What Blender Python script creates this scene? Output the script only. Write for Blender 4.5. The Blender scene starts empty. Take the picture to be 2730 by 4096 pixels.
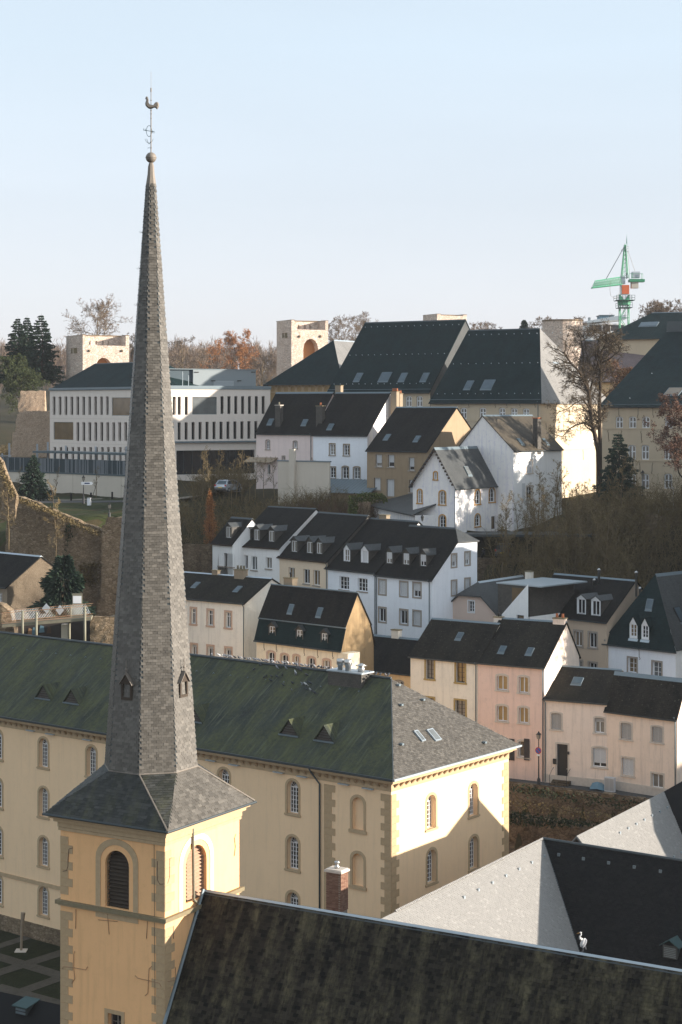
import bpy, math, random
import numpy as np
from mathutils import Vector as V, Matrix, geometry as geo
R = math.radians
random.seed(7); np.random.seed(7)
SC = bpy.context.scene
COL = SC.collection
# ------------------------------------------------------------------ camera, sky, sun, exposure
F, CX, HY, CZ = 7100.0, 1365.0, 1633.0, 50.0      # focal length, principal column, horizon row (photo pixels), eye height (m)
cam = bpy.data.cameras.new('camera'); camo = bpy.data.objects.new('camera', cam); COL.objects.link(camo)
cam.sensor_fit = 'HORIZONTAL'; cam.sensor_width = 36.0; cam.lens = F/2730*36
cam.shift_y = -(2048-HY)/2730; cam.clip_start = 1; cam.clip_end = 6000
camo.location = (0, 0, CZ); camo.rotation_euler = (R(90), 0, 0); SC.camera = camo
SUN_AZ, SUN_EL = R(-8.5), R(12.3)                  # azimuth from +X towards +Y
sdir = V((math.cos(SUN_EL)*math.cos(SUN_AZ), math.cos(SUN_EL)*math.sin(SUN_AZ), math.sin(SUN_EL)))
W = bpy.data.worlds.new('World'); SC.world = W; W.use_nodes = True
wn = W.node_tree.nodes; wl = W.node_tree.links
sky = wn.new('ShaderNodeTexSky'); sky.sky_type = 'NISHITA'; sky.sun_disc = False
sky.sun_elevation = SUN_EL; sky.sun_rotation = R(90) - SUN_AZ
sky.altitude = 300; sky.air_density = 1.0; sky.dust_density = 1.0; sky.ozone_density = 1.0
bg = wn['Background']; bg.inputs['Strength'].default_value = 0.11
hs = wn.new('ShaderNodeHueSaturation'); hs.inputs['Saturation'].default_value = 0.35
wl.new(sky.outputs[0], hs.inputs['Color']); wl.new(hs.outputs[0], bg.inputs['Color'])
veil = wn.new('ShaderNodeBackground'); veil.inputs['Strength'].default_value = 1.0      # thin high cloud veil, even over the whole sky
tcw = wn.new('ShaderNodeTexCoord'); sepw = wn.new('ShaderNodeSeparateXYZ'); wl.new(tcw.outputs['Generated'], sepw.inputs[0])
rmp = wn.new('ShaderNodeValToRGB'); wl.new(sepw.outputs['Z'], rmp.inputs[0]); e_ = rmp.color_ramp.elements
e_[0].position = 0.0; e_[0].color = (.35, .34, .385, 1); e_[1].position = .20; e_[1].color = (.345, .425, .505, 1)
nz = wn.new('ShaderNodeTexNoise'); nz.inputs['Scale'].default_value = 3.0; nz.inputs['Detail'].default_value = 4; mpw = wn.new('ShaderNodeMapping'); mpw.inputs['Scale'].default_value = (1, 1, 7)
wl.new(tcw.outputs['Generated'], mpw.inputs[0]); wl.new(mpw.outputs[0], nz.inputs['Vector']); rm2 = wn.new('ShaderNodeMapRange'); rm2.inputs['From Min'].default_value = .3; rm2.inputs['From Max'].default_value = .7; rm2.inputs['To Min'].default_value = .965; rm2.inputs['To Max'].default_value = 1.035
wl.new(nz.outputs[0], rm2.inputs[0]); wl.new(rmp.outputs[0], veil.inputs['Color']); wl.new(rm2.outputs[0], veil.inputs['Strength'])
mixs = wn.new('ShaderNodeMixShader'); mixs.inputs[0].default_value = 0.62
wl.new(bg.outputs[0], mixs.inputs[1]); wl.new(veil.outputs[0], mixs.inputs[2]); wl.new(mixs.outputs[0], wn['World Output'].inputs['Surface'])
sl = bpy.data.lights.new('sun', 'SUN'); sl.energy = 5.0; sl.angle = R(0.6); sl.color = (1.0, 0.91, 0.80)
so = bpy.data.objects.new('sun', sl); COL.objects.link(so); so.rotation_euler = sdir.to_track_quat('Z', 'Y').to_euler()
so.location = (200, -20, 120)
vs = SC.view_settings; vs.view_transform = 'Standard'; vs.look = 'None'; vs.gamma = 1.0; vs.exposure = 1.12
SC.cycles.use_denoising = True
SC.cycles.max_bounces = 6; SC.cycles.diffuse_bounces = 3; SC.cycles.glossy_bounces = 2
SC.cycles.volume_bounces = 0; SC.cycles.caustics_reflective = False; SC.cycles.caustics_refractive = False
# ------------------------------------------------------------------ photo pixel helpers: a pixel and a distance give a real point
CR = {'p': (0, 0, 1), '1': (0, 1150, .4464), '2': (600, 1200, .4464), '3': (1000, 1200, .574), '4': (1830, 900, .574),
      '5': (700, 1950, .5102), '6': (1300, 2000, .4783), '7': (1900, 2000, .5293), '8': (1600, 2500, .7207),
      '9': (0, 2450, .4464), '10': (700, 2550, .5102), '11': (1250, 2600, .574), '12': (150, 2900, .574),
      '13': (0, 3400, .3189), '14': (1500, 3100, .7844), '15': (480, 250, .2126), '16': (0, 1750, .3613),
      '17': (700, 1650, .3827), '18': (2350, 930, .1594), '19': (2150, 1250, .3699)}
def px(c, x, y):
    o = CR[c]; return o[0]+x*o[2], o[1]+y*o[2]
def at(c, x, y, d):
    X, Y = px(c, x, y); return V(((X-CX)/F*d, d, CZ-(Y-HY)/F*d))
def atz(c, x, y, z):
    X, Y = px(c, x, y); return at(c, x, y, (CZ-z)*F/(Y-HY))
class Fr:
    def __init__(s, O, ang):
        s.O = V(O); s.ang = ang; s.u = V((math.cos(ang), math.sin(ang), 0)); s.v = V((-math.sin(ang), math.cos(ang), 0))
    def loc(s, p):
        q = p-s.O; return V((q.dot(s.u), q.dot(s.v), q.z))
    def wor(s, q): return s.O+s.u*q[0]+s.v*q[1]+V((0, 0, q[2]))
    def hit(s, c, x, y, p0, n):
        a = s.loc(V((0, 0, CZ))); b = s.loc(at(c, x, y, 100)); d = b-a
        t = (V(p0)-a).dot(V(n))/d.dot(V(n)); return a+d*t
    def front(s, c, x, y, off=0.0): return s.hit(c, x, y, (0, off, 0), (0, 1, 0))
    def side(s, c, x, y, off=0.0): return s.hit(c, x, y, (off, 0, 0), (1, 0, 0))
# ------------------------------------------------------------------ mesh builder
class MB:
    def __init__(s): s.v = []; s.f = []
    def add(s, pts, faces):
        n = len(s.v); s.v += [tuple(p) for p in pts]; s.f += [tuple(i+n for i in f) for f in faces]; return s
    def poly(s, pts): return s.add(pts, [tuple(range(len(pts)))])
    def box(s, x0, x1, y0, y1, z0, z1):
        return s.add([(x0, y0, z0), (x1, y0, z0), (x1, y1, z0), (x0, y1, z0), (x0, y0, z1), (x1, y0, z1), (x1, y1, z1), (x0, y1, z1)],
                     [(0, 3, 2, 1), (4, 5, 6, 7), (0, 1, 5, 4), (1, 2, 6, 5), (2, 3, 7, 6), (3, 0, 4, 7)])
    def hexa(s, p): return s.add(p, [(0, 3, 2, 1), (4, 5, 6, 7), (0, 1, 5, 4), (1, 2, 6, 5), (2, 3, 7, 6), (3, 0, 4, 7)])
    def prism(s, pts, vec):
        n = len(pts); vec = V(vec); q = [V(p)+vec for p in pts]
        return s.add(list(pts)+q, [tuple(range(n-1, -1, -1)), tuple(range(n, 2*n))]+[(i, (i+1) % n, (i+1) % n+n, i+n) for i in range(n)])
    def slab(s, pts, t): return s.prism(pts, (0, 0, -t))
    def tube(s, pts, r, n=6, caps=True):
        pts = [V(p) for p in pts]; m = len(pts); rs = r if isinstance(r, (list, tuple)) else [r]*m
        vs_ = []; up = None
        for i, p in enumerate(pts):
            t = (pts[min(i+1, m-1)]-pts[max(i-1, 0)]).normalized()
            a = t.cross(V((0, 0, 1)) if abs(t.z) < .9 else V((1, 0, 0))).normalized()
            if up is not None and a.dot(up) < 0: a = -a
            up = a; b = t.cross(a)
            for k in range(n):
                an = 2*math.pi*k/n; vs_.append(p+(a*math.cos(an)+b*math.sin(an))*rs[i])
        f = [(i*n+k, i*n+(k+1) % n, (i+1)*n+(k+1) % n, (i+1)*n+k) for i in range(m-1) for k in range(n)]
        if caps: f += [tuple(range(n-1, -1, -1)), tuple(range((m-1)*n, m*n))]
        return s.add(vs_, f)
    def lathe(s, prof, n=16, c=(0, 0, 0)):
        pts = []; m = len(prof)
        for r, z in prof:
            for k in range(n):
                an = 2*math.pi*(k+.5)/n; pts.append((c[0]+r*math.cos(an), c[1]+r*math.sin(an), c[2]+z))
        f = [(i*n+k, i*n+(k+1) % n, (i+1)*n+(k+1) % n, (i+1)*n+k) for i in range(m-1) for k in range(n)]
        f += [tuple(range(n-1, -1, -1)), tuple(range((m-1)*n, m*n))]
        return s.add(pts, f)
    def ell(s, c, r, nu=10, nv=6, M=None):
        pts = [];
        for i in range(nv+1):
            th = math.pi*i/nv
            for k in range(nu):
                ph = 2*math.pi*k/nu; p = V((r[0]*math.sin(th)*math.cos(ph), r[1]*math.sin(th)*math.sin(ph), r[2]*math.cos(th)))
                if M: p = M @ p
                pts.append(p+V(c))
        f = [(i*nu+k, (i+1)*nu+k, (i+1)*nu+(k+1) % nu, i*nu+(k+1) % nu) for i in range(nv) for k in range(nu)]
        return s.add(pts, f)
    def mesh(s, name, mat, smooth=False, uv=True):
        me = bpy.data.meshes.new(name); me.from_pydata(s.v, [], s.f)
        if mat is not None: me.materials.append(MT(mat) if isinstance(mat, str) else mat)
        if smooth: me.polygons.foreach_set('use_smooth', [True]*len(me.polygons))
        if uv and len(me.polygons) < 60000: autouv(me)
        return me
    def build(s, name, mat, parent=None, smooth=False, uv=True, **kw):
        o = bpy.data.objects.new(name, s.mesh(name, mat, smooth, uv)); COL.objects.link(o)
        if parent is not None: o.parent = parent
        for k, v in kw.items(): o[k] = v
        return o
def autouv(me):
    n = len(me.loops)
    if n == 0: return
    co = np.empty(len(me.vertices)*3); me.vertices.foreach_get('co', co); co = co.reshape(-1, 3)
    li = np.empty(n, int); me.loops.foreach_get('vertex_index', li)
    lt = np.empty(len(me.polygons), int); me.polygons.foreach_get('loop_total', lt)
    no = np.empty(len(me.polygons)*3); me.polygons.foreach_get('normal', no); no = no.reshape(-1, 3)
    flat = np.abs(no[:, 2]) > .97
    ua = np.stack([-no[:, 1], no[:, 0], np.zeros(len(no))], 1); l = np.linalg.norm(ua, axis=1); l[l < 1e-6] = 1; ua /= l[:, None]
    ua[flat] = (1, 0, 0); va = np.cross(no, ua); va[flat] = (0, 1, 0)
    neg = va[:, 2] < 0; va[neg] *= -1; ua[neg] *= -1
    pi = np.repeat(np.arange(len(lt)), lt); p = co[li]
    uv = np.stack([(p*ua[pi]).sum(1), (p*va[pi]).sum(1)], 1)
    me.uv_layers.new(name='uv').data.foreach_set('uv', uv.ravel())
def empty(name, loc, rz=0, **kw):
    o = bpy.data.objects.new(name, None); COL.objects.link(o); o.location = loc; o.rotation_euler = (0, 0, rz)
    o.empty_display_size = .2
    for k, v in kw.items(): o[k] = v
    return o
def thing(name, label, cat, loc, rz=0, group=None):
    o = empty(name, loc, rz, label=label, category=cat)
    if group: o['group'] = group
    return o
def inst(name, me, parent, loc=(0, 0, 0), rot=None, M=None, **kw):
    o = bpy.data.objects.new(name, me); COL.objects.link(o); o.parent = parent
    if M is not None: o.matrix_local = M
    else:
        o.location = loc
        if rot: o.rotation_euler = rot
    for k, v in kw.items(): o[k] = v
    return o
def copy_tree(o, parent=None):
    c = o.copy(); COL.objects.link(c); c.parent = parent
    for ch in list(o.children): copy_tree(ch, c)
    return c
# ------------------------------------------------------------------ materials
MATS = {}
def MT(n): return MATS[n]
class NB:
    def __init__(s, name):
        s.m = bpy.data.materials.new(name); s.m.use_nodes = True; s.nt = s.m.node_tree; s.n = s.nt.nodes
        s.b = s.n['Principled BSDF']; MATS[name] = s.m; s.tc = s.n.new('ShaderNodeTexCoord')
    def l(s, a, b): s.nt.links.new(a, b)
    def map(s, out, sc):
        m = s.n.new('ShaderNodeMapping'); m.inputs['Scale'].default_value = sc; s.l(s.tc.outputs[out], m.inputs[0]); return m.outputs[0]
    def noise(s, vec, sc, det=4, ro=.6):
        t = s.n.new('ShaderNodeTexNoise'); t.inputs['Scale'].default_value = sc; t.inputs['Detail'].default_value = det
        t.inputs['Roughness'].default_value = ro
        if vec is not None: s.l(vec, t.inputs['Vector'])
        return t.outputs[0]
    def ramp(s, f, p0, p1, c0=(0, 0, 0), c1=(1, 1, 1)):
        r = s.n.new('ShaderNodeValToRGB'); e = r.color_ramp.elements; e[0].position = p0; e[1].position = p1
        e[0].color = (*c0, 1); e[1].color = (*c1, 1); s.l(f, r.inputs[0]); return r.outputs[0]
    def mix(s, f, a, b, mode='MIX'):
        m = s.n.new('ShaderNodeMix'); m.data_type = 'RGBA'; m.blend_type = mode
        for sock, v in ((m.inputs[0], f), (m.inputs[6], a), (m.inputs[7], b)):
            if isinstance(v, (int, float)): sock.default_value = v
            elif isinstance(v, tuple): sock.default_value = (*v, 1)
            else: s.l(v, sock)
        return m.outputs[2]
    def math(s, op, a, b=0.0):
        m = s.n.new('ShaderNodeMath'); m.operation = op
        for i, v in enumerate((a, b)):
            if isinstance(v, (int, float)): m.inputs[i].default_value = v
            else: s.l(v, m.inputs[i])
        return m.outputs[0]
    def bump(s, h, st, dist=.02):
        b = s.n.new('ShaderNodeBump'); b.inputs['Strength'].default_value = st; b.inputs['Distance'].default_value = dist
        s.l(h, b.inputs['Height']); s.l(b.outputs[0], s.b.inputs['Normal']); return b
    def fin(s, col, rough=.8, spec=.3, metal=0):
        if isinstance(col, tuple): s.b.inputs['Base Color'].default_value = (*col, 1)
        else: s.l(col, s.b.inputs['Base Color'])
        s.b.inputs['Roughness'].default_value = rough; s.b.inputs['Specular IOR Level'].default_value = spec
        s.b.inputs['Metallic'].default_value = metal; return s.m
def sc_(c, k): return tuple(min(1, x*k) for x in c)
def plain(name, col, rough=.7, spec=.3, metal=0, var=.12, vs_=2.0):
    k = NB(name); n = k.noise(k.tc.outputs['Object'], vs_, 5)
    c = k.mix(n, sc_(col, 1-var), sc_(col, 1+var)); k.fin(c, rough, spec, metal); return k
def stucco(name, col, stain=.25, scol=None, bump=.25, patch=.10):
    k = NB(name); ob = k.tc.outputs['Object']
    n1 = k.noise(ob, .35, 5); c = k.mix(n1, sc_(col, 1-patch), sc_(col, 1+patch))
    n2 = k.noise(k.map('Object', (2.2, 2.2, .18)), 1.0, 5, .7)          # rain streaks
    f = k.math('MULTIPLY', k.ramp(n2, .50, .78), stain)
    c = k.mix(f, c, scol or sc_(col, .45))
    n4 = k.noise(ob, 1.7, 6, .75); c = k.mix(k.math('MULTIPLY', k.ramp(n4, .52, .72), stain*.6), c, scol or sc_(col, .55))
    n3 = k.noise(ob, 14, 3); k.bump(n3, bump, .015); k.fin(c, .92, .15); return k
def slate(name, col, col2, bw=.3, bh=.17, moss=None, mossamt=.0, streak=.5, rough=.5, light=None, lightamt=0., spec=.4, speck=0.):
    k = NB(name); uv = k.tc.outputs['UV']
    br = k.n.new('ShaderNodeTexBrick'); k.l(uv, br.inputs['Vector']); br.inputs['Scale'].default_value = 1
    br.inputs['Brick Width'].default_value = bw; br.inputs['Row Height'].default_value = bh; br.inputs['Mortar Size'].default_value = .012
    br.inputs['Mortar Smooth'].default_value = .3; br.inputs['Bias'].default_value = 0
    br.inputs['Color1'].default_value = (*col, 1); br.inputs['Color2'].default_value = (*col2, 1); br.inputs['Mortar'].default_value = (*sc_(col, .3), 1)
    c = br.outputs[0]
    n = k.noise(k.map('UV', (1.1, .10, 1)), 1.6, 5, .65); c = k.mix(k.math('MULTIPLY', k.ramp(n, .42, .7), streak), c, sc_(col, .35))
    n = k.noise(k.map('UV', (.5, .4, 1)), 1.0, 5, .6); c = k.mix(k.math('MULTIPLY', k.ramp(n, .35, .7), .45), c, sc_(col2, 1.35))
    if light:
        n = k.noise(k.map('UV', (2.2, .22, 1)), 1.3, 5, .7); c = k.mix(k.math('MULTIPLY', k.ramp(n, .52, .68), lightamt), c, light)
    if speck:
        n = k.noise(uv, 5.5, 3, .6); c = k.mix(k.math('MULTIPLY', k.ramp(n, .63, .70), speck), c, (.17, .155, .12))
    if moss:
        n = k.noise(k.map('UV', (.55, .16, 1)), 1.0, 6, .68); f = k.ramp(n, .36, .60)
        n = k.noise(uv, 3.0, 5, .7); f = k.math('MULTIPLY', f, k.ramp(n, .25, .6)); c = k.mix(k.math('MULTIPLY', f, mossamt), c, moss)
    h = k.math('MULTIPLY', br.outputs[1], -1.0); n = k.noise(uv, 9, 3); h = k.math('ADD', h, k.math('MULTIPLY', n, .6))
    k.bump(h, .55, .03); k.fin(c, rough, spec); return k
def rubble(name, col, col2, sc=2.5, dark=.45):
    k = NB(name); ob = k.tc.outputs['Object']
    vo = k.n.new('ShaderNodeTexVoronoi'); vo.inputs['Scale'].default_value = sc; k.l(k.map('Object', (1, 1, 1.7)), vo.inputs['Vector'])
    ve = k.n.new('ShaderNodeTexVoronoi'); ve.feature = 'DISTANCE_TO_EDGE'; ve.inputs['Scale'].default_value = sc; k.l(k.map('Object', (1, 1, 1.7)), ve.inputs['Vector'])
    sep = k.n.new('ShaderNodeSeparateColor'); k.l(vo.outputs['Color'], sep.inputs[0])
    c = k.mix(sep.outputs[0], col, col2); e = k.ramp(ve.outputs[0], .0, .10)
    c = k.mix(k.math('MULTIPLY', k.math('SUBTRACT', 1.0, e), .75), c, sc_(col, .4))
    n = k.noise(k.map('Object', (.5, .5, .14)), 1.0, 6, .7); c = k.mix(k.math('MULTIPLY', k.ramp(n, .45, .7), dark), c, sc_(col, .3))
    n = k.noise(ob, 10, 4); h = k.math('ADD', e, k.math('MULTIPLY', n, .5)); k.bump(h, .7, .06); k.fin(c, .95, .1); return k
# walls
stucco('church_stucco', (0.87, 0.5, 0.24), .3); stucco('abbey_stucco', (0.88, 0.625, 0.385), .2, patch=.06)
stucco('cream_stucco', (0.88, 0.79, 0.66), .5); stucco('pink_stucco', (0.85, 0.61, 0.5), .5); stucco('pale_pink_stucco', (0.88, 0.72, 0.6), .5)
stucco('peach_stucco', (0.87, 0.69, 0.55), .5); stucco('ochre_stucco', (0.8, 0.58, 0.33), .5); stucco('beige_stucco', (0.9, 0.83, 0.72), .5)
stucco('yellow_stucco', (0.86, 0.75, 0.57), .5); stucco('gable_stucco', (.36, .25, .135), .6, (.16, .10, .05)); stucco('white_stucco', (0.91, 0.89, 0.86), .22)
stucco('blue_white_stucco', (0.86, 0.88, 0.92), .18); stucco('terrace_beige', (0.84, 0.67, 0.49), .10); stucco('taupe_stucco', (0.58, 0.45, 0.33), .1)
stucco('rose_stucco', (0.68, 0.52, 0.43), .1); stucco('brown_stucco', (0.34, 0.25, 0.16), .5); stucco('old_white_stucco', (0.86, 0.82, 0.78), .55, (.30, .28, .5))
stucco('faded_pink', (0.8, 0.66, 0.61), .25); stucco('barrack_stucco', (0.6, 0.49, 0.35), .12); stucco('barrack_brown', (.40, .27, .13), .2)
stucco('modern_panel', (0.76, 0.67, 0.59), .14, patch=.04, bump=.08); stucco('concrete', (0.6, 0.53, 0.44), .12)
rubble('gate_stone', (.58, .45, .36), (.72, .60, .50), 2.0, .12)
# stone
rubble('rubble_stone', (.20, .145, .09), (.30, .225, .15), 2.5, .5); rubble('dark_rubble', (.14, .10, .065), (.21, .155, .10), 2.2, .7)
rubble('bastion_stone', (.40, .29, .20), (.47, .35, .25), 3.0, .3)
for n_, c_ in (('quoin_stone', (.46, .325, .19)), ('frame_stone', (.47, .34, .205)), ('taupe_stone', (.36, .31, .26)), ('pale_stone', (.60, .52, .44)),
               ('pink_stone', (.58, .40, .30)), ('ochre_frame', (.42, .29, .11)), ('orange_frame', (.50, .27, .08)), ('brown_stone', (.30, .235, .165)),
               ('mossy_ledge', (.22, .18, .11))):
    k_ = plain(n_, c_, .9, .15, 0, .22, 3.5); k_.bump(k_.noise(k_.tc.outputs['Object'], 18, 4), .5, .01)
k_ = NB('brick'); oi = k_.n.new('ShaderNodeObjectInfo'); k_.fin(k_.mix(oi.outputs['Random'], (.17, .085, .058), (.27, .16, .11)), .9, .15)
plain('mortar', (.30, .25, .20), .95, .1)
# slates (per-piece colour comes from the piece itself)
def slatepiece(name, c0, c1, rough, moss=None, amt=0, spec=.4, fine=1.25):
    k = NB(name); oi = k.n.new('ShaderNodeObjectInfo'); ge = k.n.new('ShaderNodeNewGeometry')
    r = k.math('FRACT', k.math('ADD', oi.outputs['Random'], ge.outputs['Random Per Island']))
    c = k.mix(r, c0, c1); c = k.mix(k.math('MULTIPLY', k.math('GREATER_THAN', r, .95), .5), c, sc_(c1, 1.22))
    if moss:
        mp = k.n.new('ShaderNodeMapping'); mp.inputs['Rotation'].default_value = (0, 0, R(30.5)); k.l(ge.outputs['Position'], mp.inputs[0])
        mp2 = k.n.new('ShaderNodeMapping'); mp2.inputs['Scale'].default_value = (fine, .0, .24); k.l(mp.outputs[0], mp2.inputs[0])
        n = k.noise(mp2.outputs[0], 1.0, 6, .72); n2 = k.noise(mp.outputs[0], 1.6, 6, .75)
        f = k.math('MULTIPLY', k.ramp(n, .45, .66), k.ramp(n2, .36, .62)); c = k.mix(k.math('MULTIPLY', f, amt), c, moss)
    n = k.noise(k.tc.outputs['Object'], 12, 4); k.bump(n, .25, .01); k.fin(c, rough, spec); return k
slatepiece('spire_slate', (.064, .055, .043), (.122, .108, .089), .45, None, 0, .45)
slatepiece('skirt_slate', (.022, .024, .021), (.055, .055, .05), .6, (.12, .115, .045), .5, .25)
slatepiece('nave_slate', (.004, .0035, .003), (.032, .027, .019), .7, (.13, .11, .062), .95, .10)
slatepiece('cloister_slate', (.235, .222, .204), (.265, .25, .23), .5, None, 0, .6)  # pale copy for the sunlit slopes, sunlight put into the colour
slatepiece('shaded_cloister_slate', (.005, .005, .005), (.011, .011, .010), .7, None, 0, .15)  # same slate darkened, the shade of the sunless slopes put into its colour
slate('abbey_slate', (.028, .034, .030), (.046, .053, .044), .28, .16, (.085, .09, .036), .95, .6, .75, (.13, .145, .085), .75, .15)
slate('house_slate', (.009, .009, .009), (.018, .0175, .017), .3, .18, (.035, .032, .024), .35, .5, .8, spec=.06, speck=.25)
slate('mossy_slate', (.010, .010, .009), (.022, .020, .017), .3, .18, (.07, .06, .04), .3, .4, .85, spec=.06, speck=.6)
slate('barrack_slate', (.006, .016, .017), (.011, .025, .026), .34, .22, None, 0, .35, .75, spec=.08)
slate('brown_slate', (.050, .038, .024), (.075, .058, .036), .3, .18, None, 0, .4, .7)
slate('mid_slate', (.04, .043, .043), (.06, .063, .062), .28, .17, None, 0, .3, .55)
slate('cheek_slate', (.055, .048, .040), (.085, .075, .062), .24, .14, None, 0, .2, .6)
# metal, paint, glass
plain('zinc', (.16, .20, .22), .45, .5, .3); plain('pale_zinc', (.42, .47, .50), .4, .5, .4); plain('dark_zinc', (.045, .055, .058), .5, .5, .2)
plain('lead', (.20, .17, .14), .6, .4, .1, .3, 6); plain('iron', (.09, .055, .035), .7, .3, 0, .3); plain('rust_iron', (.36, .21, .12), .8, .2)
plain('black_iron', (.02, .02, .02), .5, .4); plain('steel', (.50, .49, .47), .3, .5, .8); plain('white_paint', (.80, .80, .80), .55, .4, 0, .05)
plain('brown_wood', (.05, .030, .018), .7, .3); plain('louvre_wood', (.060, .045, .033), .8, .2, 0, .25, 4); plain('sunlit_louvre', (.42, .27, .18), .85, .2, 0, .3, 4)
plain('shutter', (.60, .60, .60), .6, .3, 0, .05); plain('grey_shutter', (.40, .38, .36), .6, .3, 0, .05); plain('dark_shutter', (.05, .04, .035), .7)
plain('terracotta', (.42, .15, .07), .85, .2); plain('copper_green', (.05, .085, .085), .7, .2, .1); plain('olive_zinc', (.20, .185, .13), .55, .4)
plain('grey_panel', (.22, .25, .26), .5, .4, 0, .04); plain('dark_panel', (.035, .06, .075), .5, .4, 0, .04)
plain('grey_post', (.30, .32, .34), .5, .4, 0, .06); plain('dark_rail', (.06, .09, .10), .5, .4, 0, .1); plain('weathered_concrete', (.20, .18, .13), .9, .1, 0, .3)
plain('crane_green', (.035, .24, .12), .5, .4); plain('crane_orange', (.60, .13, .04), .55, .4); plain('crane_grey', (.42, .46, .50), .5); plain('crane_beige', (.48, .44, .38), .8)
plain('bird_white', (.55, .54, .53), .8); plain('bird_grey', (.22, .23, .25), .8, .2, 0, .4, 20); plain('bird_dark', (.06, .065, .075), .8); plain('beak', (.45, .25, .08), .6)
plain('skin', (.55, .36, .27), .6); plain('dark_cloth', (.025, .027, .03), .9); plain('pale_cloth', (.62, .62, .66), .9); plain('green_cloth', (.035, .07, .055), .9); plain('hair', (.06, .04, .025), .8); plain('grey_hair', (.45, .43, .4), .8)
plain('car_silver', (.52, .55, .58), .25, .6, .6, .03); plain('car_dark', (.03, .03, .035), .3, .6); plain('tyre', (.02, .02, .02), .9); plain('red_lens', (.5, .02, .02), .3); plain('plate_yellow', (.75, .50, .05), .6)
plain('sign_blue', (.03, .13, .42), .5); plain('sign_red', (.50, .03, .03), .5); plain('bark', (.052, .038, .026), .95, .1, 0, .3, 5); plain('pale_bark', (.17, .125, .07), .95, .1, 0, .3, 5)
plain('bird_stain', (.6, .58, .55), .9); plain('tarp', (.14, .24, .30), .6); plain('lamp_glass', (.30, .27, .22), .3); plain('ink', (.02, .04, .12), .7)
def glass(name, col, rough=.06):
    k = NB(name); n = k.noise(k.tc.outputs['Object'], .7, 3); k.fin(k.mix(n, sc_(col, .5), sc_(col, 1.6)), rough, .55); return k
glass('glass', (.020, .020, .022)); glass('warm_glass', (.30, .19, .065), .12); glass('grey_glass', (.12, .13, .13)); glass('sky_glass', (.05, .08, .10), .3); glass('curtain_glass', (.20, .18, .155), .2); glass('brown_glass', (.16, .11, .06), .08)
def leafmat(name, c0, c1, tr=.25):
    k = NB(name); ge = k.n.new('ShaderNodeNewGeometry'); k.fin(k.mix(ge.outputs['Random Per Island'], c0, c1), .8, .15)
    return k
leafmat('spruce', (.012, .026, .018), (.040, .065, .038)); leafmat('spruce_light', (.030, .042, .016), (.075, .085, .032)); leafmat('ivy', (.014, .022, .009), (.038, .050, .020))
leafmat('orange_leaf', (.22, .085, .025), (.42, .19, .07)); leafmat('rust_leaf', (.13, .065, .035), (.24, .13, .07)); leafmat('red_leaf', (.085, .045, .032), (.16, .085, .055))
leafmat('twig', (.065, .048, .030), (.15, .11, .068)); leafmat('pale_twig', (.17, .125, .062), (.29, .22, .11)); leafmat('brush_twig', (.085, .062, .027), (.21, .155, .072)); leafmat('far_twig', (.12, .085, .06), (.20, .14, .095))
leafmat('green_leaf', (.05, .065, .015), (.12, .13, .035)); leafmat('brown_twig', (.10, .055, .036), (.18, .10, .065))
def groundmat(name, a, b, c):
    k = NB(name); ob = k.tc.outputs['Object']; n = k.noise(ob, .12, 6, .65); col = k.mix(k.ramp(n, .4, .62), a, b)
    n = k.noise(ob, 1.6, 5, .7); col = k.mix(k.math('MULTIPLY', k.ramp(n, .45, .65), .6), col, c); k.bump(k.noise(ob, 5, 5), .6, .1); k.fin(col, .95, .1)
groundmat('earth', (.042, .036, .016), (.056, .042, .022), (.03, .025, .011)); groundmat('lawn', (.026, .032, .010), (.036, .042, .013), (.02, .024, .009))
groundmat('court_grass', (.022, .026, .010), (.035, .034, .017), (.018, .018, .01)); groundmat('asphalt', (.075, .072, .07), (.10, .095, .09), (.06, .057, .052)); groundmat('paving', (.20, .17, .135), (.25, .215, .175), (.15, .13, .10))
groundmat('court_path', (.085, .072, .055), (.11, .095, .075), (.06, .052, .04))
# ------------------------------------------------------------------ walls, windows, roofs
PR = random.Random(21)
def hole_poly(s0, s1, z0, z1, rise=0., n=10):
    if rise <= 0: return [(s0, z0), (s1, z0), (s1, z1), (s0, z1)]
    c = (s0+s1)/2; h = (s1-s0)/2; zs = z1-rise; pts = [(s0, z0), (s1, z0)]
    for i in range(n+1):
        a = math.pi*i/n
        pts.append((c+h*math.cos(a), zs+rise*math.sin(a)))
    return pts
def wall(mb, T, outline, holes, depth):
    loops = [outline]+holes; flat = [p for l in loops for p in l]
    tris = geo.tessellate_polygon([[V((p[0], p[1], 0)) for p in l] for l in loops])
    mb.add([T(p[0], p[1], 0) for p in flat], [tuple(t) for t in tris])
    for h in holes:
        n = len(h)
        for i in range(n):
            a, b = h[i], h[(i+1) % n]
            mb.poly([T(*a, 0), T(*b, 0), T(*b, depth), T(*a, depth)])
def grow(pl, w):
    s = [p[0] for p in pl]; z = [p[1] for p in pl]; cs = (min(s)+max(s))/2; cz = (min(z)+max(z))/2; hs_ = (max(s)-min(s))/2; hz = (max(z)-min(z))/2
    return [(cs+(p[0]-cs)*(1+w/hs_), cz+(p[1]-cz)*(1+w/hz)) for p in pl]
def ring(mb, T, a, b, k0, k1):
    n = len(a)
    for i in range(n):
        j = (i+1) % n
        for p, q, r, s_ in ((T(*a[i], k0), T(*a[j], k0), T(*b[j], k0), T(*b[i], k0)), (T(*b[i], k0), T(*b[j], k0), T(*b[j], k1), T(*b[i], k1)),
                            (T(*a[i], k0), T(*a[j], k0), T(*a[j], k1), T(*a[i], k1))): mb.poly([p, q, r, s_])
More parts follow.
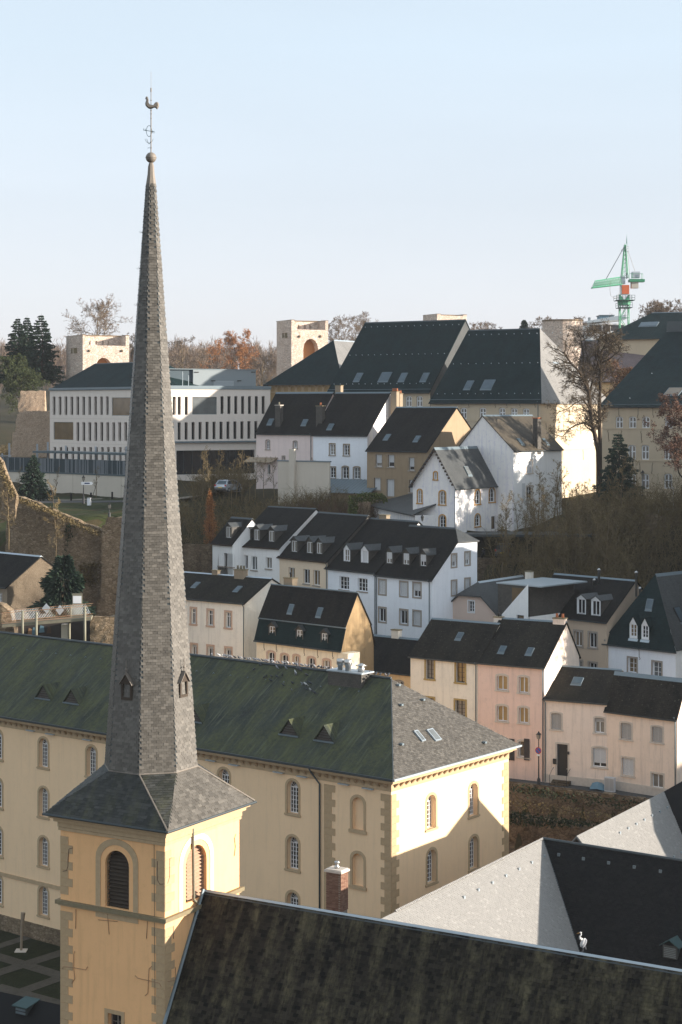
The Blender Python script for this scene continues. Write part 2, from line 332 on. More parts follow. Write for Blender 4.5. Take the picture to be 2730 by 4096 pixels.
def tbox(mb, T, s0, s1, z0, z1, k0, k1):
    mb.hexa([T(s0, z0, k0), T(s1, z0, k0), T(s1, z0, k1), T(s0, z0, k1), T(s0, z1, k0), T(s1, z1, k0), T(s1, z1, k1), T(s0, z1, k1)])
def window(parent, T, s0, s1, z0, z1, rise=0., leaves=2, bars=0, transom=None, shut=0., shmat='shutter', frame='white_paint', pane='glass',
           sur=None, surw=.14, sill='pale_stone', rec=.14, fw=.085, fan=False, name='window', pname='pane', flat=False, sproud=.03):
    """one window set in its opening; T(s, z, k) maps facade metres and depth to the thing's space; returns the opening's outline"""
    hp = hole_poly(s0, s1, z0, z1, rise); w, h = s1-s0, z1-z0
    if pane == 'glass' and not fan and rec < .4: pane = PR.choice(('glass', 'glass', 'glass', 'curtain_glass', 'grey_glass', 'brown_glass'))
    m = MB()
    if sur:
        g = grow(hp, surw); ring(m, T, hp, g, -sproud, .05); so_ = m.build('surround', sur, parent) if flat else None; sm = m
    f = MB(); inn = grow(hp, -fw); ring(f, T, hp, inn, rec, rec+.05)
    top = z1-rise if rise and fan else z1-fw
    for i in range(1, leaves):
        x = s0+w*i/leaves; tbox(f, T, x-fw*.55, x+fw*.55, z0+fw*.5, top, rec-.005, rec+.045)
    for i in range(1, bars+1):
        z = z0+(top-z0)*i/(bars+1); tbox(f, T, s0+fw*.5, s1-fw*.5, z-.018, z+.018, rec+.003, rec+.043)
    if transom: z = z0+h*transom; tbox(f, T, s0+fw*.5, s1-fw*.5, z-fw*.45, z+fw*.45, rec-.008, rec+.045)
    if fan:
        zc = z1-rise; tbox(f, T, s0+fw*.5, s1-fw*.5, zc-fw*.6, zc+fw*.6, rec-.008, rec+.045); c = (s0+s1)/2
        for a in (30, 60, 90, 120, 150):
            a = R(a); p = (c+w*.5*math.cos(a), zc+rise*math.sin(a)); n_ = V((-math.sin(a), math.cos(a)))*.016
            f.hexa([T(c+n_[0], zc+n_[1], rec), T(p[0]+n_[0], p[1]+n_[1], rec), T(p[0]-n_[0], p[1]-n_[1], rec), T(c-n_[0], zc-n_[1], rec),
                    T(c+n_[0], zc+n_[1], rec+.04), T(p[0]+n_[0], p[1]+n_[1], rec+.04), T(p[0]-n_[0], p[1]-n_[1], rec+.04), T(c-n_[0], zc-n_[1], rec+.04)])
    wo = f.build(name, frame, parent); kid = parent if flat else wo
    MB().poly([T(*p, rec+.035) for p in hp]).build(pname, pane, kid)
    if sur and not flat: sm.build('surround', sur, kid)
    if sill: q = MB(); e = (surw if sur else .05)+.05; tbox(q, T, s0-e, s1+e, z0-.14, z0-.001-(surw if sur and not flat else 0)*.0, -.10, rec-.01); q.build('sill', sill, kid)
    if shut > 0:
        q = MB(); zb = z1-h*shut; nz = max(3, int(h*shut/.11))
        for i in range(nz):
            a = zb+(z1-zb)*i/nz; b = zb+(z1-zb)*(i+1)/nz; tbox(q, T, s0+.03, s1-.03, a+.006, b-.006, rec-.05, rec-.03)
        q.build('roller_shutter', shmat, kid)
    return hp
class House:
    """a house in its own frame: x along the front, y into the depth, z up from its base"""
    def __init__(s, name, label, c, eL, eR, dR=None, dL=None, a=None, base=10., cat='house', group=None):
        XL, YL = px(c, *eL); XR, YR = px(c, *eR); s.c = c
        if a is None:
            if dR is None: dR = dL*(YL-HY)/(YR-HY)
            else: dL = dR*(YR-HY)/(YL-HY)
            z = CZ-(YR-HY)/F*dR; pL = V(((XL-CX)/F*dL, dL, base)); pR = V(((XR-CX)/F*dR, dR, base))
        else:
            u = V((math.sin(R(a)), -math.cos(R(a)), 0))
            if dR is not None:
                z = CZ-(YR-HY)/F*dR; pR = V(((XR-CX)/F*dR, dR, base)); k = (XL-CX)/F; t = (pR.x-k*pR.y)/(u.x-k*u.y); pL = pR-u*t
            else:
                z = CZ-(YL-HY)/F*dL; pL = V(((XL-CX)/F*dL, dL, base)); k = (XR-CX)/F; t = (k*pL.y-pL.x)/(u.x-k*u.y); pR = pL+u*t
        d = pR-pL; s.L = V((d.x, d.y)).length; s.E = z-base; s.base = base
        s.fr = Fr(pL, math.atan2(d.y, d.x)); s.o = thing(name, label, cat, pL, s.fr.ang, group); s.holes = {'f': [], 'r': [], 'l': []}
        s.TF = lambda x, zz, k=0.: V((x, k, zz))
    # ridge along x
    def gable(s, apR=None, apL=None, D=None, zr=None, E2=None, k=.5, c=None):
        c = c or s.c
        if apR: p = s.fr.side(c, *apR, off=s.L); s.yr, s.zr = p.y, p.z
        elif apL: p = s.fr.side(c, *apL, off=0); s.yr, s.zr = p.y, p.z
        if D is None: D = s.yr/k
        else: s.yr = D*k if not (apR or apL) else s.yr
        if zr is not None: s.zr = zr
        s.D = D; s.E2 = s.E if E2 is None else E2; s.kind = 'x'; s.TR = lambda y, zz, kk=0.: V((s.L-kk, y, zz)); return s
    # ridge along y, gable or hip towards the front
    def front(s, ap, D, hip=False, c=None, end=None):
        c = c or s.c; s.D = D; s.kind = 'y'; s.hip = hip
        if hip: p = s.fr.side(c, *ap, off=s.L/2); s.xm, s.y0, s.zr = s.L/2, p.y, p.z
        else: p = s.fr.front(c, *ap); s.xm, s.y0, s.zr = p.x, 0., p.z
        s.TR = lambda y, zz, kk=0.: V((s.L-kk, y, zz)); return s
    def slope(s, face='f'):
        if s.kind == 'x': return (0, 0, s.E), (0, -(s.zr-s.E), s.yr)
        if face == 'f': return (0, 0, s.E), (0, -(s.zr-s.E), max(s.y0, .01))
        return (s.L, 0, s.E), (s.zr-s.E, 0, s.L-s.xm)
    def onroof(s, x, y, c=None, face='f'): return s.fr.hit(c or s.c, x, y, *s.slope(face))
    def win(s, x0, y0, x1, y1, face='f', c=None, **kw):
        c = c or s.c; cy, cx = (y0+y1)/2, (x0+x1)/2
        g = (lambda x, y: s.fr.front(c, x, y)) if face == 'f' else (lambda x, y: (lambda p: V((p.y, 0, p.z)))(s.fr.side(c, x, y, s.L)))
        a, b = g(x0, cy).x, g(x1, cy).x; zt, zb = g(cx, y0).z, g(cx, y1).z
        if a > b: a, b = b, a
        T = s.TF if face == 'f' else s.TR
        if 'rise' in kw: kw['rise'] = kw['rise']*(b-a)
        s.holes[face].append(window(s.o, T, a, b, zb, zt, **kw)); return s
    def walls(s, mat, rmat=None, below=3.0, back=True):
        L, D, E = s.L, s.D, s.E; B = -below
        def bm(mt, faces):
            m = MB()
            for f in faces:
                if f == 'f': wall(m, s.TF, s.outF, s.holes['f'], .3)
                elif f == 'r': wall(m, s.TR, s.outR, s.holes['r'], .3)
                elif f == 'l': wall(m, lambda y, z, k: V((k, y, z)), s.outL, [], .3)
                else: wall(m, lambda x, z, k: V((x, D-k, z)), s.outB, [], .3)
            return m.build('wall', mt, s.o)
        if s.kind == 'x':
            g = [(0, B), (D, B), (D, s.E2), (s.yr, s.zr), (0, E)]
            s.outF = [(0, B), (L, B), (L, E), (0, E)]; s.outB = [(0, B), (L, B), (L, s.E2), (0, s.E2)]
            s.outR = s.outL = g
            if getattr(s, 'hipR', 0): s.outR = [(0, B), (D, B), (D, E), (0, E)]
            if getattr(s, 'hipL', 0): s.outL = [(0, B), (D, B), (D, E), (0, E)]
            if getattr(s, 'cutR', None): s.outR = s.cutR(B)
        else:
            if s.hip: s.outF = [(0, B), (L, B), (L, E), (0, E)]
            else:
                s.outF = [(0, B), (L, B), (L, E), (s.xm, s.zr), (0, E)]
                if getattr(s, 'half', 0):
                    t = (s.half-E)/(s.zr-E); s.outF = [(0, B), (L, B), (L, E), (L+(s.xm-L)*t, s.half), (s.xm*t, s.half), (0, E)]
            s.outB = s.outF; s.outR = s.outL = [(0, B), (D, B), (D, E), (0, E)]
        if rmat and rmat != mat: bm(mat, 'flb'); bm(rmat, 'r')
        else: bm(mat, 'flbr')
        return s
    def roof(s, mat, ov=.25, vg=.12, t=.14, ridge='zinc', gutter='dark_zinc', hipmat=None):
        L, D, E, zr = s.L, s.D, s.E, s.zr; up = .06; r = MB()
        if s.kind == 'x':
            y, E2 = s.yr, s.E2; k1 = (zr-E)/y; k2 = (zr-E2)/(D-y); hl, hr = getattr(s, 'hipL', 0), getattr(s, 'hipR', 0)
            l0, l1 = (-vg, -vg) if not hl else (-ov, hl); r0, r1 = (L+vg, L+vg) if not hr else (L+ov, L-hr)
            f0, b0, zf, zb = -ov, D+ov, E-ov*k1+up, E2-ov*k2+up; zt = zr+up
            if getattr(s, 'halfR', None):                      # half hip on the right gable, ridge end set back
                hx, hz = s.halfR; ya = y*(hz-E)/(zr-E); yb = D-(D-y)*(hz-E2)/max(zr-E2, .01) if zr > E2 else D
                r.slab([(l0, f0, zf), (L+vg, f0, zf), (L+vg, ya-.05, hz+up), (L-hx, y, zt), (l1, y, zt)], t)
                r.slab([(L-hx, y, zt), (L+vg, min(yb+.05, D+ov), hz+up), (L+vg, b0, zb), (l0, b0, zb), (l1, y, zt)], t)
                r.build('roof', mat, s.o)
                MB().slab([(L+vg+.1, ya-.15, hz+up-.05), (L+vg+.1, min(yb+.15, D+.2), hz+up-.05), (L-hx, y, zt)], t).build('half_hip', hipmat or mat, s.o)
            else:
                r.slab([(l0, f0, zf), (r0, f0, zf), (r1, y, zt), (l1, y, zt)], t)
                r.slab([(l1, y, zt), (r1, y, zt), (r0, b0, zb), (l0, b0, zb)], t)
                if hl: r.slab([(l0, b0, zb), (l0, f0, zf), (l1, y, zt)], t)
                if hr and not hipmat: r.slab([(r0, f0, zf), (r0, b0, zb), (r1, y, zt)], t)
                r.build('roof', mat, s.o)
                if hr and hipmat: MB().slab([(r0, f0, zf), (r0, b0, zb), (r1, y, zt)], t).build('hip', hipmat, s.o)
            if ridge:
                e1 = r1-getattr(s, 'halfR', (0, 0))[0] if getattr(s, 'halfR', None) else r1
                m = MB(); m.prism([(l1, y-.2, zt-.2*k1+.03), (l1, y, zt+.05), (l1, y+.2, zt-.2*k2+.03), (l1, y, zt-.05)], (e1-l1, 0, 0)); m.build('ridge_cap', ridge, s.o)
            if gutter: MB().prism([(l0, f0-.10, zf+.0), (l0, f0+.02, zf+.0), (l0, f0+.02, zf-.12), (l0, f0-.08, zf-.12)], (r0-l0, 0, 0)).build('gutter', gutter, s.o)
        else:
            x, y0 = s.xm, s.y0; kl = (zr-E)/x; kr = (zr-E)/(L-x); zl, zR = E-ov*kl+up, E-ov*kr+up; zt = zr+up; b0 = D+vg
            if s.hip:
                kf = (zr-E)/y0; zf = E-ov*kf+up
                r.slab([(-ov, -ov, zf), (L+ov, -ov, zf), (x, y0, zt)], t)
                r.slab([(-ov, -ov, zl), (x, y0, zt), (x, b0, zt), (-ov, b0, zl)], t)
                q = MB().slab([(L+ov, -ov, zR), (L+ov, b0, zR), (x, b0, zt), (x, y0, zt)], t)
                if hipmat: q.build('side_slope', hipmat, s.o)
                else: r.add(q.v, q.f)
            elif getattr(s, 'half', 0):
                hz = s.half; tt = (hz-E)/(zr-E); bk = s.hback
                r.slab([(-ov, -vg, zl), (x*tt, -vg, hz+up), (x, bk, zt), (x, b0, zt), (-ov, b0, zl)], t)
                r.slab([(L+ov, -vg, zR), (L+ov, b0, zR), (x, b0, zt), (x, bk, zt), (L+(x-L)*tt, -vg, hz+up)], t)
                r.slab([(x*tt-.15, -vg-.15, hz+up-.08), (L+(x-L)*tt+.15, -vg-.15, hz+up-.08), (x, bk, zt)], t)
            else:
                r.slab([(-ov, -vg, zl), (x, -vg, zt), (x, b0, zt), (-ov, b0, zl)], t)
                q = MB().slab([(L+ov, -vg, zR), (L+ov, b0, zR), (x, b0, zt), (x, -vg, zt)], t)
                if hipmat: q.build('side_slope', hipmat, s.o)
                else: r.add(q.v, q.f)
            r.build('roof', mat, s.o)
            if ridge:
                y_ = y0 if s.hip else (getattr(s, 'hback', -vg) if getattr(s, 'half', 0) else -vg)
                MB().prism([(x-.2, y_, zt-.2*kl+.03), (x, y_, zt+.05), (x+.2, y_, zt-.2*kr+.03), (x, y_, zt-.05)], (0, b0-y_, 0)).build('ridge_cap', ridge, s.o)
            if gutter:
                MB().prism([(L+ov-.02, -vg, zR), (L+ov+.10, -vg, zR), (L+ov+.08, -vg, zR-.12), (L+ov-.02, -vg, zR-.12)], (0, D+vg, 0)).build('gutter', gutter, s.o)
                if s.hip: MB().box(-ov, L+ov, -ov-.1, -ov+.02, zf-.12, zf).build('gutter', gutter, s.o)
        return s
    def skylight(s, x, y, w=.55, h=.8, c=None, face='f', pane='sky_glass', frame='zinc'):
        p0, n = s.slope(face); n = V(n).normalized(); p = s.onroof(x, y, c, face)
        hx = V((1, 0, 0)) if face == 'f' else V((0, 1, 0)); up = n.cross(hx); up = up if up.z > 0 else -up; p = p+n*.05
        def q(a, b, k): return p+hx*a+up*b+n*k
        m = MB(); m.hexa([q(-w/2-.06, -h/2-.06, 0), q(w/2+.06, -h/2-.06, 0), q(w/2+.06, h/2+.06, 0), q(-w/2-.06, h/2+.06, 0), q(-w/2-.06, -h/2-.06, .09), q(w/2+.06, -h/2-.06, .09), q(w/2+.06, h/2+.06, .13), q(-w/2-.06, h/2+.06, .13)])
        o = m.build('skylight', frame, s.o); MB().poly([q(-w/2, -h/2, .115), q(w/2, -h/2, .115), q(w/2, h/2, .145), q(-w/2, h/2, .145)]).build('pane', pane, o)
        MB().hexa([q(-w/2-.1, -h/2-.28, .02), q(w/2+.1, -h/2-.28, .02), q(w/2+.1, -h/2-.06, .02), q(-w/2-.1, -h/2-.06, .02), q(-w/2-.1, -h/2-.28, .035), q(w/2+.1, -h/2-.28, .035), q(w/2+.1, -h/2-.06, .05), q(-w/2-.1, -h/2-.06, .05)]).build('flashing', 'zinc', o)
        return s
    def chimney(s, x0, y0, x1, y1, c=None, t=.6, mat='cheek_slate', cap='mossy_ledge', pots=0, potmat='terracotta', face='f', y=None, pipe=0):
        c = c or s.c; p = s.onroof((x0+x1)/2, y1, c, face) if y is None else s.fr.front(c, (x0+x1)/2, y1, y)
        yy = p.y; a, b = s.fr.front(c, x0, y1, yy).x, s.fr.front(c, x1, y1, yy).x; w = max(.4, (b-a)*.8); cx_ = (a+b)/2; zt = s.fr.front(c, (x0+x1)/2, y0, yy).z
        o = MB().box(cx_-w/2, cx_+w/2, yy, yy+t, p.z-1.0, zt).build('chimney', mat, s.o)
        MB().box(cx_-w/2-.06, cx_+w/2+.06, yy-.06, yy+t+.06, zt+.002, zt+.1).build('chimney_cap', cap, o)
        for i in range(pots):
            xx = cx_-w/2+w*(i+.5)/pots; MB().lathe([(.12, zt+.1), (.14, zt+.25), (.11, zt+.4), (.15, zt+.5)], 10, (xx, yy+t/2, 0)).build('chimney_pot', potmat, o, True)
        if pipe: MB().lathe([(.07, zt+.1), (.07, zt+pipe), (.13, zt+pipe), (.13, zt+pipe+.08), (.02, zt+pipe+.2)], 10, (cx_, yy+t/2, 0)).build('flue', 'black_iron', o, True)
        return s
    def dormer(s, x0, y0, x1, y1, peak, c=None, m=(.14, .10), front='cheek_slate', cheek='cheek_slate', roof='mid_slate', face='f', drop=.18, ov=.12, lead='pale_zinc', **kw):
        """window rectangle in the photo, peak row of the little gable"""
        c = c or s.c; p = s.onroof((x0+x1)/2, y1, c, face); yd = p.y-.10
        g = lambda x, y: s.fr.front(c, x, y, yd); cy = (y0+y1)/2; cx_ = (x0+x1)/2
        a, b = g(x0, cy).x, g(x1, cy).x; zt, zb = g(cx_, y0).z, g(cx_, y1).z; zp = max(g(cx_, peak).z, zt+.25)
        A, B = a-m[0], b+m[0]; bot = zb-drop; ev = zt+m[1]; xm = (a+b)/2; yb = lambda z: (z-s.E)/(s.zr-s.E)*s.yr
        T = lambda x, z, k=0.: V((x, yd+k, z))
        d = MB(); wall(d, T, [(A, bot), (B, bot), (B, ev), (xm, zp-.03), (A, ev)], [hole_poly(a, b, zb, zt)], .2)
        do = d.build('dormer', front, s.o)
        q = MB()
        for xx in (A+.01, B-.01): q.poly([(xx, yd+.01, bot), (xx, yd+.01, ev), (xx, yb(ev)+.15, ev), (xx, yb(bot)+.15, bot)])
        q.build('cheek', cheek, do)
        rr = MB(); sl_ = (zp-ev)/(xm-A); z0 = ev-ov*sl_
        for sx in (A-ov, B+ov):
            rr.slab([(sx, yd-.14, z0), (xm, yd-.14, zp), (xm, yb(zp)+.2, zp), (sx, yb(z0)+.2, z0)], .07)
        rr.build('dormer_roof', roof, do)
        sk_ = (s.zr-s.E)/s.yr; ad = min(.35, .38/sk_)
        MB().poly([(A-.1, yd-.02, bot-.02), (B+.1, yd-.02, bot-.02), (B+.1, yd-ad, bot-.02-ad*sk_+.13), (A-.1, yd-ad, bot-.02-ad*sk_+.13)]).build('apron', lead, do)
        kw.setdefault('sill', None); window(do, T, a, b, zb, zt, rec=.08, name='frame', flat=True, **kw)
        return s
    def pipe(s, x, z1=None, z0=0., r=.05, mat='zinc', face='f'):
        z1 = s.E-.1 if z1 is None else z1
        P = [(x, -.3, z1), (x, -.3, z1-.1), (x, -.08, z1-.35), (x, -.08, z0)] if face == 'f' else [(s.L+.3, x, z1), (s.L+.08, x, z1-.35), (s.L+.08, x, z0)]
        MB().tube(P, r, 6).build('downpipe', mat, s.o, True); return s
    def anchor(s, x, y, h=.9, c=None, mat='iron', flip=1, face='f'):
        p = s.fr.front(c or s.c, x, y) if face == 'f' else s.fr.side(c or s.c, x, y, s.L)
        P = []
        for i in range(13):
            t = i/12; z = h/2-h*t; k = .0
            if t < .2: k = -.13*math.sin(t/.2*math.pi)
            if t > .8: k = .13*math.sin((t-.8)/.2*math.pi)
            P.append((p.x+k*flip, -.03, p.z+z) if face == 'f' else (s.L+.03, p.y+k*flip, p.z+z))
        MB().tube(P, .028, 5).build('wall_anchor', mat, s.o, True); return s
# ------------------------------------------------------------------ real slates on a sloping polygon
def in_poly(x, y, P):
    r = False; n = len(P); j = n-1
    for i in range(n):
        if (P[i][1] > y) != (P[j][1] > y) and x < (P[j][0]-P[i][0])*(y-P[i][1])/(P[j][1]-P[i][1])+P[i][0]: r = not r
        j = i
    return r
def slates(parent, pts, w, h, mat, n_parts=0, t=.02, vis=None, name='slate', jit=.012):
    """lays overlapping slates over the polygon pts (parent space); the first n_parts nearest the foot become pieces of their own"""
    pts = [V(p) for p in pts]; n = (pts[1]-pts[0]).cross(pts[2]-pts[0]).normalized()
    if n.z < 0: n = -n
    u = V((-n.y, n.x, 0)).normalized(); v = n.cross(u)
    if v.z < 0: v = -v; u = -u
    o = pts[0]; P = [((p-o).dot(u), (p-o).dot(v)) for p in pts]
    x0, x1 = min(p[0] for p in P), max(p[0] for p in P); y0, y1 = min(p[1] for p in P), max(p[1] for p in P)
    rows = int((y1-y0)/h)+1; sp = []
    for r in range(rows):
        yy = y0+r*h; sh = (r % 2)*w*.5+random.uniform(-.03, .03)*w
        for i in range(int((x1-x0)/w)+2):
            a = x0+i*w-sh
            if in_poly(min(max(a+w/2, x0+.01), x1-.01), yy+h*.5, P):
                def span(yq):
                    yq = min(max(yq, y0+1e-4), y1-1e-4); xs = []; m_ = len(P)
                    for k in range(m_):
                        (ax, ay), (bx, by) = P[k], P[(k+1) % m_]
                        if (ay > yq) != (by > yq): xs.append(ax+(bx-ax)*(yq-ay)/(by-ay))
                    l_, h_ = (min(xs), max(xs)) if xs else (a, a+w)
                    l_, h_ = max(a+.005, l_), min(a+w-.005, h_); return (l_, h_) if h_ > l_ else ((l_+h_)/2, (l_+h_)/2)
                (lo, hi), (lt, ht) = span(yy), span(yy+h*1.25)
                if hi-lo > w*.12: sp.append((lo, hi, yy, lt, ht))
    base = MB()
    def geom(lo, hi, yy, lt, ht):
        dz = random.uniform(0, jit); dy = random.uniform(-.012, .012)
        L = lambda a, b, k: o+u*a+v*b+n*k
        b0, b1 = yy+dy, yy+h*1.25
        return [L(lo, b0, t+dz+.012), L(hi, b0, t+dz+.012), L(ht, b1, .012), L(lt, b1, .012), L(lo, b0, .0), L(hi, b0, .0)], [(0, 1, 2, 3), (4, 5, 1, 0), (0, 3, 4), (1, 5, 2)]
    full = [i for i, q in enumerate(sp) if min(q[1]-q[0], q[4]-q[3]) > w*.85]; keep = set(full[:n_parts]) if vis is None else set([i for i in full if vis(o+u*sp[i][0]+v*sp[i][2])][:n_parts])
    if keep:
        me = MB().add([(0, 0, t+.014), (w-.008, 0, t+.014), (w-.008, h*1.25, .012), (0, h*1.25, .012), (0, 0, 0), (w-.008, 0, 0)], [(0, 1, 2, 3), (4, 5, 1, 0), (0, 3, 4), (1, 5, 2)]).mesh(name, mat)
        for i in sorted(keep):
            q = sp[i]; pp = o+u*q[0]+v*(q[2]+random.uniform(-.012, .012))+n*random.uniform(0, jit)
            inst(name, me, parent, M=Matrix(((u.x, v.x, n.x, pp.x), (u.y, v.y, n.y, pp.y), (u.z, v.z, n.z, pp.z), (0, 0, 0, 1))))
    for i, q in enumerate(sp):
        if i not in keep: base.add(*geom(*q))
    return base
# ================================================================== ground level of the abbey court
GZ = 2.5
# ================================================================== church tower with its spire
CA = 59.5
pc = at('p', 660, 3313, 93.0); tf = Fr(V((pc.x, pc.y, 0)), R(CA-90)); TW = 7.0
tower = thing('church_tower', 'tall tapering slate church spire on an ochre square belfry tower, rooster vane on top', 'church tower', V((pc.x, pc.y, 0)), tf.ang)
ez = 28.0
def build_tower():
    TFt = lambda x, z, k=0.: V((x, k, z)); TRt = lambda y, z, k=0.: V((-k, y, z)); O = tower
    lo, lr, ll = tf.front('12', 472, 1285), tf.front('12', 638, 1285), tf.front('12', 555, 878)
    hf = hole_poly(lo.x, lr.x, tf.front('12', 555, 1280).z, ll.z, (lr.x-lo.x)/2, 14)
    ra, rb = tf.side('12', 1090, 1030).y-.75, tf.side('12', 1180, 1030).y; hr = hole_poly(ra, rb, tf.side('12', 1135, 1205).z, tf.side('12', 1135, 828).z, (rb-ra)/2, 14)
    w0, w1 = tf.front('12', 492, 2060), tf.front('12', 585, 2060); wz = tf.front('12', 540, 2018).z
    hs2 = window(O, TFt, w0.x, w1.x, wz-1.3, wz, leaves=2, bars=2, frame='lead', pane='glass', sur='quoin_stone', surw=.22, rec=.3, sill=None)
    m = MB(); zt = ez-.1
    wall(m, TFt, [(-TW, GZ-1), (0, GZ-1), (0, zt), (-TW, zt)], [hf, hs2], .55); wall(m, TRt, [(0, GZ-1), (TW, GZ-1), (TW, zt), (0, zt)], [hr], .55)
    m.poly([(-TW, 0, GZ-1), (-TW, TW, GZ-1), (-TW, TW, zt), (-TW, 0, zt)]); m.poly([(-TW, TW, GZ-1), (0, TW, GZ-1), (0, TW, zt), (-TW, TW, zt)])
    m.build('wall', 'church_stucco', O)
    # belfry openings: two stone orders, slats
    for T, h, lm, nm in ((TFt, hf, 'louvre_wood', 'f'), (TRt, hr, 'louvre_wood', 'r')):
        m = MB(); g1 = grow(h, .30); g2 = grow(h, .62); ring(m, T, h, g1, .16, .5); ring(m, T, g1, g2, -.035, .16); b = m.build('bell_opening', 'frame_stone' if nm == 'f' else 'pale_stone', O)  # sunward ring in paler stone, its light put into the colour
        s0, s1 = min(p[0] for p in h), max(p[0] for p in h); z0, z1 = min(p[1] for p in h), max(p[1] for p in h); n = 15; rr = (s1-s0)/2
        for i in range(n):
            z = z0+(z1-z0)*(i+.35)/n; hw = rr if z < z1-rr else math.sqrt(max(.0, rr*rr-(z-z1+rr)**2)); c = (s0+s1)/2
            if hw < .12: continue
            q = MB(); q.hexa([T(c-hw, z-.09, .28), T(c+hw, z-.09, .28), T(c+hw, z+.11, .52), T(c-hw, z+.11, .52), T(c-hw, z-.055, .28), T(c+hw, z-.055, .28), T(c+hw, z+.145, .52), T(c-hw, z+.145, .52)])
            q.build('slat', 'louvre_wood' if nm == 'f' else 'sunlit_louvre', b)  # slats of the sunlit opening coloured paler to carry the sunlight
        MB().poly([T(*p, .54) for p in h]).build('backing', 'dark_shutter', b)
    # bands and cornice
    def band(z0, z1, pr, name, mat, x0=-TW, y1=TW):
        m = MB(); m.box(x0-pr, pr, -pr, .02, z0, z1); m.box(-.02, pr-.001, .02, y1+pr, z0, z1); m.box(x0-pr, x0+.02, .02, TW+pr, z0, z1); return m.build(name, mat, O)
    zb = tf.front('12', 888, 832).z; band(zb-.08, zb+.08, .09, 'string_course', 'frame_stone')
    zl = tf.front('12', 888, 1365).z; band(zl-.07, zl+.14, .22, 'ledge', 'mossy_ledge'); band(zl-.16, zl-.071, .1, 'ledge_moulding', 'frame_stone')
    for i, (a, b, p) in enumerate(((-.75, -.45, .12), (-.45, -.25, .28), (-.25, -.05, .45))): band(ez+a, ez+b-.002, p, 'cornice', 'frame_stone')
    # quoins
    qm = {}
    for hl in (.55, .85):
        qm[hl] = MB().box(0, hl, -.022, .02, 0, .44).mesh('quoin', 'quoin_stone')
    z = GZ+.3; i = 0
    while z < zb-.4:
        if not (zl-.5 < z < zl+.15):
            hl = (.55, .85)[i % 2]
            inst('quoin', qm[hl], O, (-TW-.002, 0, z)); inst('quoin', qm[hl], O, (-hl+.002, 0, z)); hl2 = (.85, .55)[i % 2]*.8
            inst('quoin', qm[hl], O, M=Matrix.Translation((0, -.001, z)) @ Matrix.Rotation(R(90), 4, 'Z'))
        z += .452; i += 1
    # skirt roof: square eaves to octagon
    ov = .62; c0 = V((-TW/2, TW/2, 0)); hw = TW/2+ov; zo = tf.hit('12', 860, 342, (-1.8, 1.8, 0), (1, -1, 0)).z; ri = 2.42; rc = ri/math.cos(R(22.5))
    oct_ = lambda r, z: [c0+V((r*math.cos(R(22.5+45*k)), r*math.sin(R(22.5+45*k)), z)) for k in range(8)]
    sq = [c0+V((hw*a, hw*b, ez)) for a, b in ((1, 1), (-1, 1), (-1, -1), (1, -1))]; oc = oct_(rc, zo)
    sk = MB(); polys = []
    for k in range(4):
        s_ = sq[k]; q1, q2 = oc[(2*k) % 8], oc[(2*k+1) % 8]; polys.append([s_, q2, q1]); s2 = sq[(k+1) % 4]; polys.append([s_, s2, oc[(2*k+2) % 8], q2])
    for p in polys: sk.poly(p)
    sk.box(c0.x-hw, c0.x+hw, c0.y-hw, c0.y+hw, ez-.08, ez-.002)
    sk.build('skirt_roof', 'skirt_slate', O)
    st = MB(); sb = MB()
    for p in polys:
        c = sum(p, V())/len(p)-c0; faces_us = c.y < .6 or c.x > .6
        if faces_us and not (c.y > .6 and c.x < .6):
            bare = c.x > 1.5 and len(p) == 4  # sunward facet takes paler slate, its sunlight put into the colour
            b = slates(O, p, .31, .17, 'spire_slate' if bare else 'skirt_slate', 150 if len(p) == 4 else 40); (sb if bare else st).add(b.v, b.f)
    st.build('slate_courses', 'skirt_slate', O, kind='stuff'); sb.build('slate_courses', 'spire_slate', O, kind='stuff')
    MB().tube([sq[2]+V((-.06, -.06, -.03)), sq[3]+V((.06, -.06, -.03)), sq[0]+V((.06, .06, -.03))], .07, 6).build('gutter', 'dark_zinc', O)
    for k, (i0, i1) in enumerate(((2, 4), (3, 6), (0, 0))):
        MB().tube([sq[i0]+V((0, 0, .06)), oc[i1]+V((0, 0, .05))], .05, 5).build('hip_lead', 'lead', O) if k else None
    # spire
    zt = CZ+(HY-740)/F*97.8; rt = rc*40/376; ot = oct_(rt, zt); sp = MB()
    for k in range(8): sp.poly([oc[k], oc[(k+1) % 8], ot[(k+1) % 8], ot[k]])
    sp.build('spire', 'dark_zinc', O)
    st = MB()
    for k in (3, 4, 5, 6, 7):
        b = slates(O, [oc[k], oc[(k+1) % 8], ot[(k+1) % 8], ot[k]], .27, .15, 'spire_slate', 100 if k in (5, 6) else 0, jit=.02); st.add(b.v, b.f)
    st.build('slate_courses', 'spire_slate', O, kind='stuff')
    MB().tube([V((p.x, p.y, zo+.03)) for p in oc]+[V((oc[0].x, oc[0].y, zo+.03))], .06, 5).build('lead_collar', 'lead', O)
    for k in range(8):
        if k in (4, 5, 6, 7): MB().tube([oc[k]+V((0, 0, .05)), ot[k]], .016, 4).build('arris', 'dark_zinc', O)
    hk = MB().tube([(0, 0, 0), (.15, 0, -.02), (.19, 0, .06)], .009, 4).mesh('hook', 'black_iron')
    for k in (4, 5, 6, 7):
        a = R(22.5+45*k)
        for j in range(15):
            p = oc[k].lerp(ot[k], (j+.7)/16); inst('hook', hk, O, p, (0, 0, a))
    # lead tip, ball, cross, rooster
    def P(x, y, dy=0.):
        q = at('15', x, y, 97.8); q.y += dy; return tf.loc(q)
    tipc = V((c0.x, c0.y, 0)); zz = lambda y: P(558, y).z
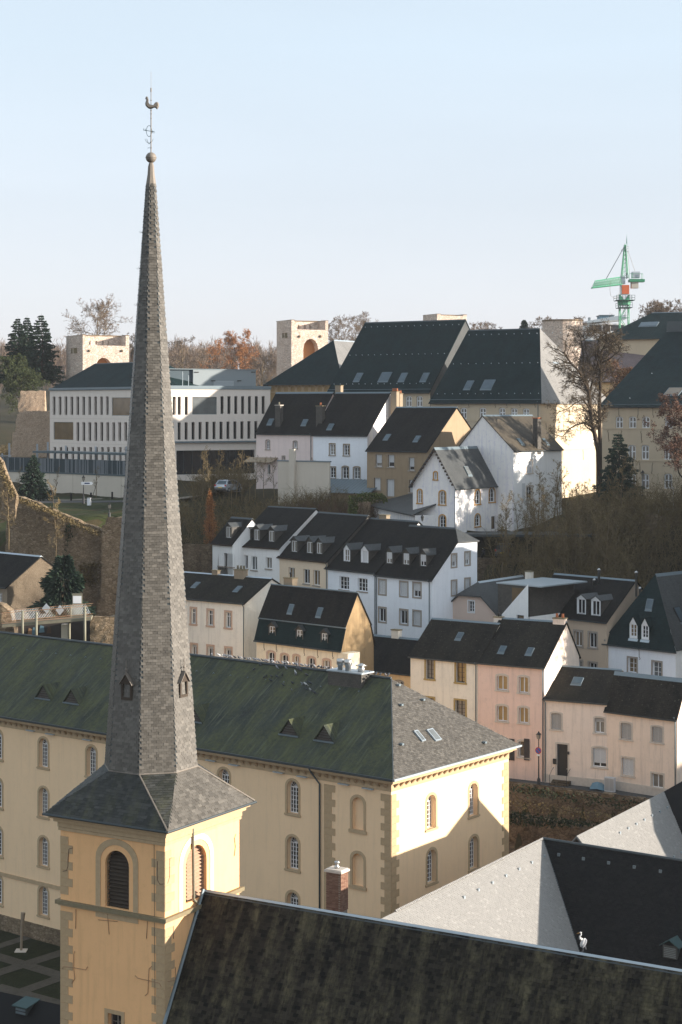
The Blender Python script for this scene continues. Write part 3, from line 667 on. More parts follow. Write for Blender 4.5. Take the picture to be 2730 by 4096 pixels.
    MB().lathe([(rt*1.06, zt-.12), (rt*.98, zz(2250)), (.20, zz(2100)), (.17, zz(1950)), (.12, zz(1890)), (.07, zz(1870))], 8, tipc).build('lead_tip', 'lead', O)
    zc = zz(1785); rb_ = .295; MB().lathe([(rb_*math.sin(math.pi*i/12), zc-rb_*math.cos(math.pi*i/12)) for i in range(1, 12)], 16, tipc).build('ball', 'lead', O, True)
    MB().lathe([(.31, zc-.02), (.315, zc), (.31, zc+.02)], 18, tipc).build('ball_band', 'lead', O)
    rod = MB().tube([(c0.x, c0.y, zc+.28), (c0.x, c0.y, zz(880))], .03, 6).tube([(c0.x, c0.y, zz(880)), (c0.x, c0.y, zz(480))], .02, 6).tube([(c0.x, c0.y, zz(470)), (c0.x, c0.y, zz(165))], .008, 5).lathe([(.03, zz(550)), (.04, zz(540)), (.04, zz(480)), (.02, zz(470))], 8, tipc)
    for y in (960, 1045, 1600, 900, 705): rod.lathe([(.02, zz(y)-.03), (.055, zz(y)), (.02, zz(y)+.03)], 8, tipc)
    rod = rod.build('vane_rod', 'lead', O)
    cr = MB(); e = [V((c0.x, c0.y, zz(1285)))+tf.loc(tf.O+V((math.cos(t)*.16, math.sin(t)*.1, 0)))*1+V((0, 0, math.sin(t)*0)) for t in (0,)]
    ring_pts = [P(550+52*math.sin(t), 1285-103*math.cos(t)) for t in np.linspace(0, 2*math.pi, 25)]
    cr.tube(ring_pts, .014, 5); cr.tube([P(445, 1255, .2), P(655, 1310, -.2)], .016, 5)
    for x, y in ((450, 1256), (482, 1265), (617, 1300), (645, 1308)): cr.tube([P(x, y-25), P(x-4, y+22)], .013, 5)
    for s_ in (-1, 1):
        cr.tube([P(550, 1530), P(550+s_*30, 1480), P(550+s_*45, 1430)], .013, 5); cr.tube([P(550, 1520), P(550+s_*50, 1490), P(550+s_*80, 1430)], .010, 5); cr.tube([P(550, 1600), P(550+s_*30, 1605)], .012, 5)
    cr.build('iron_cross', 'copper_green', rod)
    # rooster: outline with real thickness
    ol = [(490, 640), (505, 630), (525, 640), (528, 665), (522, 700), (535, 740), (560, 775), (590, 800), (625, 805), (640, 775), (665, 745), (695, 735), (722, 745), (735, 780), (735, 820), (722, 850), (705, 875), (690, 872), (672, 850), (645, 845), (610, 862), (575, 872), (545, 865), (505, 835), (482, 805), (475, 770), (482, 735), (495, 705), (492, 680), (475, 672)]
    cen = V((0, 0, 0)); m = MB(); n = len(ol); ctr = P(585, 800); f1 = [P(*q) for q in ol]; nv = tf.loc(tf.O+V((0, 1, 0)))
    midl = [p.lerp(P(560 if q[0] < 610 else 690, 790), .35) for p, q in zip(f1, ol)]
    m.add(f1+[p-nv*.10 for p in midl]+[p+nv*.10 for p in midl], [(i, (i+1) % n, n+(i+1) % n, n+i) for i in range(n)]+[((i+1) % n, i, 2*n+i, 2*n+(i+1) % n) for i in range(n)])
    for off in (n, 2*n):
        ts = geo.tessellate_polygon([[V((q[0], q[1], 0)) for q in ol]]); m.f += [tuple(i+off for i in t) for t in ts]
    rk = m.build('rooster', 'lead', rod)
    # the two little gabled hatches on the spire
    for (c, x0, y0, x1, y1, pk, kf) in (('9', 1125, 645, 1185, 760, 580, 5), ('10', 68, 345, 105, 440, 285, 7)):
        k = kf; n = ((oc[k]+oc[(k+1) % 8])/2-c0); n.z = 0; n = V((n.x, n.y, 0)).normalized(); t = V((-n.y, n.x, 0))
        slope_n = V((n.x, n.y, (ri-rt*.92)/(zt-zo))); p = tf.hit(c, (x0+x1)/2, y1, (oc[k]+oc[(k+1) % 8])/2, slope_n); zb_ = p.z
        ctr_ = V((c0.x, c0.y, 0))+n*((p-c0).dot(n)+.10); hgt = tf.hit(c, (x0+x1)/2, y0, ctr_, n).z-zb_; w = .24; e_ = .12
        Q = lambda a, z, d: ctr_+t*a+n*d+V((0, 0, z))
        m = MB(); T = lambda a, z, kk=0.: Q(a, z, -kk)
        wall(m, T, [(-w-.12, zb_-.15), (w+.12, zb_-.15), (w+.12, zb_+hgt+.08), (0, zb_+hgt+.55), (-w-.12, zb_+hgt+.08)], [hole_poly(-w, w, zb_, zb_+hgt)], .3)
        for a in (-w-.12, w+.12): m.poly([Q(a, zb_-.15, 0), Q(a, zb_+hgt+.08, 0), Q(a, zb_+hgt+.08, -.5), Q(a, zb_-.15, -.3)])
        h_ = m.build('hatch', 'louvre_wood', O); MB().poly([Q(-w, zb_, -.25), Q(w, zb_, -.25), Q(w, zb_+hgt, -.25), Q(-w, zb_+hgt, -.25)]).build('opening', 'dark_shutter', h_)
        r_ = MB()
        for a in (-1, 1): r_.slab([Q(a*(w+.2), zb_+hgt, .1), Q(0, zb_+hgt+.6, .1), Q(0, zb_+hgt+.6, -.8), Q(a*(w+.2), zb_+hgt, -.6)], .05)
        r_.build('hatch_roof', 'lead', h_); MB().tube([Q(0, zb_+hgt+.55, 0), Q(0, zb_+hgt+1.3, 0)], [.04, .015], 6).ell(Q(0, zb_+hgt+.8, 0), (.08, .08, .06)).build('finial', 'lead', h_)
    # iron anchors
    def fl(pts, T_, mat='rust_iron', r=.017): MB().tube(pts, r, 5).build('wall_anchor', mat, O, True)
    FF = lambda x, y: tf.front('12', x, y)+V((0, -.03, 0)); SS = lambda x, y: tf.side('12', x, y)+V((.03, 0, 0))
    fl([FF(248, 858), FF(222, 865), FF(215, 940), FF(215, 985), FF(205, 1015), FF(180, 1020)], 0, 'iron'); fl([FF(838, 950), FF(838, 1080), FF(855, 1110), FF(885, 1108)], 0, 'iron')
    fl([FF(270, 1285), FF(268, 1420)], 0); fl([FF(490, 1315), FF(502, 1460)], 0); fl([FF(425, 1358), FF(560, 1370)], 0); fl([FF(770, 1350), FF(762, 1490)], 0)
    fl([FF(262, 1578), FF(255, 1600), FF(255, 1700), FF(262, 1770), FF(240, 1802)], 0); fl([FF(175, 1702), FF(185, 1685), FF(255, 1692), FF(340, 1708), FF(352, 1685)], 0)
    fl([FF(800, 1682), FF(780, 1700), FF(775, 1790), FF(772, 1870), FF(752, 1888)], 0); fl([FF(683, 1748), FF(700, 1765), FF(775, 1782), FF(850, 1800), FF(866, 1825)], 0)
    fl([SS(935, 925), SS(920, 930), SS(918, 1060), SS(905, 1105)], 0, 'rust_iron'); fl([SS(1382, 760), SS(1372, 790), SS(1378, 850), SS(1370, 915)], 0, 'rust_iron')
    fl([SS(945, 1405), SS(946, 1490)], 0); fl([SS(960, 1690), SS(958, 1780), SS(905, 1790)], 0)
    pp = [SS(x, y)+V((.06, 0, 0)) for x, y in ((1130, 645), (1122, 668), (1080, 690), (1074, 720), (1080, 1215), (1108, 1245), (1110, 1330), (1098, 1352))]
    MB().tube(pp, .075, 8).build('downpipe', 'olive_zinc', O, True)
    MB().tube([FF(815, 820), FF(818, 1400), FF(822, 2000)], .012, 4).tube([FF(757, 688)+V((0, -.6, 0)), FF(800, 750), FF(815, 820)], .012, 4).build('lightning_cable', 'black_iron', O)
build_tower()
# ================================================================== nave
NAVE_END = 30.0
pn = tf.side('12', 1165, 1150); NY, NZ = 3.5, tf.side('p', 815, 3562, 0).z
nave = thing('church_nave', 'steep dark nave roof streaked with lichen beside the church tower', 'church', tf.O, tf.ang)
NK = 1.72
def build_nave():
    O = nave; dz = 8.2; y0 = NY-dz; z0 = NZ-dz*NK; x0 = .10
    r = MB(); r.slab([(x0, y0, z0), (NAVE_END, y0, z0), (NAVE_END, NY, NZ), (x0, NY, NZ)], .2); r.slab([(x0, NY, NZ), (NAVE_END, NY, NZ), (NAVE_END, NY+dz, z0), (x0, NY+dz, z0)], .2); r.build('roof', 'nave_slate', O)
    w = MB(); w.poly([(x0+.1, y0+.6, GZ-1), (NAVE_END, y0+.6, GZ-1), (NAVE_END, y0+.6, z0+.8), (x0+.1, y0+.6, z0+.8)]); w.poly([(x0+.1, NY+dz-.6, GZ-1), (NAVE_END, NY+dz-.6, GZ-1), (NAVE_END, NY+dz-.6, z0+.8), (x0+.1, NY+dz-.6, z0+.8)])
    for xx in (x0+.1, NAVE_END-.1): w.poly([(xx, y0+.6, GZ-1), (xx, NY+dz-.6, GZ-1), (xx, NY+dz-.6, z0+.8), (xx, NY, NZ-.4), (xx, y0+.6, z0+.8)])
    w.build('wall', 'church_stucco', O)
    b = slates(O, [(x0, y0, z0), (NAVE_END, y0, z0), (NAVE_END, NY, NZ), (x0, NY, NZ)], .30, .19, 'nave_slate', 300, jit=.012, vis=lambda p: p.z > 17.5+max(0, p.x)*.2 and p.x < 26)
    b.build('slate_courses', 'nave_slate', O, kind='stuff')
    MB().prism([(x0, NY-.06, NZ-.06*NK+.06), (x0, NY-.05, NZ+.0), (x0, NY, NZ+.07), (x0, NY+.05, NZ+.0), (x0, NY+.06, NZ-.06*NK+.06)], (NAVE_END-x0, 0, 0)).build('ridge_cap', 'pale_zinc', O)
    MB().tube([(x0-.02, NY-.1, NZ+.1), (x0-.02, y0, z0+.1)], .10, 6).build('verge_flashing', 'zinc', O)
    MB().poly([(x0, NY-.10, NZ-.10*NK+.075), (NAVE_END, NY-.10, NZ-.10*NK+.075), (NAVE_END, NY-.14, NZ-.14*NK+.075), (x0, NY-.14, NZ-.14*NK+.075)]).build('ridge_slates', 'dark_zinc', O)
build_nave()
# ================================================================== cloister wings behind the nave
def build_cloister():
    zr = 20.0; pA = atz('p', 1560, 3660, zr); pB = atz('p', 2175, 3357, zr); pC = atz('p', 2760, 3450, zr)
    a = V((pB.x-pA.x, pB.y-pA.y)).normalized(); fr = Fr(V((pB.x, pB.y, 0)), math.atan2(-a.x, a.y)); # local y along wing A
    O = thing('cloister_building', 'cloister roof with a sunlit pale slate slope meeting a dark slope in a valley', 'building', fr.O, fr.ang)
    La = 34.0; k = 1.1; Wd = 9.0; B = fr.loc(pB); Cc = fr.loc(pC); bd = V((Cc.x, Cc.y, 0)).normalized(); Lb = 26.
    bn = V((bd.y, -bd.x, 0)); bn = bn if bn.y < 0 else -bn
    # wing A lit slope (to +x), its back slope, wing B front slope and back slope
    E = zr-Wd*k; v = bn+V((1, 0, 0))*1.0
    # valley direction: equal drop on both slopes
    vd = V((1, (bn.y and ((1-bn.x)/bn.y)), 0)); val = V((0, 0, zr))+vd*Wd+V((0, 0, -Wd*k))
    A0 = V((0, -La, zr)); lit = [V((0, 0, zr)), A0, V((Wd, -La, E)), val]
    dark = [V((0, 0, zr)), val, bd*Lb+bn*Wd+V((0, 0, E)), bd*Lb+V((0, 0, zr))]
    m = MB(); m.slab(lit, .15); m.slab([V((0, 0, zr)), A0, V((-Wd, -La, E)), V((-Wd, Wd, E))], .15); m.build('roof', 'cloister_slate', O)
    m = MB(); m.slab(dark, .15); m.slab([V((0, 0, zr)), bd*Lb+V((0, 0, zr)), bd*Lb-bn*Wd+V((0, 0, E)), V((-Wd, Wd, E))-V((0, 0, 0))], .15); m.build('roof', 'shaded_cloister_slate', O)
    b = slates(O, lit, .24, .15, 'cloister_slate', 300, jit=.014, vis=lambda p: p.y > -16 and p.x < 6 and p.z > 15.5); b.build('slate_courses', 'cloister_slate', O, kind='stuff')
    b = slates(O, dark, .26, .16, 'shaded_cloister_slate', 0); b.build('slate_courses', 'shaded_cloister_slate', O, kind='stuff')
    w = MB(); w.box(-Wd+.5, Wd-.5, -La+.2, -.0, GZ-1, E+.3); q = [bn*(Wd-.5), bn*(Wd-.5)+bd*Lb, -bn*(Wd-.5)+bd*Lb, -bn*(Wd-.5)]
    w.prism([V((p.x, p.y, GZ-1)) for p in q], (0, 0, E+1.2-GZ)); w.build('wall', 'abbey_stucco', O)
    # upright comb of slates along wing A's ridge
    cm = MB().box(-.03, .12, 0, .16, -.05, .075).mesh('ridge_slate', 'cloister_slate')
    for i in range(110): inst('ridge_slate', cm, O, (-.04, -i*.19-.2, zr+.05), (0, R(random.uniform(35, 50)), 0))
    MB().prism([(0, -.15, zr-.1), (0, 0, zr+.07), (0, .15, zr-.1)], (1, 0, 0)).mesh('x', 'dark_zinc')
    MB().tube([V((0, 0, zr+.03)), bd*Lb+V((0, 0, zr+.03))], .11, 6).build('ridge_cap', 'dark_zinc', O)
    MB().tube([V((0, 0, zr+.0)), val], .06, 5).build('valley_lead', 'dark_zinc', O)
    hk = MB().box(-.10, .10, -.02, .06, -.12, .12).mesh('snow_guard', 'zinc')
    for i in range(9): p = bd*(1.6+i*1.9)+bn*.75+V((0, 0, zr-.75*k+.10)); inst('snow_guard', hk, O, p, (0, 0, math.atan2(bd.y, bd.x)))
    # small louvred vent house on the dark slope
    q = fr.hit('14', 1510, 930, (0, 0, zr), V((bn.x*k, bn.y*k, 1))); rz = math.atan2(bd.y, bd.x)
    vt = empty('roof_vent', q, rz); vt.parent = O
    MB().box(-.5, .5, -.1, 1.2, -.6, .75).build('body', 'dark_zinc', vt)
    MB().slab([(-.68, -.25, .72), (0, -.25, 1.15), (0, 1.4, 1.15), (-.68, 1.4, .72)], .06).slab([(.68, -.25, .72), (0, -.25, 1.15), (0, 1.4, 1.15), (.68, 1.4, .72)], .06).build('vent_roof', 'copper_green', vt)
    for i in range(6): MB().box(-.4, .4, -.14, -.1, .0+i*.11, .06+i*.11).build('louvre', 'zinc', vt)
    # second block further back
    pD = at('p', 2657, 3167, 140.); z2 = pD.z; ang = fr.ang; f2 = Fr(V((pD.x, pD.y, 0)), ang)
    O2 = thing('rear_cloister_building', 'second sunlit slate roof behind the dark cloister ridge', 'building', f2.O, ang)
    Lc, k2, W2 = 17., 1.1, 8.; E2 = z2-W2*k2; bd2 = V((math.cos(R(-4)), math.sin(R(-4)), 0)); bn2 = V((bd2.y, -bd2.x, 0)); val2 = V((W2, -W2, E2))
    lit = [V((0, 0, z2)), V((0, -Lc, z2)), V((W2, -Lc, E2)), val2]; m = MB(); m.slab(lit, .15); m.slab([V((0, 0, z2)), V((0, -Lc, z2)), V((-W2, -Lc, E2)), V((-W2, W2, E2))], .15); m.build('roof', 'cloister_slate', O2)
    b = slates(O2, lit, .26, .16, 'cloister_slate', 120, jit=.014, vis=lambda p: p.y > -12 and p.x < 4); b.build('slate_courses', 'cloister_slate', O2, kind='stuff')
    m = MB(); up = V((.0, 0, 0)); m.slab([V((0, 0, z2)), val2, V((24, -W2, E2)), V((24, 3.3, z2+3.63)), V((5.5, 3.3, z2+3.63))], .15); m.slab([V((0, 0, z2)), V((5.5, 3.3, z2+3.63)), V((24, 3.3, z2+3.63)), V((24, W2+4, E2)), V((-W2, W2, E2))], .15); m.build('roof', 'shaded_cloister_slate', O2)
    w = MB(); w.box(-W2+.5, W2-.5, -Lc+.2, 0, GZ-1, E2+.2); w.box(0, 24, -W2+.6, W2-.6, GZ-1, E2+.2); w.build('wall', 'abbey_stucco', O2)
    hk2 = MB().box(-.10, .10, -.02, .06, -.10, .10).mesh('snow_guard', 'pale_zinc')
    for i in range(7):
        inst('snow_guard', hk2, O2, (.9, -1.5-i*1.6, z2-.9*k2+.1), (0, 0, R(90))); inst('snow_guard', hk2, O2, (3.2, -3-i*1.6, z2-3.2*k2+.1), (0, 0, R(90)))
        inst('snow_guard', hk2, O, (.8, -1.5-i*2.0, zr-.8*k+.1), (0, 0, R(90)))
build_cloister()
# brick chimney between church and abbey
def build_brick_chimney():
    p = at('p', 1335, 3640, 118.); ang = R(CA-90); O = thing('brick_chimney', 'red brick chimney with stone cap and steel cowl before the abbey wall', 'chimney', V((p.x, p.y, GZ)), ang)
    zt = at('p', 1335, 3492, 118.).z-GZ; w, dp = 1.15, .9
    MB().box(-w/2+.02, w/2-.02, .02, dp-.02, 0, zt).build('shaft', 'mortar', O)
    bw, bh = .235, .075
    me = MB().box(0, bw-.012, -.012, .05, 0, bh-.014).mesh('brick', 'brick'); z = zt-bh*34; r = 0
    while z < zt-.01:
        for i in range(5):
            x = -w/2+i*bw-(r % 2)*bw/2*0+((r % 2)*.02)
            if x+bw <= w/2+.03: inst('brick', me, O, (x, 0.002, z))
        for i in range(4):
            y = i*bw-(r % 2)*.02
            if y+bw <= dp+.08: inst('brick', me, O, M=Matrix.Translation((w/2-.002, y+.01, z)) @ Matrix.Rotation(R(90), 4, 'Z'))
        z += bh; r += 1
    MB().box(-w/2-.1, w/2+.1, -.1, dp+.1, zt, zt+.14).box(-w/2-.02, w/2+.02, -.02, dp+.02, zt+.141, zt+.2).build('cap', 'pale_stone', O)
    MB().lathe([(.17, zt+.2), (.17, zt+.36), (.12, zt+.40), (.12, zt+.5), (.18, zt+.52), (.18, zt+.66), (.14, zt+.68)], 12, (0, dp/2, 0)).build('cowl', 'steel', O, True)
build_brick_chimney()
# ================================================================== abbey
AA = 51.6; AD = 134.0; pa = at('p', 1566, 3150, AD); af = Fr(V((pa.x, pa.y, 0)), R(AA-90)); AW = 16.2; AL = 54.0
abbey = thing('abbey_building', 'long cream abbey with arched windows, mossy green slate roof and sunlit end wall', 'abbey', af.O, af.ang)
ab = {}
def build_abbey():
    O = abbey; ze = af.hit('11', 555, 905, (0, -.7, 0), (0, 1, 0)).z; ov = .72; zw = ze-.15
    TFa = lambda x, z, k=0.: V((x, k, z)); TRa = lambda y, z, k=0.: V((-k, y, z)); ab['TF'] = TFa
    rows = [af.front('12', x, y).z for x, y in ((48, 300), (52, 638), (55, 985), (60, 1338))]     # window sills
    rows = [r_ for r_ in rows]; rows[1:] = [rows[0]-(rows[0]-rows[3])*i/3 for i in (1, 2, 3)]
    cols = [af.front('9', 390, 1290).x, af.front('9', 820, 1370).x, af.front('10', 925, 1290).x]
    st = (cols[1]-cols[0]); cols = [cols[0], cols[1], cols[1]+st, af.front('10', 385, 1100).x, cols[2], cols[0]-st, cols[0]-2*st]
    nich = af.front('10', 1437, 1390).x; H, Wd = 2.62, 1.16; fh = []
    for cx_ in cols:
        for z in rows: fh.append(window(O, TFa, cx_-Wd/2, cx_+Wd/2, z, z+H, rise=Wd/2, leaves=4, bars=5, sur='frame_stone', surw=.20, sill='frame_stone', rec=.42, fw=.07, fan=True))
    nh = []
    for z0, z1 in ((1540, 1250), (1980, 1690)):
        zb = af.front('10', 1437, z0-30).z; zt = af.front('10', 1437, z1+5).z
        for dz in (0,):
            h = hole_poly(nich-.55, nich+.55, zb, zt, .55); nh.append(h); fh.append(h)
            m = MB(); ring(m, TFa, h, grow(h, .22), -.03, .05); b = m.build('blind_niche', 'frame_stone', O); MB().poly([TFa(*p, .3) for p in h]).build('infill', 'abbey_stucco', b)
            q = MB(); tbox(q, TFa, nich-.85, nich+.85, zb-.24, zb-.01, -.12, .2); q.build('sill', 'frame_stone', b)
    rh = []
    for x0, y0, x1, y1 in ((800, 1010, 860, 1222), (1098, 930, 1150, 1138), (802, 1392, 862, 1612), (1100, 1300, 1152, 1515)):
        c = af.side('11', (x0+x1)/2, (y0+y1)/2); zb, zt = af.side('11', c and (x0+x1)/2, y1).z, af.side('11', (x0+x1)/2, y0).z
        rh.append(window(O, TRa, c.y-.58, c.y+.58, zt-2.62, zt, rise=.58, leaves=4, bars=5, sur='frame_stone', surw=.20, sill='frame_stone', rec=.42, fw=.07, fan=True))
    for c in (rh[0], rh[1]):
        cy = (c[0][0]+c[1][0])/2; dz = rows[0]-rows[1]
        for i in (2, 3): rh.append(window(O, TRa, cy-.58, cy+.58, c[0][1]-dz*i, c[0][1]-dz*i+H, rise=.58, leaves=4, bars=5, sur='frame_stone', surw=.20, sill='frame_stone', rec=.42, fw=.07, fan=True))
    m = MB(); wall(m, TFa, [(-AL, GZ+1.4), (0, GZ+1.4), (0, zw), (-AL, zw)], fh, .62); wall(m, TRa, [(0, GZ+1.4), (AW, GZ+1.4), (AW, zw), (0, zw)], rh, .62)
    m.poly([(-AL, AW, GZ-1), (0, AW, GZ-1), (0, AW, zw), (-AL, AW, zw)]); m.poly([(-AL, 0, GZ-1), (-AL, AW, GZ-1), (-AL, AW, zw), (-AL, 0, zw)]); m.build('wall', 'abbey_stucco', O)
    m = MB(); m.box(-AL, .12, -.12, .3, GZ-1, GZ+1.42); m.box(-.3, .118, .3, AW, GZ-1, GZ+1.42); m.build('plinth', 'rubble_stone', O)
    zs = af.front('13', 400, 395).z; m = MB(); m.box(-AL, .10, -.10, .02, zs-.16, zs+.16); m.box(-.02, .099, .02, AW, zs-.16, zs+.16); m.build('string_course', 'frame_stone', O)
    # cornice: frieze, brackets, crown
    m = MB(); m.box(-AL, .06, -.06, .02, zw-.95, zw); m.box(-.02, .059, .02, AW, zw-.95, zw); m.build('frieze', 'frame_stone', O)
    m = MB(); m.box(-AL, ov-.12, -ov+.12, .02, zw-.2, zw-.002); m.box(-.02, ov-.121, .02, AW+.3, zw-.2, zw-.002); m.box(-AL, ov-.3, -ov+.3, .02, zw-.32, zw-.202); m.box(-.02, ov-.301, .02, AW, zw-.32, zw-.202); m.build('cornice', 'frame_stone', O)
    bm = MB().add([(-.11, 0, 0), (.11, 0, 0), (.11, -.40, 0), (-.11, -.40, 0), (-.11, 0, -.42), (.11, 0, -.42), (.11, -.10, -.30), (-.11, -.10, -.30)], [(0, 1, 2, 3), (4, 7, 6, 5), (0, 3, 7, 4), (1, 5, 6, 2), (3, 2, 6, 7)]).mesh('bracket', 'frame_stone')
    x = -.45
    while x > -AL: inst('bracket', bm, O, (x, -.06, zw-.325)); x -= .72
    y = .45
    while y < AW: inst('bracket', bm, O, M=Matrix.Translation((.06, y, zw-.325)) @ Matrix.Rotation(R(90), 4, 'Z')); y += .72
    # quoins: corner both ways, strip on the long side, far corner
    qm = {h: MB().box(-h, 0, -.035, .02, 0, .545).mesh('quoin', 'quoin_stone') for h in (.62, .98)}
    xs = af.front('10', 1215, 1300).x; z = GZ+1.5; i = 0
    sm = {h: MB().box(-h/2, h/2, -.034, .02, 0, .545).mesh('quoin', 'quoin_stone') for h in (.75, 1.1)}
    while z < zw-1.5:
        a = (.62, .98)[i % 2]; inst('quoin', qm[a], O, (.003, 0, z)); b = (.98, .62)[i % 2]
        inst('quoin', qm[b], O, M=Matrix.Translation((0, -.002, z)) @ Matrix.Rotation(R(90), 4, 'Z') @ Matrix.Translation((b, 0, 0)))
        inst('quoin', qm[b], O, M=Matrix.Translation((0, AW+.002, z)) @ Matrix.Rotation(R(90), 4, 'Z'))
        h = (.75, 1.1)[i % 2]; inst('quoin', sm[h], O, (xs+(0 if i % 2 else -.17), 0, z)); z += .56; i += 1
    MB().tube([(af.front('10', 1095, 1030).x, -.72, ze-.1), (af.front('10', 1100, 1075).x, -.5, ze-.5), (af.front('10', 1143, 1200).x, -.12, ze-1.4), (af.front('10', 1143, 1200).x, -.12, GZ)], .075, 8).build('downpipe', 'dark_zinc', O, True)
    for x_, y_ in ((285, 1055), (460, 1087), (795, 1138)): p = af.front('9', x_, y_); MB().box(p.x-.5, p.x+.5, -.32, -.06, p.z-.05, p.z+.03).build('light_bar', 'pale_zinc', O)
    for x_, y_ in ((293, 962), (475, 997), (824, 1055), (1010, 1088), (1335, 1147), (1525, 1182)): p = af.front('10', x_, y_); MB().box(p.x-.5, p.x+.5, -.32, -.06, p.z-.05, p.z+.03).build('light_bar', 'pale_zinc', O)
    # roof
    rp = af.front('p', 1566, 2716, AW/2); hx, zr = rp.x, rp.z; ab.update(zr=zr, ze=ze, hx=hx, ov=ov)
    r = MB(); A, B_, C, D = (-AL, -ov, ze), (ov, -ov, ze), (ov, AW+ov, ze), (-AL, AW+ov, ze); P, Q = (hx, AW/2, zr), (-AL, AW/2, zr)
    r.slab([A, B_, P, Q], .18); r.slab([Q, P, C, D], .18); r.build('roof', 'abbey_slate', O)
    hp = [V(B_), V(C), V(P)]; MB().slab(hp, .18).build('hip', 'mid_slate', O)
    sl_ = slates(O, hp, .26, .17, 'spire_slate', 120, jit=.012, vis=lambda p: True); sl_.build('slate_courses', 'spire_slate', O, kind='stuff')
    MB().tube([(-AL, AW/2, zr+.04), (hx, AW/2, zr+.04)], .13, 6).build('ridge_cap', 'dark_zinc', O); MB().tube([P, B_], .05, 5).build('hip_lead', 'dark_zinc', O)
    MB().box(-AL, ov+.05, -ov-.12, -ov+.02, ze-.12, ze+.03).build('gutter', 'dark_zinc', O); MB().box(ov-.02, ov+.14, -ov, AW+ov, ze-.12, ze+.03).build('gutter', 'pale_zinc', O)
    p0, n = (0, -ov, ze), (0, -(zr-ze), AW/2+ov); kk = (zr-ze)/(AW/2+ov); ab['slope'] = (p0, n); ab['k'] = kk
    yat = lambda z: -ov+(z-ze)/kk
    # triangular louvred dormers
    for c, x, y in (('9', 392, 775), ('9', 645, 815), ('10', 900, 768), ('10', 1175, 815), ('10', 150, 660)):
        q = af.hit(c, x, y, p0, n); w, h = .92, 1.15; z0 = q.z; y0 = q.y
        m = MB(); m.poly([(q.x-w, y0, z0), (q.x+w, y0, z0), (q.x, y0, z0+h)]); d = m.build('dormer', 'louvre_wood', O)
        m = MB()
        for s_ in (-1, 1): m.slab([(q.x+s_*(w+.18), y0-.15, z0-.05), (q.x, y0-.15, z0+h+.16), (q.x, yat(z0+h+.16)+.1, z0+h+.16), (q.x+s_*(w+.18), yat(z0-.05), z0-.05)], .06)
        m.build('dormer_roof', 'abbey_slate', d); MB().box(q.x-w-.1, q.x+w+.1, y0-.2, y0, z0-.06, z0+.05).build('dormer_sill', 'zinc', d)
        for i in range(6):
            zz = z0+.1+i*.2; ww = w*(1-(zz-z0)/h)-.08
            if ww > .1: MB().box(q.x-ww, q.x+ww, y0-.06, y0-.01, zz, zz+.12).build('louvre', 'cheek_slate', d)
    # hip skylights
    hn = V((zr-ze, 0, -(hx-ov))); hn = V((-(zr-ze), 0, (hx-ov))) if hn.z < 0 else hn
    for x, y, w, h in ((745, 605, .5, 1.1), (845, 598, .8, 1.2)):
        q = af.hit('11', x, y, (ov, 0, ze), hn); nn = hn.normalized(); t = V((0, 1, 0)); up = nn.cross(t); up = up if up.z > 0 else -up
        G = lambda a, b, k_: q+t*a+up*b+nn*k_
        o = MB().hexa([G(-w/2, -h/2, 0), G(w/2, -h/2, 0), G(w/2, h/2, 0), G(-w/2, h/2, 0), G(-w/2, -h/2, .16), G(w/2, -h/2, .16), G(w/2, h/2, .16), G(-w/2, h/2, .16)]).build('skylight', 'pale_zinc', O)
        MB().poly([G(-w/2+.08, -h/2+.08, .165), G(w/2-.08, -h/2+.08, .165), G(w/2-.08, h/2-.08, .165), G(-w/2+.08, h/2-.08, .165)]).build('pane', 'grey_glass', o)
    for x, y in ((595, 250), (765, 352), (613, 388), (616, 663), (1195, 650)):
        q = af.hit('11', x, y, (ov, 0, ze), hn); MB().box(q.x-.05, q.x+.25, q.y-.12, q.y+.12, q.z, q.z+.15).build('roof_vent', 'zinc', O)
    # chimney block on the ridge with three cowls
    q = af.hit('10', 1320, 385, p0, n); m = MB().box(q.x-1.6, q.x+1.9, q.y, q.y+1.5, q.z-1, q.z+1.15); ch = m.build('chimney', 'cheek_slate', O)
    MB().box(q.x-1.7, q.x+2.0, q.y-.1, q.y+1.6, q.z+1.15, q.z+1.25).build('chimney_cap', 'pale_zinc', ch); zt = q.z+1.25
    for x in (-.75, .05): MB().lathe([(.24, zt), (.24, zt+.4), (.32, zt+.42), (.32, zt+.85), (.26, zt+.9)], 14, (q.x+x, q.y+.6, 0)).build('cowl', 'steel', ch, True)
    MB().lathe([(.28, zt), (.28, zt+.35), (.22, zt+.4), (.22, zt+.5), (.5, zt+.5), (.1, zt+.68)], 14, (q.x+1.35, q.y+.7, 0)).build('cowl', 'steel', ch, True)
    hk = MB().tube([(0, 0, 0), (0, -.12, .1), (0, -.22, .02)], .03, 4).mesh('roof_hook', 'zinc')
    for i in range(24):
        z_ = zr-1.05; inst('roof_hook', hk, O, (hx-2-i*2.0, yat(z_), z_))
build_abbey()
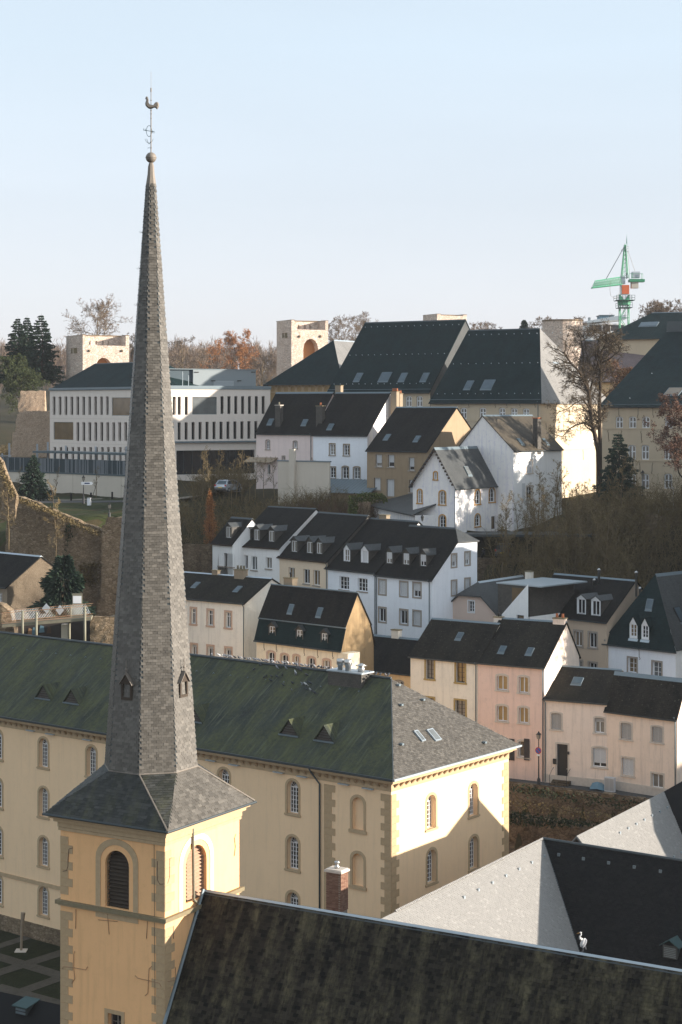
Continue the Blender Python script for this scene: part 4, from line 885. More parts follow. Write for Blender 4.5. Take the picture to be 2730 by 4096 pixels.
# ================================================================== quay street houses
SZ = 13.8
def T2(h, rects, **kw):
    for r_ in rects: h.win(*r_, **kw)
    return h
def quay_houses():
    # cream house and pink house share one eaves line
    w = dict(rec=.32, sur='ochre_frame', surw=.17, frame='brown_wood', leaves=2, bars=3, sill='ochre_frame', fw=.07)
    h = House('townhouse', 'cream stuccoed house with ochre framed brown windows beside the pink house', '8', (60, 168), (432, 203), dL=180., base=SZ)
    h.gable(apL=('6', 905, 992)[1:], c='6'); h.win(145, 195, 190, 300, **w); h.win(312, 208, 362, 320, pane='warm_glass', **w); h.win(140, 405, 190, 500, **w); h.win(308, 420, 365, 508, **w)
    h.win(140, 600, 190, 700, **w); h.win(308, 610, 365, 710, **w); h.walls('cream_stucco').roof('mossy_slate', gutter='dark_zinc').skylight(335, 65).pipe(h.L-.15)
    r1 = h
    h = House('townhouse', 'salmon pink house with white arched window frames behind the street lamp', '8', (434, 203), (803, 232), dR=172., base=SZ)
    h.gable(apR=(2266, 2490), c='p'); w = dict(rise=.16, sur='pale_stone', surw=.17, rec=.22, pane='warm_glass', leaves=2, sill='pale_stone', fw=.08)
    h.D = h.fr.side('7', 790, 1200, h.L).y
    T2(h, ((540, 280, 597, 362), (662, 288, 713, 377), (540, 448, 597, 535), (662, 458, 713, 545)), **w); w['pane'] = 'glass'; T2(h, ((540, 632, 597, 725), (660, 645, 715, 735)), **w)
    h.walls('pink_stucco', 'pale_pink_stucco').roof('mossy_slate').skylight(572, 140).skylight(725, 150).pipe(h.L-.12)
    for x0, x1 in ((607, 638), (692, 722)):
        a, b = h.fr.front('8', x0, 690), h.fr.front('8', x1, 690); MB().box(a.x, b.x, -.10, -.05, a.z-1.05, a.z+1.05).build('shutter', 'dark_shutter', h.o)
    h.chimney(580, 900, 690, 960, c='7', t=.7, mat='pale_pink_stucco', pots=2, y=h.yr-.4); h.chimney(1405, 985, 1485, 1035, c='6', t=.6, mat='pale_pink_stucco', pipe=.35, y=h.yr-.3)
    h = House('townhouse', 'pale pink low house with a black front door and steps', '8', (803, 405), (1150, 432), dL=172., base=SZ)
    h.gable(apL=(890, 228)); w = dict(rise=.14, sur='pale_stone', surw=.15, rec=.2, sill='pale_stone')
    h.win(842, 490, 898, 580, shut=1., shmat='grey_shutter', **w); h.win(1083, 515, 1137, 600, shut=.3, shmat='grey_shutter', **w); h.win(1072, 680, 1150, 790, shut=.8, **w)
    dr = h.fr.front('8', 903, 752); hp = hole_poly(dr.x-.55, dr.x+.55, .35, dr.z+1.55); T = h.TF
    m = MB(); ring(m, T, hp, grow(hp, .16), -.03, .2); d = m.build('door', 'pale_stone', h.o); MB().poly([T(*p, .25) for p in hp]).build('door_leaf', 'black_iron', d); MB().ell((dr.x+.4, .2, 1.4), (.05, .05, .05)).build('handle', 'steel', d); h.holes['f'].append(hp)
    h.walls('pale_pink_stucco').roof('mossy_slate', ridge='zinc').skylight(988, 315, .9, .9).pipe(.12)
    st = MB()
    for i in range(3): st.box(dr.x-.9+.0, dr.x+.9, -.35-.35*(2-i), -.001, -.3, .11*(i+1))
    st = st.build('step', 'dark_rubble', h.o)
    for xx in (dr.x-.85, dr.x+.85): MB().tube([(xx, -.1, 1.5), (xx, -.5, 1.35), (xx, -1.2, .95), (xx, -1.2, -.1)], .025, 5).build('handrail', 'black_iron', h.o)
    p = h.fr.front('8', 862, 757); MB().box(p.x-.17, p.x+.17, -.14, -.01, p.z-.25, p.z+.25).build('letterbox', 'black_iron', h.o)
    p = h.fr.front('8', 938, 712); MB().box(p.x-.08, p.x+.08, -.2, -.01, p.z-.1, p.z+.16).build('wall_lamp', 'black_iron', h.o)
    MB().box(-.02, h.L, -.06, -.001, -.3, .75).build('plinth', 'pale_stone', h.o)
    h = House('townhouse', 'peach stuccoed end house with grey roller shutters', '8', (1147, 456), (1540, 505), dL=169.2, base=SZ)
    h.gable(apL=(1200, 262)); w['rise'] = .12
    for q in ((1228, 545, 1287, 635), (1400, 565, 1460, 652)): h.win(*q, shut=1., shmat='grey_shutter', **w)
    w['rise'] = 0; h.win(1235, 740, 1300, 838, shut=.97, **w); h.win(1400, 828, 1463, 905, pane='curtain_glass', **w)
    h.walls('peach_stucco').roof('mossy_slate').pipe(h.L-.15); MB().box(-.02, h.L, -.06, -.001, -.4, .8).build('plinth', 'pale_stone', h.o)
    # low house to the left
    h = House('townhouse', 'low ochre house with weathered slate roof next to the cream house', '6', (150, 1385), (725, 1450), dR=181.5, base=SZ)
    h.gable(apL=(320, 1122)); h.win(590, 1515, 655, 1600, rise=.2, sur='taupe_stone', sill='pale_stone', pane='glass'); h.walls('ochre_stucco').roof('house_slate', ridge='zinc').skylight(360, 1270, .8, .7)
    h.chimney(548, 1092, 625, 1140, t=.6, mat='beige_stucco', y=h.yr-.2, pipe=0)
quay_houses()
def mid_houses():
    # beige house with three tall windows
    h = House('townhouse', 'beige house with pink window frames in front of the white terrace', '5', (-350, 828), (548, 905), dR=190., base=17.)  # unseen left stretch lengthened behind the spire to shade the cottage
    h.gable(apR=(757, 715)); w = dict(sur='pink_stone', surw=.2, rec=.25, leaves=2, transom=.72, sill='pink_stone')
    T2(h, ((127, 950, 165, 1070), (258, 963, 300, 1083), (397, 978, 440, 1100)), **w); w['transom'] = None; T2(h, ((130, 1232, 172, 1330), (257, 1245, 302, 1340), (397, 1260, 443, 1352)), shut=.22, **w)
    h.walls('beige_stucco').roof('mossy_slate', ridge='pale_zinc').skylight(168, 768).skylight(498, 800).pipe(h.L-.1)
    h.chimney(455, 650, 545, 735, t=.8, mat='brown_stone', pots=3, potmat='weathered_concrete', y=h.yr-.6); h.chimney(285, 655, 338, 690, t=.5, mat='brown_stone', y=h.yr-.2)
    # mansard house
    h = House('townhouse', 'yellow mansard house with three dormers and iron wall anchors', '5', (640, 1187), (1310, 1272), dR=179., base=17.)
    ap = h.fr.side('5', 1430, 828, h.L); br = h.fr.side('5', 1297, 1105, h.L); yb, zb = max(.5, br.y), br.z; h.kind = 'x'; h.D = h.fr.side('5', 1560, 1140, h.L).y; h.yr, h.zr = yb, zb; h.E2 = h.E
    h.TR = lambda y, z, k=0.: V((h.L-k, y, z)); L, D, E, zr, yr = h.L, h.D, h.E, ap.z, ap.y
    w = dict(rise=.22, sur='pink_stone', surw=.2, rec=.2, leaves=2, bars=1, sill=None)
    T2(h, ((728, 1290, 782, 1390), (835, 1310, 888, 1410), (932, 1318, 975, 1418), (1045, 1335, 1098, 1435), (1165, 1352, 1218, 1455)), **w)
    h.outF = [(0, -3), (L, -3), (L, E), (0, E)]; h.outB = h.outF
    m = MB(); wall(m, h.TF, h.outF, h.holes['f'], .3); m.poly([(0, D, -3), (L, D, -3), (L, D, E), (0, D, E)]); m.poly([(0, 0, -3), (0, D, -3), (0, D, E), (0, D-yb, zb), (0, yr, zr), (0, yb, zb), (0, 0, E)]); m.build('wall', 'yellow_stucco', h.o)
    MB().poly([(L, 0, -3), (L, D, -3), (L, D, E), (L, D-yb, zb), (L, yr, zr), (L, yb, zb), (L, 0, E)]).build('wall', 'gable_stucco', h.o)
    g = .12; m = MB(); m.slab([(-g, -.25, E-.15), (L+g, -.25, E-.15), (L+g, yb, zb), (-g, yb, zb)], .12); m.build('lower_roof', 'barrack_slate', h.o)
    m = MB(); m.slab([(-g, yb-.12, zb), (L+g, yb-.12, zb), (L+g, yr, zr+.05), (-g, yr, zr+.05)], .12); m.slab([(-g, yr, zr+.05), (L+g, yr, zr+.05), (L+g, D-yb+.1, zb), (-g, D-yb+.1, zb)], .12); m.slab([(-g, D-yb, zb), (L+g, D-yb, zb), (L+g, D+.2, E), (-g, D+.2, E)], .12); m.build('roof', 'house_slate', h.o)
    MB().tube([(-g, yr, zr+.06), (L+g, yr, zr+.06)], .08, 5).build('ridge_cap', 'zinc', h.o); MB().box(-g, L+g, yb-.18, yb, zb-.08, zb+.03).build('break_flashing', 'zinc', h.o); MB().box(-g, L+g, -.36, -.24, E-.28, E-.14).build('gutter', 'dark_zinc', h.o)
    for x0, y0, x1, y1, pk in ((740, 1090, 785, 1175, 1052), (955, 1118, 1000, 1205, 1078), (1150, 1145, 1195, 1235, 1105)):
        h.dormer(x0, y0, x1, y1, pk, m=(.12, .08), front='cheek_slate', cheek='barrack_slate', roof='mid_slate', leaves=2, bars=2, drop=.1)
    for x, y in ((700, 1240), (797, 1250), (1015, 1280), (1120, 1295), (1238, 1305)): h.anchor(x, y, 1.0)
    h.yr, h.zr = yr-yb, zr-zb+h.E; E0 = h.E; sp = ((0, yb, zb), (0, -(zr-zb), yr-yb)); h.slope = lambda face='f': sp
    h.skylight(915, 955, .6, .9, pane='sky_glass').skylight(1140, 982, .6, .9); h.chimney(845, 715, 930, 772, t=.8, mat='brown_stone', y=yr+.3, pipe=.5)
    MB().box(L-.3, L+1.0, -.2, 1.6, -3, E-.3).build('side_pier', 'yellow_stucco', h.o)
    # terrace with dormers
    TB = 22.
    def terr(label, c, eL, eR, dL, wallm, wins, dorms, ap, apc='5', pane='curtain_glass', front='cheek_slate', wk=None, dk=None, bars=0, a=None):
        h = House('terraced_house', label, c, eL, eR, dL=dL, base=TB, group='dormered terrace on the slope'); h.gable(apR=ap, c=apc)
        T2(h, wins, **dict(dict(leaves=2, rec=.2, sill='taupe_stone', fw=.09), **(wk or {})))
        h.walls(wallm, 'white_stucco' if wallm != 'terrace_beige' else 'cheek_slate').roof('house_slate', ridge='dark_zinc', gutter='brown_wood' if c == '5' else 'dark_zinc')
        for d in dorms: h.dormer(*d, pane=pane, front=front, **dict(dict(leaves=2), **(dk or {})))
        return h
    h = terr('narrow white terraced house end with one dormer and low ridge', '5', (295, 427), (452, 441), 218.9, 'white_stucco', ((342, 513, 385, 615), (412, 518, 457, 622)), ((402, 308, 440, 395, 275),), (605, 246))
    h = terr('white terraced house with three brown dormers and brown eaves', '5', (452, 447), (820, 472), 218.5, 'white_stucco', ((525, 530, 572, 637), (598, 540, 645, 648), (712, 548, 760, 637)), ((550, 325, 590, 410, 290), (622, 330, 662, 415, 292), (738, 340, 778, 425, 300)), (1105, 168)); h.pipe(.1)
    h = terr('beige terraced house with three dormers between the white ones', '5', (817, 537), (1197, 576), 213.6, 'terrace_beige', ((892, 628, 940, 720), (1008, 640, 1058, 755), (1085, 648, 1137, 768)), ((915, 418, 957, 505, 380), (1036, 427, 1078, 515, 382), (1112, 433, 1153, 520, 390)), (1515, 222)); h.pipe(h.L-.1)
    h = terr('bluish white terraced house with two white gabled dormers', '6', (15, 560), (428, 603), 206.8, 'blue_white_stucco', ((122, 640, 203, 750), (275, 655, 357, 765)), ((165, 412, 205, 510, 362),), (785, 182), '6', front='white_paint', wk=dict(leaves=3, bars=2), dk=dict(bars=1))
    h.dormer(310, 420, 358, 522, 372, front='white_paint', pane='shutter', leaves=1); h.pipe(h.L-.1); h.chimney(448, 130, 522, 170, t=.6, mat='brown_stone', y=h.yr-.1); p = h.onroof(380, 330)
    # last one with half hip
    h = House('terraced_house', 'large bluish white corner house with taupe window frames and roller shutters', '6', (430, 615), (900, 660), dL=200.4, base=TB, group='dormered terrace on the slope')
    h.gable(apR=(1095, 215)); a = h.fr.side('6', 1112, 352, h.L); b = h.fr.side('6', 1275, 335, h.L); h.D = b.y; h.E2 = a.z; zr = h.zr
    rx = h.fr.front('6', 1095, 214, a.y+ (b.y-a.y)*.45); h.yr = a.y+(b.y-a.y)*.45; h.zr = rx.z; k = (a.z-h.E)/a.y; h.zr = h.E+k*h.yr
    h.halfR = (max(.8, h.L-h.fr.front('6', 1095, 214, h.yr).x), a.z); D, L = h.D, h.L
    h.cutR = lambda B: [(0, B), (D, B), (D, a.z), (a.y, a.z), (0, h.E)]; h.E2 = a.z-.01
    w = dict(sur='taupe_stone', surw=.18, rec=.16, sill=None, leaves=2, fw=.08)
    for q, s_ in (((455, 672, 510, 787), 1), ((632, 690, 692, 803), 1), ((742, 698, 802, 812), .55), ((455, 905, 510, 1018), 0), ((632, 923, 692, 1037), 0), ((742, 932, 802, 1048), 1)): h.win(*q, shut=s_, **w)
    for q, s_ in (((1063, 457, 1100, 557), .6), ((1175, 440, 1212, 540), .6), ((1063, 678, 1100, 793), 1), ((1175, 660, 1212, 770), 1)): h.win(*q, face='r', shut=s_, **w)
    h.walls('blue_white_stucco').roof('house_slate', hipmat='mid_slate', ridge='dark_zinc')
    for q in ((517, 437, 563, 530, 388), (657, 447, 705, 540, 400), (800, 457, 847, 553, 408)): h.dormer(*q, shut=.6, roof='mid_slate')
    h.pipe(h.L-.4); h.pipe(.1)
    # small half-hipped house
    h = House('townhouse', 'small rose house with half-hipped gable and white framed window', '6', (1000, 915), (1440, 950), dR=193., base=16.)
    ap = h.fr.front('6', 1240, 690); t = h.fr.front('6', 1235, 795); h.front((1235, 700), 11.); h.xm = h.L*.5; h.half = t.z; h.hback = 1.6
    h.win(1203, 845, 1250, 938, sur='white_paint', surw=.12, rec=.2, leaves=2, bars=2, sill=None); h.walls('rose_stucco').roof('mid_slate', ridge='pale_zinc', vg=.3)
    h.chimney(375, 545, 430, 590, c='7', y=7., mat='beige_stucco')
    # taupe house with parapet slice
    h = House('townhouse', 'taupe house with three white dormers and steel flues', '7', (392, 852), (1000, 917), dR=187., base=15.)
    zt = h.fr.front('7', 800, 575, 5.0); h.gable(D=10., zr=zt.z, k=.5)
    w = dict(sur='taupe_stone', surw=.18, rec=.2, leaves=2, sill='taupe_stone', fw=.08); T2(h, ((755, 993, 812, 1105), (865, 1005, 922, 1117), (755, 1215, 812, 1320), (865, 1232, 922, 1340)), **w)
    h.walls('taupe_stucco').roof('house_slate', ridge='zinc')
    for q in ((520, 720, 575, 830, 685), (780, 748, 835, 860, 710), (888, 760, 945, 872, 722)): h.dormer(*q, front='white_paint', roof='mid_slate', leaves=2, m=(.12, .12))
    for x, y, hh in ((940, 600, 1.4), (1222, 680, 2.2), (905, 615, .5), (1250, 680, .5)):
        p = h.onroof(x, y+30); MB().lathe([(.13, p.z-.3), (.13, p.z+hh), (.19, p.z+hh), (.19, p.z+hh+.12), (.05, p.z+hh+.25)], 10, (p.x, p.y, 0)).build('flue', 'steel', h.o, True)
    # white slice with roof studio
    h2 = House('townhouse', 'narrow white house with sloping parapet and glazed roof studio', '7', (215, 870), (403, 890), dR=188., base=15.); f = h2.fr; P = lambda x, y, o_=0.: f.front('7', x, y, o_)
    q = [P(205, 865), P(405, 635), P(405, 1000), P(205, 1000)]; a, b = P(318, 868), P(372, 942); hp = hole_poly(a.x, b.x, b.z, a.z); L = q[1].x
    window(h2.o, h2.TF, a.x, b.x, b.z, a.z, leaves=1, frame='dark_zinc', pane='glass', sill=None, rec=.2)
    m = MB(); wall(m, h2.TF, [(q[0].x, -2), (L, -2), (L, q[1].z), (q[0].x, q[0].z)], [hp], .3); m.build('wall', 'white_stucco', h2.o)
    MB().box(q[0].x, L, .35, 9, -2, q[0].z).build('wall', 'white_stucco', h2.o); z1 = q[1].z-.05; z0 = q[0].z
    x0 = P(252, 620, 2.).x; MB().box(x0, L-.05, .3, 8, z0, z1-.25).build('studio', 'cheek_slate', h2.o); MB().box(x0-.15, L+1.6, .2, 8.2, z1-.24, z1-.1).build('studio_roof', 'pale_zinc', h2.o)
    g0, g1 = P(285, 700, .29), P(380, 700, .29); MB().box(g0.x, g1.x, .22, .29, z0+.6, z1-.5).build('studio_window', 'brown_glass', h2.o)
    # steep hipped white house
    h = House('townhouse', 'white house with steep pyramidal slate roof and two pointed dormers', '7', (988, 1045), (1520, 1107), dR=181., base=15.)
    h.front((1366, 565), 12., hip=True); w = dict(sur='taupe_stone', surw=.16, rec=.25, leaves=2, bars=2, sill='taupe_stone', fw=.07)
    T2(h, ((1160, 1195, 1225, 1305), (1345, 1225, 1412, 1337)), **w); h.walls('blue_white_stucco', 'white_stucco').roof('barrack_slate', hipmat='mid_slate', ridge='zinc'); h.yr = h.y0
    for q in ((1177, 938, 1225, 1033, 875), (1267, 948, 1312, 1043, 885)): h.dormer(*q, front='white_paint', leaves=2, bars=2, m=(.1, .06), roof='barrack_slate', cheek='barrack_slate')
    h.skylight(1327, 790, .7, 1.); h.anchor(1245, 1160, 1.3); h.skylight(1545, 870, .9, 1.6, face='r', frame='black_iron'); h.pipe(.15)
mid_houses()
def upper_houses():
    UB = 37.5
    h = House('hillside_house', 'faded pink house half with two slate-clad chimneys above the brush', '3', (45, 905), (440, 925), dR=248., a=58, base=UB)
    zt = h.fr.front('3', 500, 645, 5.2).z; h.gable(D=10.4, zr=zt); w = dict(rise=.3, sur='taupe_stone', surw=.1, rec=.25, leaves=2, bars=2, sill='taupe_stone', fw=.1)
    T2(h, ((112, 975, 138, 1040), (303, 982, 329, 1033)), **w); h.win(228, 1090, 243, 1118, leaves=1, sur='taupe_stone', rec=.25, sill=None); h.win(122, 1145, 142, 1215, leaves=1, sill=None)
    h.walls('faded_pink').roof('house_slate', ridge='zinc'); h.chimney(172, 735, 215, 885, t=.8, mat='cheek_slate', cap='pale_stone', pots=1, potmat='weathered_concrete').chimney(455, 740, 510, 905, t=.8, pots=1); h.skylight(147, 850, .7, .9).skylight(385, 855, .7, .9).pipe(h.L-.3)
    p = h.fr.front('3', 105, 1108); MB().slab([(p.x-2.6, -1.6, p.z-.35), (p.x+2.2, -1.6, p.z-.35), (p.x+2.2, -.02, p.z+.25), (p.x-2.6, -.02, p.z+.25)], .1).build('porch_roof', 'brown_stone', h.o)
    h = House('hillside_house', 'white house half with brown window frames joined to the faded pink one', '3', (442, 925), (820, 936), dR=242., a=58, base=UB)
    h.gable(apR=(978, 645)); w.update(sur='brown_stone', surw=.13, rise=.0); T2(h, ((557, 1003, 593, 1080), (655, 1008, 693, 1083)), **w); T2(h, ((557, 1165, 597, 1240),), **w); w['rise'] = .2; T2(h, ((645, 1160, 687, 1245), (724, 1163, 767, 1247)), **w)
    h.walls('blue_white_stucco', 'old_white_stucco').roof('house_slate', ridge='zinc').skylight(565, 885, .7, .9); h.chimney(590, 598, 638, 660, t=.7, mat='brown_stone', y=h.yr, pots=0); h.chimney(978, 640, 1028, 780, t=.8, mat='brown_stone', pots=3, y=h.yr-.6); h.chimney(1018, 655, 1050, 780, t=.8, mat='brown_stone', pots=2, y=h.yr+.5)
    h = House('hillside_house', 'brown rendered house with white roller shutters and a grey door', '3', (817, 1034), (1237, 1050), dR=229., a=58, base=36.)
    h.gable(apR=(1441, 748)); w = dict(sur='brown_stone', surw=.12, rec=.2, leaves=1, sill='taupe_stone')
    for q, s_ in (((879, 1078, 921, 1160), .7), ((965, 1080, 1007, 1163), .62), ((1110, 1100, 1147, 1187), .7), ((868, 1240, 911, 1323), 1), ((1113, 1255, 1146, 1340), 1)): h.win(*q, shut=s_, **w)
    h.win(955, 1250, 1007, 1368, shut=1, shmat='shutter', sur='brown_stone', sill=None, rec=.2, name='door', pname='door_leaf'); h.walls('brown_stucco').roof('house_slate', ridge='zinc').skylight(960, 958, .6, 1.).skylight(1168, 970, .6, 1.)
    h = House('chalet', 'small white chalet with orange framed arched windows and scalloped eaves', '3', (1137, 1258), (1432, 1287), dR=215., a=54, base=35.3)
    dd = h.fr.side('4', 282, 1790, h.L).y; h.front((1298, 1032), max(dd, 6.)); w = dict(rise=.45, sur='orange_frame', surw=.14, rec=.18, leaves=2, bars=2, sill='orange_frame', fw=.09)
    h.win(1284, 1198, 1306, 1250, **w); T2(h, ((1171, 1322, 1199, 1415), (1322, 1330, 1364, 1425), (1322, 1500, 1364, 1585)), **w)
    for q in ((124, 1845, 160, 1945), (223, 1832, 262, 1930), (124, 2015, 160, 2100)): h.win(*q, face='r', c='4', **w)
    h.win(238, 2030, 266, 2118, face='r', c='4', leaves=1, pane='glass', frame='brown_wood', sill=None, name='door', pname='door_leaf'); h.win(1226, 1525, 1256, 1570, leaves=1, sill=None)
    h.walls('old_white_stucco').roof('mid_slate', ridge='zinc', vg=.45, ov=.35); h.skylight(70, 1715, .8, 1.1, c='4', face='r', pane='grey_glass')
    for s_ in (0, 1):
        for i in range(11):
            t = (i+.5)/11; x = (t*h.xm) if s_ == 0 else h.L-t*(h.L-h.xm); z = h.E+t*(h.zr-h.E); MB().box(x-.16, x+.16, -.44, -.40, z-.32, z-.08).build('scallop', 'brown_wood', h.o)
    MB().tube([(h.L+.1, -.1, h.E-.1), (h.L+.02, -.08, h.E-.6), (h.L+.02, -.08, 0)], .05, 6).build('downpipe', 'zinc', h.o)
    h = House('hillside_house', 'tall white gabled house with mossy brown roof and stained gable', '4', (0, 1548), (393, 1567), dR=221., a=52, base=35.)
    dd = h.fr.side('4', 730, 1556, h.L).y; h.front((178, 1328), max(dd, 7.)); w = dict(sur='pale_stone', surw=.16, rec=.15, leaves=2, bars=2, sill='pale_stone')
    h.win(482, 1643, 524, 1728, face='r', c='4', shut=1, **w); h.win(484, 1822, 524, 1908, face='r', c='4', **w)
    p = h.fr.side('4', 472, 1865, h.L); MB().box(h.L+.02, h.L+.07, p.y-.7, p.y-.05, p.z-1.2, p.z+1.2).build('shutter', 'shutter', h.o)
    h.walls('old_white_stucco', 'white_stucco').roof('brown_slate', ridge='zinc', hipmat='brown_slate').skylight(437, 1512, .6, .9, face='r').skylight(612, 1512, .6, .9, face='r')
    p = h.onroof(557, 1545, face='r'); MB().box(p.x-.35, p.x+.35, p.y-.45, p.y+.45, p.z-1, p.z+3.6).build('chimney', 'cheek_slate', h.o); MB().box(p.x-.42, p.x+.42, p.y-.52, p.y+.52, p.z+3.6, p.z+3.72).build('chimney_cap', 'terracotta', h.o)
    # low shed with lean-to slate roof
    h = House('shed', 'low whitewashed shed with curved lean-to slate roof', '3', (735, 1420), (1148, 1498), dR=216., base=31.5, cat='shed'); L, E = h.L, h.E
    m = MB(); wall(m, h.TF, [(0, -4), (L, -4), (L, E), (L*.5, E+.15), (0, E+.5)], [], .2); m.box(.0, L, .05, 5, -4, E-.05); m.build('wall', 'old_white_stucco', h.o)
    MB().slab([(-.2, -.4, E+.55), (L*.5, -.5, E+.15), (L+.2, -.4, E+.02), (L+.1, 5., E+2.3), (L*.35, 5.5, E+2.6), (-.1, 4.5, E+2.4)], .15).build('roof', 'mid_slate', h.o); h.yr, h.zr, h.kind = 5., E+2.3, 'x'; h.skylight(962, 1440, 1.5, 1.1, pane='brown_glass')
    # blue tin lean-to
    p = at('3', 640, 1290, 236.); O = thing('lean_to', 'low lean-to with blue grey metal roof beside the brown house', 'shed', V((p.x, p.y, 35.5)), R(-32)); zt = p.z-35.5
    MB().slab([(-7, -1.8, zt-.9), (5.4, -1.8, zt-.9), (5.4, 2.5, zt+.7), (-7, 2.5, zt+.7)], .08).build('roof', 'zinc', O); MB().box(-6.8, 5.2, -1.4, 2.2, -2, zt-.85).build('wall', 'brown_stucco', O)
    for i in range(24): MB().hexa([(-6.9+i*.53, -1.85, zt-.89), (-6.84+i*.53, -1.85, zt-.89), (-6.84+i*.53, 2.5, zt+.72), (-6.9+i*.53, 2.5, zt+.72), (-6.9+i*.53, -1.85, zt-.84), (-6.84+i*.53, -1.85, zt-.84), (-6.84+i*.53, 2.5, zt+.77), (-6.9+i*.53, 2.5, zt+.77)]).build('seam', 'zinc', O)
    # garden wall with pillar beside the pink house
    p = at('17', 1220, 650, 238.); O = thing('garden_wall', 'whitewashed garden wall with a tall rendered pillar below the faded pink house', 'wall', V((p.x, p.y, 34.)), R(-32))
    MB().box(-2.2, 6, 0, .3, 0, at('17', 1220, 512, 238).z-34).build('wall', 'concrete', O); MB().box(-2.3, 6.1, -.08, .38, at('17', 1220, 512, 238).z-34, at('17', 1220, 500, 238).z-34).build('coping', 'zinc', O); MB().box(-.1, .75, -.5, .0, 0, at('17', 1250, 380, 238).z-34).build('pillar', 'concrete', O)
upper_houses()
def barracks():
    B4 = dict(rise=.22, rec=.18, leaves=2, bars=0, transom=.55, sill=None, fw=.16, pane='curtain_glass')
    def hooks(h, n, f=.5, z=None):
        me = MB().tube([(0, 0, 0), (0, -.14, .12), (0, -.2, .0)], .035, 4).mesh('snow_hook', 'pale_zinc')
        for j, fr_ in enumerate((f, .08, .92)):
            for i in range(n):
                if h.kind == 'x': x = h.L*(i+.5)/n; inst('snow_hook', me, h.o, (x, h.yr*fr_, h.E+(h.zr-h.E)*fr_+.1))
    def fence(h):
        m = MB(); m.tube([(-.2, -.2, h.E+.15), (h.L+.2, -.2, h.E+.15)], .03, 4); m.build('snow_rail', 'zinc', h.o)
    h = House('barracks', 'large cream barracks block with steep dark slate roof and raised ridge', '3', (548, 622), (1258, 627), dR=272., a=58, base=38., group='plateau barracks')
    h.gable(apR=(1502, 138)); 
    for q in ((1086, 668, 1129, 745), (1161, 668, 1204, 745), (960, 668, 1000, 745), (860, 668, 900, 745)): h.win(*q, **B4)
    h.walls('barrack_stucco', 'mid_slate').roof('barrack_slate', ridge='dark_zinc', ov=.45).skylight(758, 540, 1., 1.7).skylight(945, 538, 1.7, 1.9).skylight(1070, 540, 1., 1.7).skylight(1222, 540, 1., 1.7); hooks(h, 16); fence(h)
    h = House('barracks', 'cream barracks block with sunlit hipped end and S-shaped wall anchors', '3', (1262, 697), (2024, 699), dR=252., a=58, base=37., group='plateau barracks')
    # corner known from the fourth crop
    d4 = h.fr.side('4', 1050, 1212, h.L).y; h.D = min(d4, 24.); h.kind = 'x'; h.yr = h.D/2; p = h.fr.front('4', 577, 722, h.yr); h.zr = p.z; h.hipR = max(1., h.L-p.x); h.E2 = h.E; h.TR = lambda y, z, k=0.: V((h.L-k, y, z))
    for q in ((22, 1272, 66, 1350), (154, 1272, 201, 1350), (290, 1272, 336, 1350), (374, 1275, 420, 1350), (457, 1277, 503, 1350)): h.win(*q, c='4', **B4)
    h.win(938, 1478, 962, 1540, face='r', c='4', **B4)
    h.walls('barrack_stucco').roof('barrack_slate', ridge='dark_zinc', ov=.45, hipmat='sunlit_slate').skylight(83, 1118, 1., 1.7, c='4').skylight(217, 1115, 1.7, 1.9, c='4'); hooks(h, 14); fence(h); h.pipe(h.L-.3)
    for x in (80, 265, 345, 437, 542): h.anchor(x, 1245, 1.1, c='4')
    for x, y in ((620, 1415), (742, 1418), (628, 1245), (750, 1245), (735, 1600), (878, 1600), (860, 1420)): h.anchor(x, y, 1.5, c='4', face='r')
    zz = h.fr.side('4', 700, 1362, h.L).z; MB().box(h.L, h.L+.08, 0, h.D, zz-.12, zz).box(0, h.L+.08, -.08, 0, zz-.12, zz).build('string_course', 'barrack_stucco', h.o); zz = h.fr.side('4', 850, 1557, h.L).z; MB().box(h.L, h.L+.08, 0, h.D, zz-.12, zz).build('string_course', 'barrack_stucco', h.o)
    q = h.fr.hit('4', 660, 920, (h.L, 0, h.E), (h.zr-h.E, 0, h.hipR)); MB().hexa([(q.x-.6, q.y-.9, q.z-.2), (q.x+.6, q.y-.9, q.z-1.2), (q.x+.6, q.y+1., q.z-1.2), (q.x-.6, q.y+1., q.z-.2), (q.x-.5, q.y-.9, q.z+.3), (q.x+.7, q.y-.9, q.z-.9), (q.x+.7, q.y+1., q.z-.9), (q.x-.5, q.y+1., q.z+.3)]).build('roof_hatch', 'pale_zinc', h.o)
    h = House('barracks', 'tan barracks block with rows of white arched casements behind the spruce', '4', (1010, 1258), (6500, 1266), dL=235., a=58, base=37.2, group='plateau barracks')  # out-of-view length stretched to block sun from the upper houses
    h.gable(apL=(1478, 745)); h.D = 22.4
    for x0, x1 in ((1104, 1156), (1196, 1249), (1288, 1343), (1447, 1502)): h.win(x0, 1333, x1, 1418, **B4)
    for x0, x1 in ((1190, 1246), (1284, 1338), (1442, 1500)): h.win(x0, 1532, x1, 1636, **B4); h.win(x0, 1732, x1, 1838, **B4)
    h.walls('barrack_stucco').roof('barrack_slate', ridge='dark_zinc', ov=.5, vg=.4).skylight(1512, 1165, 2.0, 2.2, pane='brown_glass'); hooks(h, 14, .4); fence(h)
    for i, (x, y) in enumerate(((1035, 1300), (1127, 1300), (1262, 1302), (1365, 1302), (1540, 1302), (1055, 1468), (1143, 1470), (1285, 1475), (1370, 1475), (1275, 1695), (1360, 1695))): h.anchor(x, y, 1.5, flip=1 if i % 2 else -1)
    for y in (1418, 1640, 1860): z = h.fr.front('4', 1250, y).z; MB().box(0, h.L, -.07, .0, z-.1, z+.06).build('string_course', 'barrack_stucco', h.o)
